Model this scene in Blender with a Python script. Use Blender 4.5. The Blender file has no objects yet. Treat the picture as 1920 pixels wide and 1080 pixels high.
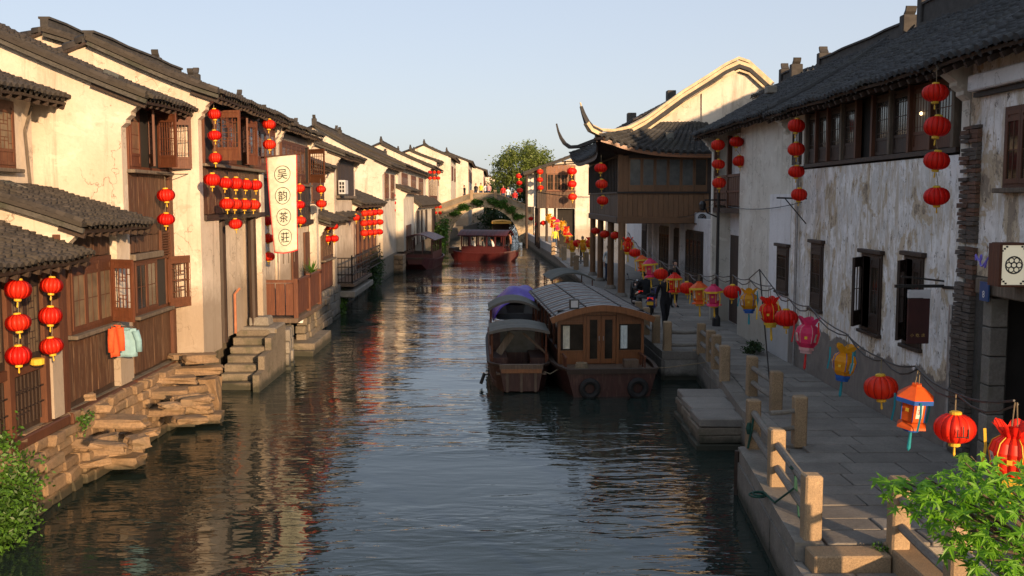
import bpy, bmesh, math, random
import numpy as np
from mathutils import Vector, Matrix
random.seed(7); np.random.seed(7)
scene = bpy.context.scene
COL = scene.collection
R = math.radians

# ------------------------------------------------------------------ camera
FPX, VPX, VPY = 1867.0, 925.0, 375.0           # focal length and vanishing point of the canal, in photo pixels
PITCH = math.atan((540 - VPY) / FPX)
YAW = math.atan((960 - VPX) / (FPX / math.cos(PITCH)))
CAM = Vector((0, 0, 4.75))
cd = bpy.data.cameras.new('camera'); cam = bpy.data.objects.new('camera', cd); COL.objects.link(cam)
cam.location = CAM
cam.rotation_euler = (R(90) - PITCH, 0, -YAW)
cd.sensor_width = 36; cd.lens = 36 * FPX / 1920; cd.clip_start = 0.1; cd.clip_end = 6000
scene.camera = cam

# ------------------------------------------------------------------ sky, sun, exposure
SUN = Vector((1.0, -2.08, 0.45)).normalized()     # towards the sun: behind the camera, to the right, low
w = bpy.data.worlds.new('World'); scene.world = w; w.use_nodes = True
nt = w.node_tree
bg = nt.nodes['Background']
sky = nt.nodes.new('ShaderNodeTexSky'); sky.sky_type = 'NISHITA'; sky.sun_disc = False
sky.sun_elevation = math.asin(SUN.z); sky.sun_rotation = math.atan2(SUN.x, SUN.y)
sky.altitude = 0; sky.air_density = 0.65; sky.dust_density = 2.0; sky.ozone_density = 1.0
hz_ = nt.nodes.new('ShaderNodeMix'); hz_.data_type = 'RGBA'; hz_.clamp_factor = True       # haze veil, thicker towards the horizon all round
tc_ = nt.nodes.new('ShaderNodeTexCoord'); sx_ = nt.nodes.new('ShaderNodeSeparateXYZ'); mr_ = nt.nodes.new('ShaderNodeMapRange')
nt.links.new(tc_.outputs['Generated'], sx_.inputs[0]); nt.links.new(sx_.outputs['Z'], mr_.inputs[0]); nt.links.new(mr_.outputs[0], hz_.inputs[0])
mr_.inputs[1].default_value = 0.10; mr_.inputs[2].default_value = 0.45; mr_.inputs[3].default_value = 0.68; mr_.inputs[4].default_value = 0.60
hc_ = nt.nodes.new('ShaderNodeMix'); hc_.data_type = 'RGBA'; mz_ = nt.nodes.new('ShaderNodeMapRange')   # haze: grey low down, pale blue overhead
hc_.inputs[6].default_value = (3.75, 3.75, 3.80, 1); hc_.inputs[7].default_value = (3.15, 3.6, 4.3, 1); mz_.inputs[1].default_value = 0.05; mz_.inputs[2].default_value = 0.34
nt.links.new(sx_.outputs['Z'], mz_.inputs[0]); nt.links.new(mz_.outputs[0], hc_.inputs[0]); nt.links.new(hc_.outputs[2], hz_.inputs[7])
nt.links.new(sky.outputs[0], hz_.inputs[6]); nt.links.new(hz_.outputs[2], bg.inputs[0]); bg.inputs[1].default_value = 0.118
sl = bpy.data.lights.new('sun', 'SUN'); sun = bpy.data.objects.new('sun', sl); COL.objects.link(sun)
sl.energy = 4.6; sl.angle = R(1.2); sl.color = (1.0, 0.66, 0.37)
sun.rotation_euler = (-SUN).to_track_quat('-Z', 'Y').to_euler(); sun.location = (20, -40, 30)
scene.view_settings.view_transform = 'Standard'; scene.view_settings.look = 'None'
scene.view_settings.gamma = 1.0; scene.view_settings.use_curve_mapping = False
scene.view_settings.exposure = 0.80

# ------------------------------------------------------------------ photo pixel -> place
_f = Vector((math.sin(YAW) * math.cos(PITCH), math.cos(YAW) * math.cos(PITCH), -math.sin(PITCH)))
_r = Vector((math.cos(YAW), -math.sin(YAW), 0)); _u = _r.cross(_f)
def ray(px, py): return _f * FPX + _r * (px - 960) - _u * (py - 540)
def at_y(px, py, Y): d = ray(px, py); return CAM + d * (Y / d.y)
def at_x(px, py, X): d = ray(px, py); return CAM + d * (X / d.x)
def on_z(px, py, z): d = ray(px, py); return CAM + d * ((z - CAM.z) / d.z)

# ------------------------------------------------------------------ scene helpers
def V(*a): return Vector(a)
def rnd(a, b): return random.uniform(a, b)
def tag(o, label=None, cat=None, group=None, kind=None):
    if label: o['label'] = label
    if cat: o['category'] = cat
    if group: o['group'] = group
    if kind: o['kind'] = kind
    return o
def thing(name, label, cat, loc=(0, 0, 0), group=None):
    o = bpy.data.objects.new(name, None); COL.objects.link(o)
    o.location = loc; o['_org'] = tuple(loc); o.empty_display_size = 0.2
    return tag(o, label, cat, group)
def org(o): return Vector(o['_org']) if o is not None and '_org' in o else Vector((0, 0, 0))
def link(name, me, mat, parent=None):
    o = bpy.data.objects.new(name, me); COL.objects.link(o)
    if mat is not None and len(me.materials) == 0: me.materials.append(M[mat] if isinstance(mat, str) else mat)
    if parent is not None: o.parent = parent; o['_org'] = tuple(org(parent))
    return o
def copy_tree(o, parent=None):
    c = o.copy(); COL.objects.link(c); c.parent = parent
    for ch in list(o.children): copy_tree(ch, c)
    return c
def inst(name, src, loc, parent, rot=None, scale=None):
    """another object on the same mesh; loc in world when parent has an origin"""
    o = bpy.data.objects.new(name, src.data); COL.objects.link(o)
    if parent is not None: o.parent = parent; o['_org'] = tuple(org(parent))
    o.location = Vector(loc) - org(parent)
    if rot is not None: o.rotation_euler = rot
    if scale is not None: o.scale = scale
    return o

class MB:
    def __init__(s): s.v = []; s.f = []; s.mi = []; s.sl = []; s.cur = 0
    def mat(s, name):
        if name not in s.sl: s.sl.append(name)
        s.cur = s.sl.index(name); return s
    def add(s, vs, fs):
        n = len(s.v); s.v += [tuple(p) for p in vs]
        s.f += [tuple(i + n for i in f) for f in fs]; s.mi += [s.cur] * len(fs); return s
    def box(s, a, b, j=0.0):
        x0, y0, z0 = a; x1, y1, z1 = b
        vs = [(x, y, z) for z in (z0, z1) for x, y in ((x0, y0), (x1, y0), (x1, y1), (x0, y1))]
        if j: vs = [tuple(c + rnd(-j, j) for c in p) for p in vs]
        return s.add(vs, HEX)
    def cbox(s, a, b, c=0.015, j=0.0):
        """box with chamfered edges"""
        lo = np.array(a, float); hi = np.array(b, float); c = min(c, 0.45 * float(np.min(np.abs(hi - lo))))
        bm = bmesh.new(); bmesh.ops.create_cube(bm, size=1.0)
        for v in bm.verts:
            v.co = Vector([(lo[k] if v.co[k] < 0 else hi[k]) + (rnd(-j, j) if j else 0) for k in range(3)])
        bmesh.ops.bevel(bm, geom=list(bm.edges), offset=c, segments=1, affect='EDGES', profile=0.5)
        bm.verts.index_update()
        s.add([v.co[:] for v in bm.verts], [[v.index for v in f.verts] for f in bm.faces]); bm.free(); return s
    def obox(s, c, ax, hs):
        """box with centre c, three axis vectors ax, half sizes hs"""
        c = Vector(c); a = [Vector(ax[k]) * hs[k] for k in range(3)]
        vs = [c + a[0] * i + a[1] * j + a[2] * k for k in (-1, 1) for i, j in ((-1, -1), (1, -1), (1, 1), (-1, 1))]
        return s.add(vs, HEX)
    def bar(s, p, q, w, h=None, up=(0, 0, 1)):
        p = Vector(p); q = Vector(q); h = h or w; d = (q - p); L = d.length
        if L < 1e-6: return s
        d /= L; u = Vector(up)
        if abs(d.dot(u)) > 0.98: u = Vector((1, 0, 0))
        sd = d.cross(u).normalized(); u2 = sd.cross(d)
        return s.obox((p + q) / 2, (sd, d, u2), (w / 2, L / 2, h / 2))
    def prism(s, pts, ext):
        """closed polygon pts extruded by vector ext"""
        n = len(pts); e = Vector(ext); A = [Vector(p) for p in pts]; B = [p + e for p in A]
        fs = [tuple(range(n)), tuple(range(2 * n - 1, n - 1, -1))] + [(i, i + n, (i + 1) % n + n, (i + 1) % n) for i in range(n)]
        return s.add(A + B, fs)
    def tube(s, path, r, n=8, cap=True):
        path = [Vector(p) for p in path]; rs = r if isinstance(r, (list, tuple)) else [r] * len(path)
        vs = []; fs = []; prev = None
        for i, p in enumerate(path):
            d = (path[min(i + 1, len(path) - 1)] - path[max(i - 1, 0)])
            d = d.normalized() if d.length > 1e-9 else Vector((0, 0, 1))
            if prev is None:
                u = Vector((0, 0, 1)) if abs(d.z) < 0.9 else Vector((1, 0, 0)); a = d.cross(u).normalized()
            else:
                a = (prev - d * prev.dot(d)); a = a.normalized() if a.length > 1e-6 else prev
            b = d.cross(a); prev = a
            vs += [p + (a * math.cos(2 * math.pi * k / n) + b * math.sin(2 * math.pi * k / n)) * rs[i] for k in range(n)]
        for i in range(len(path) - 1):
            for k in range(n):
                k2 = (k + 1) % n; fs.append((i * n + k, i * n + k2, (i + 1) * n + k2, (i + 1) * n + k))
        if cap: fs.append(tuple(range(n - 1, -1, -1))); fs.append(tuple(range((len(path) - 1) * n, len(path) * n)))
        return s.add(vs, fs)
    def lathe(s, prof, c=(0, 0, 0), n=12, rot=0.0, wob=None):
        """profile [(r,z)...] turned about z"""
        c = Vector(c); vs = []; fs = []; m = len(prof)
        for r, z in prof:
            for k in range(n):
                a = 2 * math.pi * k / n + rot; rr = r * (wob(k) if wob else 1)
                vs.append(c + Vector((rr * math.cos(a), rr * math.sin(a), z)))
        for i in range(m - 1):
            for k in range(n):
                k2 = (k + 1) % n; fs.append((i * n + k, i * n + k2, (i + 1) * n + k2, (i + 1) * n + k))
        if prof[0][0] > 1e-4: fs.append(tuple(range(n - 1, -1, -1)))
        if prof[-1][0] > 1e-4: fs.append(tuple(range((m - 1) * n, m * n)))
        return s.add(vs, fs)
    def sweep(s, path, w, h, up=(0, 0, 1)):
        """rectangle w x h (h upwards from the path) swept along path"""
        path = [Vector(p) for p in path]; vs = []; fs = []; u = Vector(up)
        for i, p in enumerate(path):
            d = (path[min(i + 1, len(path) - 1)] - path[max(i - 1, 0)]).normalized()
            sd = d.cross(u).normalized() if abs(d.dot(u)) < 0.999 else Vector((1, 0, 0)); n2 = sd.cross(d)
            ww = w[i] if isinstance(w, (list, tuple)) else w; hh = h[i] if isinstance(h, (list, tuple)) else h
            vs += [p - sd * ww / 2, p + sd * ww / 2, p + sd * ww / 2 + n2 * hh, p - sd * ww / 2 + n2 * hh]
        for i in range(len(path) - 1):
            for k in range(4): fs.append((i * 4 + k, i * 4 + (k + 1) % 4, i * 4 + 4 + (k + 1) % 4, i * 4 + 4 + k))
        fs.append((3, 2, 1, 0)); e = (len(path) - 1) * 4; fs.append((e, e + 1, e + 2, e + 3))
        return s.add(vs, fs)
    def grid(s, fn, nu, nv, th=0.0):
        """sheet fn(u,v), u,v in 0..1; th gives thickness along fn normal (flat list of two sheets)"""
        P = [[Vector(fn(i / nu, j / nv)) for i in range(nu + 1)] for j in range(nv + 1)]
        def idx(i, j, o=0): return o + j * (nu + 1) + i
        vs = [p for row in P for p in row]; fs = []
        for j in range(nv):
            for i in range(nu): fs.append((idx(i, j), idx(i + 1, j), idx(i + 1, j + 1), idx(i, j + 1)))
        if th:
            o = len(vs); nn = []
            for j in range(nv + 1):
                for i in range(nu + 1):
                    a = P[j][min(i + 1, nu)] - P[j][max(i - 1, 0)]; b = P[min(j + 1, nv)][i] - P[max(j - 1, 0)][i]
                    nn.append(P[j][i] - a.cross(b).normalized() * th)
            vs += nn
            fs += [tuple(reversed([q + o for q in f])) for f in list(fs)]
            for i in range(nu):
                fs.append((idx(i + 1, 0), idx(i, 0), idx(i, 0, o), idx(i + 1, 0, o))); fs.append((idx(i, nv), idx(i + 1, nv), idx(i + 1, nv, o), idx(i, nv, o)))
            for j in range(nv):
                fs.append((idx(0, j), idx(0, j + 1), idx(0, j + 1, o), idx(0, j, o))); fs.append((idx(nu, j + 1), idx(nu, j), idx(nu, j, o), idx(nu, j + 1, o)))
        return s.add(vs, fs)
    def mesh(s, o=(0, 0, 0), smooth=False):
        me = bpy.data.meshes.new('m'); o = Vector(o)
        me.from_pydata([(p[0] - o.x, p[1] - o.y, p[2] - o.z) for p in s.v], [], s.f)
        if s.sl:
            for n in s.sl: me.materials.append(M[n])
            me.polygons.foreach_set('material_index', s.mi)
        if smooth: me.polygons.foreach_set('use_smooth', [True] * len(me.polygons))
        me.update(); return me
    def obj(s, name, mat=None, parent=None, smooth=False):
        o = link(name, s.mesh(org(parent), smooth), None if s.sl else mat, parent); return o
HEX = [(3, 2, 1, 0), (4, 5, 6, 7), (0, 1, 5, 4), (1, 2, 6, 5), (2, 3, 7, 6), (3, 0, 4, 7)]

def np_mesh(name, verts, faces, mat, parent=None, smooth=False, kind=None):
    """verts (n,3) array in world, faces list of (m,k) arrays"""
    me = bpy.data.meshes.new('m'); o = np.array(org(parent)); v = (verts - o).astype(np.float32)
    me.vertices.add(len(v)); me.vertices.foreach_set('co', v.ravel())
    loops = np.concatenate([f.ravel() for f in faces]); tot = np.concatenate([np.full(len(f), f.shape[1]) for f in faces])
    start = np.concatenate([[0], np.cumsum(tot)[:-1]])
    me.loops.add(len(loops)); me.loops.foreach_set('vertex_index', loops.astype(np.int32))
    me.polygons.add(len(tot)); me.polygons.foreach_set('loop_start', start.astype(np.int32)); me.polygons.foreach_set('loop_total', tot.astype(np.int32))
    if smooth: me.polygons.foreach_set('use_smooth', np.ones(len(tot), bool))
    me.update(calc_edges=True); me.validate()
    ob = link(name, me, mat, parent)
    if kind: ob['kind'] = kind
    return ob
# ------------------------------------------------------------------ materials
M = {}
class NT:
    def __init__(s, name):
        s.m = bpy.data.materials.new(name); s.m.use_nodes = True; s.t = s.m.node_tree; s.b = s.t.nodes['Principled BSDF']; M[name] = s.m
        s.geo = s.t.nodes.new('ShaderNodeNewGeometry'); s.pos = s.geo.outputs['Position']
    def n(s, typ, **kw):
        x = s.t.nodes.new(typ)
        for k, v in kw.items(): setattr(x, k, v)
        return x
    def l(s, a, b): s.t.links.new(a, b)
    def mapping(s, scale=(1, 1, 1), src=None):
        x = s.n('ShaderNodeMapping'); s.l(src or s.pos, x.inputs[0]); x.inputs['Scale'].default_value = scale; return x.outputs[0]
    def noise(s, scale, detail=4, rough=0.55, vec=None, dist=0.0):
        x = s.n('ShaderNodeTexNoise'); x.inputs['Scale'].default_value = scale; x.inputs['Detail'].default_value = detail
        x.inputs['Roughness'].default_value = rough; x.inputs['Distortion'].default_value = dist; s.l(vec or s.pos, x.inputs['Vector']); return x.outputs['Fac']
    def ramp(s, fac, stops):
        x = s.n('ShaderNodeValToRGB'); e = x.color_ramp.elements
        while len(e) < len(stops): e.new(0.5)
        for k, (p, c) in enumerate(stops): e[k].position = p; e[k].color = (c if len(c) == 4 else (*c, 1)) if isinstance(c, tuple) else (c, c, c, 1)
        s.l(fac, x.inputs[0]); return x.outputs[0]
    def mix(s, fac, a, b, mode='MIX'):
        x = s.n('ShaderNodeMix', data_type='RGBA', blend_type=mode)
        if isinstance(fac, (int, float)): x.inputs[0].default_value = fac
        else: s.l(fac, x.inputs[0])
        for v, i in ((a, 6), (b, 7)):
            if isinstance(v, tuple): x.inputs[i].default_value = (*v, 1) if len(v) == 3 else v
            else: s.l(v, x.inputs[i])
        return x.outputs[2]
    def math(s, op, a, b=0.0):
        x = s.n('ShaderNodeMath', operation=op)
        for v, i in ((a, 0), (b, 1)):
            if isinstance(v, (int, float)): x.inputs[i].default_value = v
            else: s.l(v, x.inputs[i])
        return x.outputs[0]
    def sep(s, ax, src=None):
        x = s.n('ShaderNodeSeparateXYZ'); s.l(src or s.pos, x.inputs[0]); return x.outputs[ax]
    def island(s): return s.geo.outputs['Random Per Island']
    def objrand(s):
        x = s.n('ShaderNodeObjectInfo'); return x.outputs['Random']
    def bump(s, h, strength=0.3, dist=0.02, nrm=None):
        x = s.n('ShaderNodeBump'); x.inputs['Strength'].default_value = strength; x.inputs['Distance'].default_value = dist
        s.l(h, x.inputs['Height'])
        if nrm is not None: s.l(nrm, x.inputs['Normal'])
        s.l(x.outputs[0], s.b.inputs['Normal']); return x.outputs[0]
    def col(s, c):
        if isinstance(c, tuple): s.b.inputs['Base Color'].default_value = (*c, 1)
        else: s.l(c, s.b.inputs['Base Color'])
        return s
    def set(s, rough=0.7, **kw):
        s.b.inputs['Roughness'].default_value = rough
        for k, v in kw.items(): s.b.inputs[k.replace('_', ' ')].default_value = v
        return s

def simple(name, c, rough=0.6, var=0.25, scale=6.0, bumpy=0.15, **kw):
    """plain colour with mottling, a value shift per object and fine relief"""
    a = NT(name); nz = a.noise(scale, 5)
    lo = tuple(x * (1 - var) for x in c); hi = tuple(min(1, x * (1 + var)) for x in c)
    k = a.ramp(nz, [(0.3, lo), (0.7, hi)])
    k = a.mix(a.math('MULTIPLY', a.objrand(), 0.3), k, a.mix(1.0, k, (0.6, 0.58, 0.55), 'MULTIPLY'))
    a.col(k); a.set(rough, **kw)
    if bumpy: a.bump(a.noise(scale * 6, 4), bumpy, 0.01)
    return a

def plaster(name, base, stain, amount=0.5, streak=0.5, crack=0.35, damp=2.0):
    a = NT(name)
    big = a.noise(0.9, 6, 0.6); mid = a.noise(3.5, 6, 0.65)
    st = a.noise(1.0, 7, 0.7, a.mapping((3.4, 3.4, 0.30)), 0.3)
    c = a.mix(a.ramp(big, [(0.35, 0.0), (0.7, amount)]), base, stain)
    c = a.mix(a.ramp(st, [(0.52, 0.0), (0.70, streak)]), c, tuple(x * 0.55 for x in stain))
    c = a.mix(a.ramp(mid, [(0.60, 0.0), (0.66, 0.4)]), c, tuple(x * 0.72 for x in stain))
    pat = a.noise(1.4, 5, 0.55, a.mapping((1, 1, 1.3)), 0.8)
    c = a.mix(a.ramp(pat, [(0.60, 0.0), (0.615, 0.5)]), c, tuple(min(1, x * 1.12) for x in base))     # patched lime
    fine = a.noise(14, 5, 0.7)
    c = a.mix(a.ramp(fine, [(0.3, 0.25), (0.6, 0.0)]), c, tuple(x * 0.6 for x in base))
    vo = a.n('ShaderNodeTexVoronoi', feature='DISTANCE_TO_EDGE'); vo.inputs['Scale'].default_value = 0.85
    wv = a.n('ShaderNodeVectorMath', operation='ADD'); nv = a.n('ShaderNodeTexNoise'); nv.inputs['Scale'].default_value = 2.5; nv.inputs['Detail'].default_value = 5; a.l(a.pos, nv.inputs['Vector'])
    a.l(a.pos, wv.inputs[0]); a.l(nv.outputs['Color'], wv.inputs[1]); a.l(wv.outputs[0], vo.inputs['Vector'])
    ck = a.math('MULTIPLY', a.ramp(vo.outputs['Distance'], [(0.0, 1.0), (0.010, 0.0)]), a.ramp(big, [(0.47, 0.0), (0.55, 0.8)]))
    c = a.mix(ck, c, tuple(x * 0.35 for x in stain))
    zz = a.math('ADD', a.sep('Z'), a.math('MULTIPLY', a.noise(1.1, 7, 0.7), -1.6))
    mr = a.n('ShaderNodeMapRange'); a.l(zz, mr.inputs[0]); mr.inputs[1].default_value = damp - 1.15; mr.inputs[2].default_value = damp - 0.55; mr.inputs[3].default_value = 0.75; mr.inputs[4].default_value = 0.0
    c = a.mix(mr.outputs[0], c, tuple(x * 0.6 for x in stain))                                           # rising damp with a ragged edge
    a.col(c); a.set(0.92)
    h = a.math('ADD', a.math('MULTIPLY', mid, 0.7), a.math('MULTIPLY', fine, 0.4)); h = a.math('ADD', h, a.math('MULTIPLY', ck, -1.0))
    a.bump(h, crack, 0.035); return a
plaster('plaster', (0.61, 0.53, 0.44), (0.40, 0.315, 0.23), 0.65, 0.7, damp=2.7)
plaster('plaster_pale', (0.62, 0.565, 0.48), (0.42, 0.35, 0.27), 0.55, 0.6, damp=2.6)
plaster('plaster_grey', (0.70, 0.685, 0.62), (0.47, 0.42, 0.34), 0.6, 0.45)
plaster('plaster_white', (0.74, 0.745, 0.755), (0.50, 0.49, 0.48), 0.5, 0.3)

def distressed():
    a = NT('plaster_peeling')
    uv = a.mapping((1.0, 1.3, 0.9)); v2 = a.mapping((2.4, 2.4, 0.55))
    big = a.noise(0.75, 7, 0.68, uv, 0.4); mid = a.noise(2.1, 8, 0.72, uv, 0.6); st = a.noise(2.6, 8, 0.72, v2, 0.3); sp = a.noise(9.5, 8, 0.8, a.mapping((1, 1, 0.55)), 0.3)
    c = a.mix(a.ramp(mid, [(0.40, 0.0), (0.56, 0.9)]), (0.82, 0.81, 0.795), (0.56, 0.545, 0.52))
    c = a.mix(a.ramp(st, [(0.50, 0.0), (0.57, 0.8)]), c, (0.50, 0.43, 0.33))                 # tan run-off
    c = a.mix(a.ramp(big, [(0.555, 0.0), (0.57, 0.8)]), c, (0.46, 0.36, 0.23))               # ochre undercoat where the wash is gone
    c = a.mix(a.ramp(a.math('ADD', a.math('MULTIPLY', big, 0.7), a.math('MULTIPLY', sp, 0.3)), [(0.575, 0.0), (0.59, 0.9)]), c, (0.26, 0.21, 0.16))   # bare mortar
    c = a.mix(a.ramp(big, [(0.37, 0.8), (0.39, 0.0)]), c, (0.80, 0.81, 0.83))                # fresh lime patches
    c = a.mix(a.ramp(st, [(0.30, 0.75), (0.36, 0.0)]), c, (0.30, 0.27, 0.25))
    c = a.mix(a.ramp(sp, [(0.585, 0.0), (0.615, 0.9)]), c, (0.11, 0.09, 0.075))                # dark pits and runs
    c = a.mix(a.ramp(sp, [(0.34, 0.6), (0.37, 0.0)]), c, (0.80, 0.80, 0.80))
    # bare grey render at the foot with a ragged edge
    z = a.math('ADD', a.sep('Z'), a.math('MULTIPLY', a.noise(1.3, 7, 0.7), -0.9))
    foot = a.ramp(z, [(0.0, 1.0), (1.0, 1.0)])
    rag = a.n('ShaderNodeMapRange'); a.l(z, rag.inputs[0]); rag.inputs[1].default_value = 1.36; rag.inputs[2].default_value = 1.41; rag.inputs[3].default_value = 1.0; rag.inputs[4].default_value = 0.0
    c = a.mix(rag.outputs[0], c, a.ramp(mid, [(0.3, (0.12, 0.105, 0.096)), (0.7, (0.23, 0.205, 0.18))]))
    a.col(c); a.set(0.95)
    h = a.math('ADD', a.ramp(big, [(0.555, 0.7), (0.57, 0.3)]), a.math('MULTIPLY', sp, 0.5))
    h = a.math('ADD', h, a.math('MULTIPLY', rag.outputs[0], -0.8))
    a.bump(h, 0.5, 0.03)
distressed()

def wood(name, c, dark=0.45, grain=1.0, worn=None, wornamt=0.4, rough=0.65):
    a = NT(name)
    g = a.noise(5.0, 6, 0.65, a.mapping((7 * grain, 7 * grain, 0.6)), 0.3); b = a.noise(1.3, 5, 0.6)
    k = a.ramp(g, [(0.25, tuple(x * dark for x in c)), (0.55, c), (0.8, tuple(min(1, x * 1.35) for x in c))])
    k = a.mix(a.math('MULTIPLY', a.ramp(b, [(0.35, 0.0), (0.7, 1.0)]), 0.45), k, tuple(x * 0.55 for x in c))
    if worn:
        wn = a.noise(3.0, 7, 0.75, a.mapping((4, 4, 0.5)), 0.4)
        k = a.mix(a.math('MULTIPLY', a.ramp(wn, [(0.5, 0.0), (0.66, 1.0)]), wornamt), k, worn)
    k = a.mix(a.math('MULTIPLY', a.objrand(), 0.4), k, a.mix(1.0, k, (0.55, 0.5, 0.47), 'MULTIPLY'))
    a.col(k); a.set(rough); a.bump(g, 0.35, 0.015); return a
wood('wood_panel', (0.0864, 0.0374, 0.0166), 0.45, 1.0, (0.30, 0.20, 0.12), 0.45)
wood('wood_red', (0.1224, 0.0360, 0.0130), 0.5, 1.0, (0.28, 0.13, 0.06), 0.25)
wood('wood_frame', (0.1080, 0.0374, 0.0144), 0.5)
wood('wood_dark', (0.0360, 0.0194, 0.0115), 0.45, 1.0, (0.10, 0.06, 0.04), 0.4)
wood('wood_black', (0.0187, 0.0119, 0.0085), 0.5)
wood('wood_teahouse', (0.19, 0.095, 0.040), 0.5, 1.0, (0.16, 0.10, 0.06), 0.4)
wood('wood_grey', (0.1368, 0.1080, 0.0792), 0.5, 1.0, (0.30, 0.25, 0.19), 0.5, 0.85)
wood('wood_orange', (0.2160, 0.0756, 0.0202), 0.5, 1.0, (0.20, 0.08, 0.03), 0.5, 0.4)
wood('wood_hull', (0.0510, 0.0119, 0.0085), 0.5, 1.0, (0.17, 0.10, 0.07), 0.55, 0.5)
wood('wood_deck', (0.1360, 0.0935, 0.0638), 0.5, 1.0, (0.25, 0.20, 0.15), 0.4, 0.8)
wood('paint_red', (0.0680, 0.0068, 0.0076), 0.6, 0.6, (0.12, 0.04, 0.035), 0.3, 0.5)

def tile(name, c, moss):
    a = NT(name); isl = a.island(); big = a.noise(0.8, 5); fine = a.noise(11, 5, 0.7)
    k = a.ramp(isl, [(0.0, tuple(x * 0.55 for x in c)), (0.6, c), (1.0, tuple(x * 1.7 for x in c))])
    k = a.mix(a.ramp(fine, [(0.4, 0.0), (0.75, 0.6)]), k, tuple(x * 2.0 for x in c))
    k = a.mix(a.ramp(big, [(0.48, 0.0), (0.68, 0.6)]), k, moss)
    a.col(k); a.set(0.88); a.bump(fine, 0.4, 0.01)
tile('tile', (0.052, 0.046, 0.042), (0.085, 0.075, 0.05))
tile('tile_warm', (0.030, 0.025, 0.021), (0.045, 0.036, 0.022))
tile('tile_dark', (0.027, 0.028, 0.030), (0.04, 0.04, 0.032))
simple('ridge_tile', (0.042, 0.039, 0.037), 0.9, 0.4, 5, 0.4)
simple('ridge_plaster', (0.50, 0.40, 0.26), 0.9, 0.25, 3, 0.3)  # plaster gable edge, its colour tinted towards the gold of sunlight

def stone(name, c, speck=0.5, scale=40, moss=None):
    a = NT(name); sp = a.noise(scale, 4, 0.8); big = a.noise(1.7, 6, 0.65); st = a.noise(5, 6, 0.7)
    k = a.ramp(sp, [(0.3, tuple(x * (1 - speck) for x in c)), (0.5, c), (0.72, tuple(min(1, x * (1 + speck)) for x in c))])
    k = a.mix(a.ramp(big, [(0.35, 0.0), (0.7, 0.65)]), k, tuple(x * 0.5 for x in c))
    k = a.mix(a.ramp(st, [(0.6, 0.0), (0.75, 0.5)]), k, tuple(x * 0.4 for x in c))
    if moss: k = a.mix(a.ramp(a.noise(2.3, 6, 0.7), [(0.5, 0.0), (0.65, 0.7)]), k, moss)
    k = a.mix(a.math('MULTIPLY', a.objrand(), 0.55), k, a.mix(1.0, k, (0.52, 0.5, 0.49), 'MULTIPLY'))
    zz = a.math('ADD', a.sep('Z'), a.math('MULTIPLY', a.noise(2.0, 6, 0.7), -0.35)); mr = a.n('ShaderNodeMapRange'); a.l(zz, mr.inputs[0])
    mr.inputs[1].default_value = -0.06; mr.inputs[2].default_value = 0.10; mr.inputs[3].default_value = 0.88; mr.inputs[4].default_value = 0.0
    k = a.mix(mr.outputs[0], k, (0.018, 0.021, 0.012))                                                   # algae at the waterline
    a.col(k); a.set(0.85); a.bump(a.math('ADD', sp, a.math('MULTIPLY', st, 1.5)), 0.5, 0.012)
stone('granite', (0.36, 0.255, 0.15), 0.5, 55)
stone('stone_slab', (0.25, 0.232, 0.205), 0.28, 30)
stone('stone_wall', (0.21, 0.175, 0.13), 0.4, 20, (0.06, 0.065, 0.035))
stone('stone_warm', (0.28, 0.185, 0.105), 0.4, 18, (0.16, 0.12, 0.07))
stone('stone_grey', (0.24, 0.22, 0.19), 0.35, 24, (0.15, 0.14, 0.11))
stone('stone_dark', (0.075, 0.07, 0.062), 0.5, 20, (0.03, 0.035, 0.02))
stone('stone_bridge', (0.48, 0.38, 0.25), 0.4, 6, (0.12, 0.10, 0.05))
stone('earth', (0.12, 0.10, 0.075), 0.5, 8, (0.05, 0.06, 0.03))
stone('brick', (0.16, 0.085, 0.055), 0.4, 25)
stone('brick_grey', (0.11, 0.09, 0.075), 0.4, 25)

def water():
    a = NT('water')
    n1 = a.noise(1.0, 2, 0.5, a.mapping((0.9, 2.5, 1)), 0.6)
    n2 = a.noise(1.0, 2, 0.5, a.mapping((2.8, 7.0, 1)), 0.5)
    n3 = a.noise(1.0, 2, 0.5, a.mapping((0.20, 0.33, 1)), 0.2)
    h = a.math('ADD', a.math('MULTIPLY', n1, 0.80), a.math('MULTIPLY', n2, 0.22))
    calm = a.ramp(n3, [(0.36, 0.22), (0.62, 1.0)])
    h = a.math('MULTIPLY', h, calm)
    mud = a.mix(a.noise(0.3, 3), (0.012, 0.020, 0.018), (0.020, 0.030, 0.024))
    a.col(mud); a.set(0.02, IOR=1.33); a.b.inputs['Specular IOR Level'].default_value = 0.5
    a.bump(h, 1.0, 0.052)
water()

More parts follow.
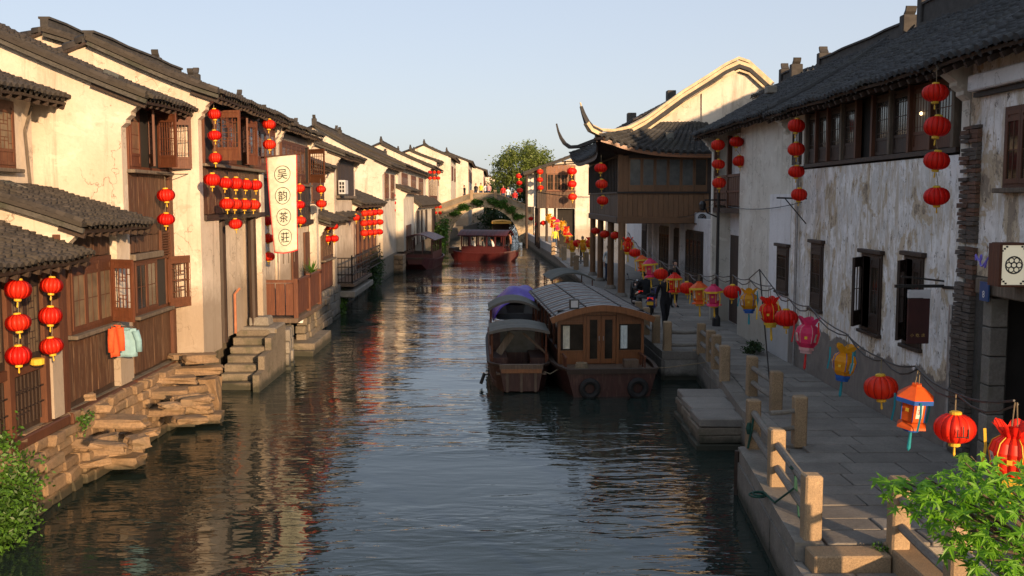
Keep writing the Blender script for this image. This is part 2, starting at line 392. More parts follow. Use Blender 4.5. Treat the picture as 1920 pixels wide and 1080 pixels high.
def cloth(name, c, trans=0.25, rough=0.6, seams=0):
    a = NT(name); nz = a.noise(9, 4)
    k = a.ramp(nz, [(0.3, tuple(x * 0.82 for x in c)), (0.7, tuple(min(1, x * 1.1) for x in c))])
    k = a.mix(a.math('MULTIPLY', a.objrand(), 0.45), k, a.mix(1.0, k, (0.60, 0.9, 0.9), 'MULTIPLY'))
    a.col(k); a.set(rough); a.b.inputs['Specular IOR Level'].default_value = 0.3
    if trans:
        t = a.n('ShaderNodeBsdfTranslucent'); a.l(k, t.inputs[0]); m = a.n('ShaderNodeMixShader'); m.inputs[0].default_value = trans
        a.l(a.b.outputs[0], m.inputs[1]); a.l(t.outputs[0], m.inputs[2]); a.l(m.outputs[0], a.t.nodes['Material Output'].inputs[0])
    a.bump(a.noise(60, 2), 0.1, 0.004)
def lantern_fabric():
    a = NT('lantern_red'); tc = a.n('ShaderNodeTexCoord'); o = tc.outputs['Object']
    an = a.math('ARCTAN2', a.sep('Y', o), a.sep('X', o)); rib = a.math('ABSOLUTE', a.math('SINE', a.math('MULTIPLY', an, 7.0)))
    k = a.mix(a.objrand(), (0.86, 0.016, 0.010), (0.90, 0.050, 0.016))
    k = a.mix(a.ramp(rib, [(0.0, 1.0), (0.30, 0.0)]), k, (0.36, 0.006, 0.004))
    k = a.mix(a.ramp(a.noise(4.5, 5, 0.7), [(0.5, 0.0), (0.75, 0.5)]), k, (0.62, 0.05, 0.025))
    a.col(k); a.set(0.45); a.b.inputs['Specular IOR Level'].default_value = 0.35
    t = a.n('ShaderNodeBsdfTranslucent'); a.l(k, t.inputs[0]); m = a.n('ShaderNodeMixShader'); m.inputs[0].default_value = 0.42
    a.l(a.b.outputs[0], m.inputs[1]); a.l(t.outputs[0], m.inputs[2]); a.l(m.outputs[0], a.t.nodes['Material Output'].inputs[0]); a.bump(rib, 0.6, 0.03)
lantern_fabric()
cloth('lantern_orange', (0.85, 0.13, 0.02), 0.35, 0.5)
cloth('lantern_pink', (0.80, 0.05, 0.16), 0.35, 0.5)
cloth('lantern_yellow', (0.80, 0.33, 0.015), 0.35, 0.5)
cloth('trim_yellow', (0.78, 0.45, 0.04), 0.1, 0.5)
cloth('trim_blue', (0.02, 0.10, 0.40), 0.15, 0.6)
cloth('trim_teal', (0.02, 0.26, 0.32), 0.15, 0.6)
cloth('paper_white', (0.75, 0.68, 0.60), 0.2, 0.7)
cloth('banner', (0.74, 0.68, 0.55), 0.15, 0.8)
cloth('shirt_blue', (0.24, 0.40, 0.46), 0.1, 0.85)
cloth('shirt_orange', (0.75, 0.10, 0.03), 0.1, 0.85)
cloth('cloth_black', (0.012, 0.012, 0.015), 0, 0.8)
cloth('cloth_white', (0.72, 0.72, 0.72), 0, 0.85)
cloth('cloth_yellow', (0.75, 0.55, 0.06), 0, 0.85)
cloth('cloth_red', (0.55, 0.03, 0.03), 0, 0.85)
cloth('cloth_denim', (0.03, 0.05, 0.10), 0, 0.85)
cloth('cloth_pink', (0.65, 0.33, 0.33), 0, 0.85)
cloth('cloth_grey', (0.10, 0.10, 0.105), 0, 0.85)
cloth('tarp_purple', (0.085, 0.040, 0.33), 0.0, 0.5)
cloth('tarp_blue', (0.02, 0.09, 0.55), 0.0, 0.45)
cloth('canopy', (0.115, 0.105, 0.092), 0.0, 0.8)
cloth('rope', (0.22, 0.17, 0.11), 0, 0.9)
cloth('rope_green', (0.015, 0.06, 0.045), 0, 0.8)
simple('skin', (0.48, 0.27, 0.18), 0.5, 0.1, 8, 0.0)
simple('hair', (0.010, 0.008, 0.007), 0.5, 0.3, 30, 0.1)
simple('ink', (0.012, 0.011, 0.010), 0.7, 0.1, 8, 0.0)
simple('metal_black', (0.015, 0.015, 0.016), 0.45, 0.3, 12, 0.1)
simple('metal_grey', (0.32, 0.32, 0.33), 0.4, 0.2, 10, 0.1, Metallic=0.6)
simple('ac_white', (0.50, 0.51, 0.53), 0.55, 0.12, 5, 0.05)
simple('pipe_white', (0.46, 0.47, 0.50), 0.6, 0.15, 5, 0.05)
simple('paint_white', (0.72, 0.72, 0.70), 0.5, 0.1, 5, 0.05)
simple('plate_blue', (0.015, 0.07, 0.22), 0.4, 0.1, 5, 0.0)
simple('rubber', (0.012, 0.012, 0.012), 0.8, 0.3, 20, 0.2)
simple('scooter_blue', (0.06, 0.06, 0.22), 0.25, 0.1, 4, 0.0)
simple('scooter_black', (0.014, 0.014, 0.016), 0.25, 0.1, 4, 0.0)
simple('plastic_red', (0.55, 0.03, 0.03), 0.4, 0.2, 6, 0.0)
simple('plastic_green', (0.03, 0.30, 0.18), 0.4, 0.2, 6, 0.0)
simple('terracotta', (0.36, 0.14, 0.07), 0.85, 0.2, 8, 0.2)
simple('sign_maroon', (0.040, 0.008, 0.008), 0.5, 0.2, 5, 0.0)
simple('gold', (0.55, 0.36, 0.10), 0.5, 0.15, 8, 0.0)
simple('neon_violet', (0.20, 0.16, 0.70), 0.4, 0.1, 8, 0.0)
simple('awning_yellow', (0.65, 0.36, 0.06), 0.7, 0.15, 4, 0.0)
def glass(name, c, rough=0.12):
    a = NT(name); nz = a.noise(4, 4); k = a.ramp(nz, [(0.3, tuple(x * 0.6 for x in c)), (0.7, tuple(x * 1.3 for x in c))])
    a.col(k); a.set(rough); a.b.inputs['Specular IOR Level'].default_value = 0.5; a.bump(a.noise(2.5, 3), 0.05, 0.02)
glass('pane', (0.030, 0.024, 0.018)); glass('pane_grey', (0.075, 0.082, 0.080), 0.25); glass('pane_dusty', (0.16, 0.115, 0.07), 0.45)
def roofmat(name, c1, c2):
    a = NT(name); nz = a.noise(6, 5, 0.7); a.col(a.ramp(nz, [(0.3, c1), (0.7, c2)])); a.set(0.75); a.bump(nz, 0.2, 0.01)
roofmat('mat_grey', (0.16, 0.165, 0.165), (0.34, 0.345, 0.34)); roofmat('mat_dark', (0.05, 0.05, 0.05), (0.11, 0.11, 0.105)); roofmat('mat_brown', (0.11, 0.055, 0.035), (0.20, 0.11, 0.07))
def leaf(name, c, trans=0.35, vary=0.5):
    a = NT(name); r = a.island(); o = a.objrand(); big = a.noise(1.5, 3)
    k = a.ramp(r, [(0.0, tuple(x * (1 - vary) for x in c)), (0.6, c), (1.0, tuple(min(1, x * (1 + vary)) for x in c))])
    k = a.mix(a.math('MULTIPLY', o, 0.4), k, a.mix(1.0, k, (0.55, 0.7, 0.5), 'MULTIPLY'))
    a.col(k); a.set(0.5); t = a.n('ShaderNodeBsdfTranslucent'); a.l(k, t.inputs[0]); m = a.n('ShaderNodeMixShader'); m.inputs[0].default_value = trans
    a.l(a.b.outputs[0], m.inputs[1]); a.l(t.outputs[0], m.inputs[2]); a.l(m.outputs[0], a.t.nodes['Material Output'].inputs[0])
leaf('leaf_maple', (0.15, 0.36, 0.015), 0.45, 0.45); leaf('leaf_bush', (0.065, 0.155, 0.018)); leaf('leaf_dark', (0.026, 0.062, 0.014)); leaf('leaf_tree', (0.13, 0.17, 0.032), 0.3)
simple('bark', (0.07, 0.05, 0.035), 0.9, 0.4, 9, 0.6)
def emit(name, c, strength):
    a = NT(name); a.col(c); a.set(0.5); a.b.inputs['Emission Color'].default_value = (*c, 1); a.b.inputs['Emission Strength'].default_value = strength
emit('lamp_cream', (0.75, 0.68, 0.50), 0.22); emit('lamp_bulb', (1.0, 0.7, 0.35), 2.0); emit('tail_light', (0.7, 0.03, 0.02), 0.25)
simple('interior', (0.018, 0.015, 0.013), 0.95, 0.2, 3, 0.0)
# ------------------------------------------------------------------ architecture helpers
EAVE = {}
def eave_proto(mat):
    """round end tile with its drip tongue, built once per material (local: +x out of the roof, y along the eave)"""
    if mat not in EAVE:
        b = MB(); r = 0.085; n = 7
        arc = [(0, r * math.cos(math.pi * k / (n - 1)), r * math.sin(math.pi * k / (n - 1))) for k in range(n)]
        b.prism(arc, (0.09, 0, 0.0))
        b.prism([(0.0, 0.045, -0.015), (0.0, 0.21, -0.015), (0.0, 0.18, -0.085), (0.0, 0.128, -0.125), (0.0, 0.075, -0.085)], (0.02, 0, 0))
        EAVE[mat] = b.mesh(); EAVE[mat].materials.append(M[mat])
    return EAVE[mat]

def tiled(root, S, U, rows, out, mat='tile', col=0.24, eaves=False, jit=0.012, deck='wood_dark', rafters=True, single=False, name='roof'):
    """Tiled roof plane on the surface S(u, s) (u metres along the eave, s 0 eave .. 1 ridge). Returns the roof part."""
    nc = max(2, int(round(U / col))); du = U / nc
    us = (np.arange(nc) + 0.5) * du; ss = (np.arange(rows)) / rows
    def P(u, s): return np.array(S(float(u), float(s)))
    pu = np.zeros((nc, rows + 1, 3))
    for i, u in enumerate(us):
        for j in range(rows + 1): pu[i, j] = P(u, j / rows)
    T = pu[:, 1:] - pu[:, :-1]; TL = np.linalg.norm(T, axis=2, keepdims=True); Tn = T / np.maximum(TL, 1e-6)
    A = np.gradient(pu, axis=0)[:, :-1]; A /= np.maximum(np.linalg.norm(A, axis=2, keepdims=True), 1e-6)
    N = np.cross(A, Tn); sg = np.sign(N[:, :, 2:3]); sg[sg == 0] = 1; N *= sg; N /= np.maximum(np.linalg.norm(N, axis=2, keepdims=True), 1e-6)
    base = pu[:, :-1]; h = float(np.mean(TL))
    # deck board under the tiles
    dk = MB(); nu = max(2, nc // 4)
    dk.grid(lambda u, v: Vector(P(u * U, v)) - Vector((0, 0, 0.06)), nu, max(2, rows // 4), 0.05)
    rf = dk.obj(name, deck, root)
    r = 0.36 * du; k = 5; ang = np.linspace(math.pi, 0, k)
    arcx, arcn = np.cos(ang) * r, np.sin(ang) * r
    nt = nc * rows
    jn = np.random.uniform(-jit, jit, (nc, rows, 1)); ja = np.random.uniform(-jit, jit, (nc, rows, 1)); jt = np.random.uniform(-jit, jit, (nc, rows, 1)) * 2
    lo = base + Tn * (-0.02 + jt) + N * (0.045 + jn) + A * ja
    hi = base + Tn * (h * 1.12) + N * (0.015 + jn) + A * ja
    ring = lambda c, sc: c[:, :, None, :] + A[:, :, None, :] * (arcx * sc)[None, None, :, None] + N[:, :, None, :] * (arcn * sc)[None, None, :, None]
    vb = np.concatenate([ring(lo, 1.0), ring(hi, 0.86)], axis=2)              # nc,rows,2k,3
    # pan tile to the right of each cover: shallow trough
    pw = du * 0.5
    pl = base + A * pw + Tn * (-0.05 + jt) + N * (0.02 + jn * 0.5); ph = base + A * pw + Tn * (h * 1.05) + N * (0.0)
    offs = np.array([-0.26 * du, 0.0, 0.26 * du]); dip = np.array([0.03, 0.0, 0.03])
    pv = lambda c: c[:, :, None, :] + A[:, :, None, :] * offs[None, None, :, None] + N[:, :, None, :] * dip[None, None, :, None]
    vp = np.concatenate([pv(pl), pv(ph), pv(pl - N * 0.03)], axis=2)
    vv = np.concatenate([vb, vp], axis=2); per = 2 * k + 9
    q = [[i, i + 1, k + i + 1, k + i] for i in range(k - 1)] + [[4, 3, 1, 0]]
    o = 2 * k
    q += [[o, o + 1, o + 4, o + 3], [o + 1, o + 2, o + 5, o + 4], [o + 6, o + 7, o + 1, o], [o + 7, o + 8, o + 2, o + 1]]
    tr = [[3, 2, 1]]
    if single:
        cov = None
        for i in range(nc):
            V0 = vv[i].reshape(-1, 3); off = (np.arange(rows) * per)[:, None, None]
            np_mesh('tile_row', V0, [(np.array(q)[None] + off).reshape(-1, 4), (np.array(tr)[None] + off).reshape(-1, 3)], mat, rf)
    else:
        V0 = vv.reshape(-1, 3); off = (np.arange(nt) * per)[:, None, None]
        np_mesh('roof_tiles', V0, [(np.array(q)[None] + off).reshape(-1, 4), (np.array(tr)[None] + off).reshape(-1, 3)], mat, rf, kind='stuff')
    if eaves:
        me = eave_proto(mat); ox = Vector((out[0], out[1], 0)).normalized()
        for i in range(nc):
            p = Vector(base[i, 0]) + Vector(N[i, 0]) * 0.035 + ox * 0.0
            a = Vector(A[i, 0]); t = -Vector(Tn[i, 0]); n = t.cross(a)
            if n.z < 0: a = -a; n = t.cross(a)
            mt = Matrix((t, a, n)).transposed().to_4x4(); mt.translation = p - org(root)
            e = bpy.data.objects.new('eave_tile', me); COL.objects.link(e); e.parent = rf; e['_org'] = tuple(org(root)); e.matrix_local = mt
            e.rotation_euler.x += rnd(-0.06, 0.06)
            sc = du / 0.255 * rnd(0.95, 1.04); e.scale = (1, sc, sc)
    if rafters:
        rb = MB(); n = max(2, int(U / 0.34)); ox = Vector((out[0], out[1], 0)).normalized()
        for i in range(n + 1):
            u = 0.05 + (U - 0.1) * i / n; a = Vector(P(u, 0.01)); b2 = Vector(P(u, 0.22))
            rb.bar(a - Vector((0, 0, 0.16)), b2 - Vector((0, 0, 0.16)), 0.07, 0.08)
        ro = rb.obj('rafters', 'wood_dark', rf); ro['kind'] = 'stuff'
    return rf

def slope(Xe, ze, Xr, zr, Y0, sag=0.16, wob=0.025):
    ph = rnd(0, 6)
    def S(u, s):
        return (Xe + (Xr - Xe) * s, Y0 + u, ze + (zr - ze) * (s - sag * s * (1 - s)) + wob * math.sin(u * 1.7 + ph) * (0.4 + s) + wob * 0.6 * math.sin(u * 4.1 + s * 5 + ph))
    return S

def ridge_line(root, x, y0, y1, z, h=0.28, w=0.22, mat='ridge_tile', ends=True, name='ridge'):
    b = MB()
    n = max(2, int((y1 - y0) / 0.9)); P = [(x, y0 + (y1 - y0) * i / n, z - 0.08 + 0.015 * math.sin(i * 2.1)) for i in range(n + 1)]
    b.sweep(P, w * 1.25, 0.12); b.sweep([(a, c, d + 0.12) for a, c, d in P], w * 0.8, h - 0.12); b.sweep([(a, c, d + h) for a, c, d in P], w * 1.15, 0.05)
    if ends:
        for yy, d in ((y0, -1), (y1, 1)):
            b.cbox((x - w * 0.62, yy - 0.12, z - 0.05), (x + w * 0.62, yy + 0.12, z + h + 0.12), 0.02)
            b.sweep([(x, yy, z + h + 0.10), (x, yy + d * 0.10, z + h + 0.19), (x, yy + d * 0.14, z + h + 0.30)], w * 0.8, 0.07)
    return b.obj(name, mat, root)

def verge(root, S, u, out_y, mat='tile', w=0.26):
    """row of tiles and a plaster edging running up a gable edge"""
    P = [Vector(S(u, i / 14)) for i in range(15)]
    b = MB(); b.sweep([p + Vector((0, out_y * 0.02, 0.0)) for p in P], w, 0.07)
    for i in range(14):
        a, c = P[i], P[i + 1]; m = (a + c) / 2
        b.tube([a + Vector((0, out_y * 0.07, 0.07)), c + Vector((0, out_y * 0.07, 0.085))], [0.075, 0.062], 6)
    o = b.obj('verge', mat, root)
    b = MB(); b.sweep([p + Vector((0, out_y * 0.085, -0.10)) for p in P], 0.055, 0.075); b.obj('verge_trim', 'stone_dark', root)
    return o

def gable(root, s, Xf, Xr, Xb, zb, ze_at_wall, zr, y, th=0.26, oh=0.5, corbel=True, mat='plaster', sag=0.16, Xe=None, ze=None, name='gable_wall', back=True):
    """Camera-facing end wall. s=+1: facade normal +X. The top follows the roof line just beneath the tiles, with a curved corbel under the eave."""
    def roofz(X):
        t = (X - Xe) / (Xr - Xe); return ze + (zr - ze) * (t - sag * t * (1 - t)) - 0.085
    pts = [(Xb, zb), (Xf, zb)]
    if corbel:
        e = Xe - s * 0.12; z1 = min(roofz(Xf) - 0.62, roofz(e) - 0.56)
        for k, (fx, fz) in enumerate(((0, 0), (0.0, 0.06), (0.22, 0.14), (0.22, 0.20), (0.45, 0.28), (0.45, 0.34), (0.72, 0.44), (1.0, 0.52))):
            pts.append((Xf + (e - Xf) * fx, z1 + fz))
        pts.append((e, roofz(e)))
    else: pts.append((Xf, roofz(Xf)))
    n = 8
    x0 = pts[-1][0]
    for i in range(1, n + 1):
        X = x0 + (Xr - x0) * i / n; pts.append((X, roofz(X)))
    if back: 
        zbk = zr - (zr - ze_at_wall) * 0.9; pts.append((Xb, zbk))
    b = MB(); b.prism([(x, y, z) for x, z in pts], (0, th, 0)); return b.obj(name, mat, root)

def fence_lattice(b, P, d, w, z0, z1, step=0.11, t=0.018):
    """open lattice in the plane from P along unit d"""
    n = max(2, int(w / step))
    for i in range(1, n): b.bar(P + d * (w * i / n) + Vector((0, 0, z0 - P.z)), P + d * (w * i / n) + Vector((0, 0, z1 - P.z)), t)
    for k in (0.33, 0.66):
        z = z0 + (z1 - z0) * k; b.bar(P + d * 0 + Vector((0, 0, z - P.z)), P + d * w + Vector((0, 0, z - P.z)), t)

def casement(root, P, d, w, z0, z1, frame='wood_frame', pane='pane', style='meander', th=0.045, low=0.22, top=0.12, nm='casement', fw=0.055):
    """one wooden sash: stiles and rails, a lower board, lattice bars and glass; P bottom hinge point, d unit direction in plan"""
    P = Vector((P[0], P[1], z0)); d = Vector((d[0], d[1], 0)).normalized(); nrm = Vector((d.y, -d.x, 0)); up = Vector((0, 0, 1)); H = z1 - z0
    def ob(b, a0, a1, h0, h1, t=th): b.obox(P + d * (a0 + a1) / 2 + up * ((h0 + h1) / 2), (d, nrm, up), ((a1 - a0) / 2, t / 2, (h1 - h0) / 2))
    b = MB(); ob(b, 0, fw, 0, H); ob(b, w - fw, w, 0, H); ob(b, fw, w - fw, 0, fw * 1.2); ob(b, fw, w - fw, H - fw, H)
    lo = H * low; hi = H * (1 - top)
    if low > 0: ob(b, fw, w - fw, lo - fw * .5, lo + fw * .5); ob(b, fw, w - fw, fw * 1.2, lo - fw * .5, th * 0.45)
    if top > 0: ob(b, fw, w - fw, hi - fw * .5, hi + fw * .5); ob(b, fw, w - fw, hi + fw * .5, H - fw, th * 0.45)
    o = b.obj(nm, frame, root)
    l0 = lo + fw * .5 if low > 0 else fw * 1.2; l1 = hi - fw * .5 if top > 0 else H - fw
    lb = MB(); t = 0.014; x0, x1 = fw, w - fw; W = x1 - x0; Hh = l1 - l0
    def vb(x, a, c): lb.obox(P + d * (x0 + W * x) + up * (l0 + Hh * (a + c) / 2), (d, nrm, up), (t / 2, t * .7, Hh * (c - a) / 2))
    def hb(z, a, c): lb.obox(P + d * (x0 + W * (a + c) / 2) + up * (l0 + Hh * z), (d, nrm, up), (W * (c - a) / 2, t * .6, t / 2))
    if style == 'meander':
        for x in (0.25, 0.75): vb(x, 0, 1)
        vb(0.5, 0, 0.32); vb(0.5, 0.68, 1)
        for z in (0.32, 0.5, 0.68): hb(z, 0.25 if z != 0.5 else 0, 0.75 if z != 0.5 else 1)
        hb(0.15, 0, 0.25); hb(0.15, 0.75, 1); hb(0.85, 0, 0.25); hb(0.85, 0.75, 1)
        hb(0.22, 0.25, 0.75); hb(0.78, 0.25, 0.75)
    elif style == 'vertical':
        for i in range(1, 6): vb(i / 6, 0, 1)
        hb(0.12, 0, 1); hb(0.5, 0, 1); hb(0.88, 0, 1)
    elif style == 'cross':
        vb(0.5, 0, 1); hb(0.5, 0, 1)
    if lb.v: tag(lb.obj('lattice', frame, o), kind='stuff')
    if pane:
        pb = MB(); pb.obox(P + d * (x0 + x1) / 2 + up * ((l0 + l1) / 2) , (d, nrm, up), (W / 2, 0.004, Hh / 2)); pb.obj('pane', pane, o)
    return o

def planks(root, X, s, y0, y1, z0, z1, n, mat='wood_panel', th=0.03, name='plank'):
    """boards standing side by side on a facade facing s*X"""
    e = (y1 - y0) / n
    for i in range(n):
        b = MB(); o = rnd(-0.004, 0.008); g = 0.006
        b.box((min(X, X - s * (th)) + s * o, y0 + e * i + g, z0 + rnd(-0.012, 0.012)), (max(X, X - s * th) + s * o, y0 + e * (i + 1) - g, z1)); b.obj(name, mat, root)

def planks_x(root, Y, x0, x1, z0, z1, n, mat='wood_teahouse', th=0.03, name='plank'):
    e = (x1 - x0) / n
    for i in range(n):
        b = MB(); o = rnd(-0.006, 0.006); g = 0.006
        b.box((x0 + e * i + g, Y + o, z0), (x0 + e * (i + 1) - g, Y + th + o, z1)); b.obj(name, mat, root)

def bx(root, a, b_, mat, name, j=0.0, c=None):
    m = MB(); lo = [min(p, q) for p, q in zip(a, b_)]; hi = [max(p, q) for p, q in zip(a, b_)]
    if c: m.cbox(lo, hi, c, j)
    else: m.box(lo, hi, j)
    return m.obj(name, mat, root)

def house(name, label, s, Y0, Y1, Xf, zb, ze, Xr, zr, oh=0.5, mat='plaster', tmat='tile_warm', rows=16, eaves=False, front=True, corbel=True, far_gable=True, col=0.25, ridge=True, rends=True, near_gable=True, sag=0.16, cat='house', group=None, backroof=True, vergeon=True, rh=0.28):
    """A canal house with its ridge along Y. s=+1 faces +X (left bank), s=-1 faces -X. ze, zr: roof surface heights at eave edge and ridge."""
    Xe = Xf + s * oh; Xb = 2 * Xr - Xf
    root = thing(name, label, cat, ((Xf + Xb) / 2, (Y0 + Y1) / 2, zb), group)
    S = slope(Xe, ze, Xr, zr, Y0 - 0.12, sag); U = Y1 - Y0 + 0.24
    rf = tiled(root, S, U, rows, (s, 0), tmat, col, eaves)
    if backroof:
        S2 = slope(2 * Xr - Xe, ze, Xr, zr, Y0 - 0.12, sag)
        tiled(root, S2, U, max(4, rows // 3), (-s, 0), tmat, 0.5, False, rafters=False)
    if ridge: ridge_line(root, Xr, Y0 - 0.1, Y1 + 0.1, zr + 0.03, rh, ends=rends)
    zw = ze + (zr - ze) * oh / abs(Xr - Xe)
    if near_gable: gable(root, s, Xf, Xr, Xb, zb, zw, zr, Y0, 0.26, oh, corbel, mat, sag, Xe, ze)
    if far_gable: gable(root, s, Xf, Xr, Xb, zb, zw, zr, Y1 - 0.26, 0.26, oh, corbel, mat, sag, Xe, ze)
    if near_gable and vergeon: verge(root, S, 0.0, -1, tmat)
    if front: bx(root, (Xf - s * 0.25, Y0 + 0.26, zb), (Xf - s * 0.003, Y1 - 0.26, zw - 0.12), mat, 'front_wall')
    bx(root, (Xb, Y0 + 0.26, zb), (Xb + s * 0.25, Y1 - 0.26, zw - 0.12), mat, 'rear_wall')
    return root, zw

def window(root, X, s, y0, y1, z0, z1, n, frame='wood_frame', pane='pane', style='meander', opens=(), low=0.22, top=0.12, deep=0.06, sill=True, nm='window'):
    """a run of n sashes in a frame on a facade facing s*X; opens: {index: angle in degrees} swings a sash outwards"""
    fr = MB(); f = 0.06
    xo, xi = X + s * 0.035, X - s * deep; a, b_ = min(xo, xi), max(xo, xi)
    fr.box((a, y0 - f, z0 - f), (b_, y0, z1 + f)); fr.box((a, y1, z0 - f), (b_, y1 + f, z1 + f)); fr.box((a, y0, z0 - f), (b_, y1, z0)); fr.box((a, y0, z1), (b_, y1, z1 + f))
    fo = fr.obj(nm, frame, root)
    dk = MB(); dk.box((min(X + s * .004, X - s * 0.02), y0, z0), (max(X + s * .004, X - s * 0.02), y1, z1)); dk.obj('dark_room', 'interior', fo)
    w = (y1 - y0) / n; op = dict(opens)
    for i in range(n):
        if i in op:
            ang = op[i]
            if ang >= 0:    # hinged on its far side
                h = Vector((X + s * 0.05, y0 + w * (i + 1), 0)); d = Vector((s * math.sin(R(ang)), -math.cos(R(ang)), 0))
            else:           # hinged on its near side
                h = Vector((X + s * 0.05, y0 + w * i, 0)); d = Vector((s * math.sin(R(-ang)), math.cos(R(-ang)), 0))
            casement(fo, h, d, w * 0.97, z0 + 0.02, z1 - 0.02, frame, None, style, low=low, top=top)
        else:
            casement(fo, Vector((X + s * 0.03, y0 + w * i + 0.004, 0)), Vector((0, 1, 0)), w - 0.008, z0, z1, frame, pane, style, low=low, top=top)
    if sill: bx(fo, (X - s * 0.02, y0 - 0.12, z0 - f - 0.07), (X + s * 0.16, y1 + 0.12, z0 - f - 0.002), 'wood_grey', 'sill', c=0.01)
    return fo

# ------------------------------------------------------------------ lanterns
LPROTO = {}
def lantern_proto():
    if 'round' in LPROTO: return LPROTO['round']
    root = thing('red_lantern', 'x', 'lantern', (0, 0, 0))
    b = MB(); n = 28; H, W = 0.36, 0.5
    prof = [(0.13, -H)] + [(W * math.cos(t) ** 0.72 if math.cos(t) > 0 else 0, H * math.sin(t)) for t in [R(a) for a in range(-68, 69, 17)]] + [(0.13, H)]
    prof = [(max(0.13, r), z) for r, z in prof]
    b.lathe(prof, n=n, wob=lambda k: 1.0 if k % 2 == 0 else 0.90); b.obj('body', 'lantern_red', root, smooth=True)
    b = MB(); b.lathe([(0.14, 0), (0.145, 0.02), (0.145, 0.07), (0.10, 0.09)], (0, 0, H - 0.02), 12); b.obj('top_cap', 'trim_yellow', root)
    b = MB(); b.lathe([(0.10, 0), (0.14, 0.02), (0.14, 0.10), (0.12, 0.12)], (0, 0, -H - 0.10), 12); b.obj('bottom_cap', 'trim_yellow', root)
    b = MB(); b.lathe([(0.008, 0), (0.035, 0.04), (0.025, 0.2), (0.012, 0.24)], (0, 0, -H - 0.34), 8); b.obj('tassel', 'trim_yellow', root)
    LPROTO['round'] = root; root['_used'] = 0; return root
ORD = ['topmost', 'second', 'third', 'fourth', 'fifth', 'sixth', 'seventh']
def lantern(p, dia, label, group, proto=None, rot=None):
    p = Vector(p) + Vector((rnd(-.03, .03), rnd(-.03, .03), 0)); dia *= rnd(0.94, 1.05)
    src = proto or lantern_proto()
    if not src['_used']: o = src; src['_used'] = 1
    else: o = copy_tree(src)
    o.location = p; o.scale = (dia, dia, dia * rnd(0.93, 1.05)); o.rotation_euler = (rnd(-.11, .11), rnd(-.11, .11), rnd(0, 6) if rot is None else rot)
    tag(o, label, 'lantern', group); return o
def lantern_string(pts, dia, where, group, top=None):
    """red lanterns one below another on a cord; where: what sets this string apart"""
    pts = [Vector(p) for p in pts]; n = len(pts)
    names = {1: ['single'], 2: ['upper', 'lower'], 3: ['top', 'middle', 'bottom']}.get(n, ORD[:n - 1] + ['lowest'])
    for p, nm in zip(pts, names): lantern(p, dia, f'{nm} red lantern {where}', group)
    t = Vector(top) if top is not None else pts[0] + Vector((0, 0, dia * 1.0))
    b = MB(); path = [t] + [q for p in pts for q in (p + Vector((0, 0, dia * 0.4)), p - Vector((0, 0, dia * 0.5)))]
    for a, c in zip(path[0::2], path[1::2]): b.tube([a, c], 0.006, 4)
    tag(b.obj('cord', 'rope'), f'thin cord of red lantern {where}', 'cord', 'lantern cords')
# ------------------------------------------------------------------ setting: water, banks, quay
def struct(name, mb, mat, smooth=False): return tag(mb.obj(name, mat, None, smooth), kind='structure')
b = MB(); b.add([(-9.5, -60, 0), (8.5, -60, 0), (8.5, 420, 0), (-9.5, 420, 0)], [(0, 1, 2, 3)]); struct('canal_water', b, 'water')
b = MB(); b.add([(-3000, -3000, -1.2), (3000, -3000, -1.2), (3000, 3000, -1.2), (-3000, 3000, -1.2)], [(0, 1, 2, 3)]); struct('ground', b, 'earth')
LEDGE = [(-7.0, -20), (-7.0, 16.0), (-6.85, 22.9), (-7.3, 23.2), (-7.3, 27.6), (-6.7, 27.8), (-6.55, 37), (-6.9, 41), (-6.9, 56), (-6.5, 58), (-6.4, 70), (-6.3, 96), (-5.9, 112), (-5.0, 118), (-3.4, 136), (-1.6, 162), (0.5, 207), (1.0, 420)]
b = MB(); b.prism([(x, y, 1.30) for x, y in LEDGE] + [(-160, 420, 1.30), (-160, -20, 1.30)], (0, 0, -2.2)); struct('left_bank', b, 'stone_wall')
QEDGE = [(3.3, 6.0), (3.55, 11.25), (4.0, 15.8), (4.72, 15.9), (4.78, 18.7), (5.1, 22.0), (5.4, 25.6), (5.42, 26.0), (4.5, 26.0), (4.4, 33), (4.75, 40), (4.9, 55), (4.6, 66), (4.2, 79), (3.4, 107), (5.0, 140), (8.0, 200), (10.0, 420)]
b = MB(); b.prism([(x, y, 0.70) for x, y in QEDGE[1:]] + [(160, 420, 0.70), (160, 11.25, 0.70)], (0, 0, -1.6)); struct('right_bank', b, 'stone_slab')
b = MB(); b.prism([(3.0, -20, 0.52), (3.3, 6.0, 0.52), (3.545, 11.2, 0.52), (160, 11.2, 0.52), (160, -20, 0.52)], (0, 0, -1.42)); struct('right_bank_lower', b, 'stone_slab')

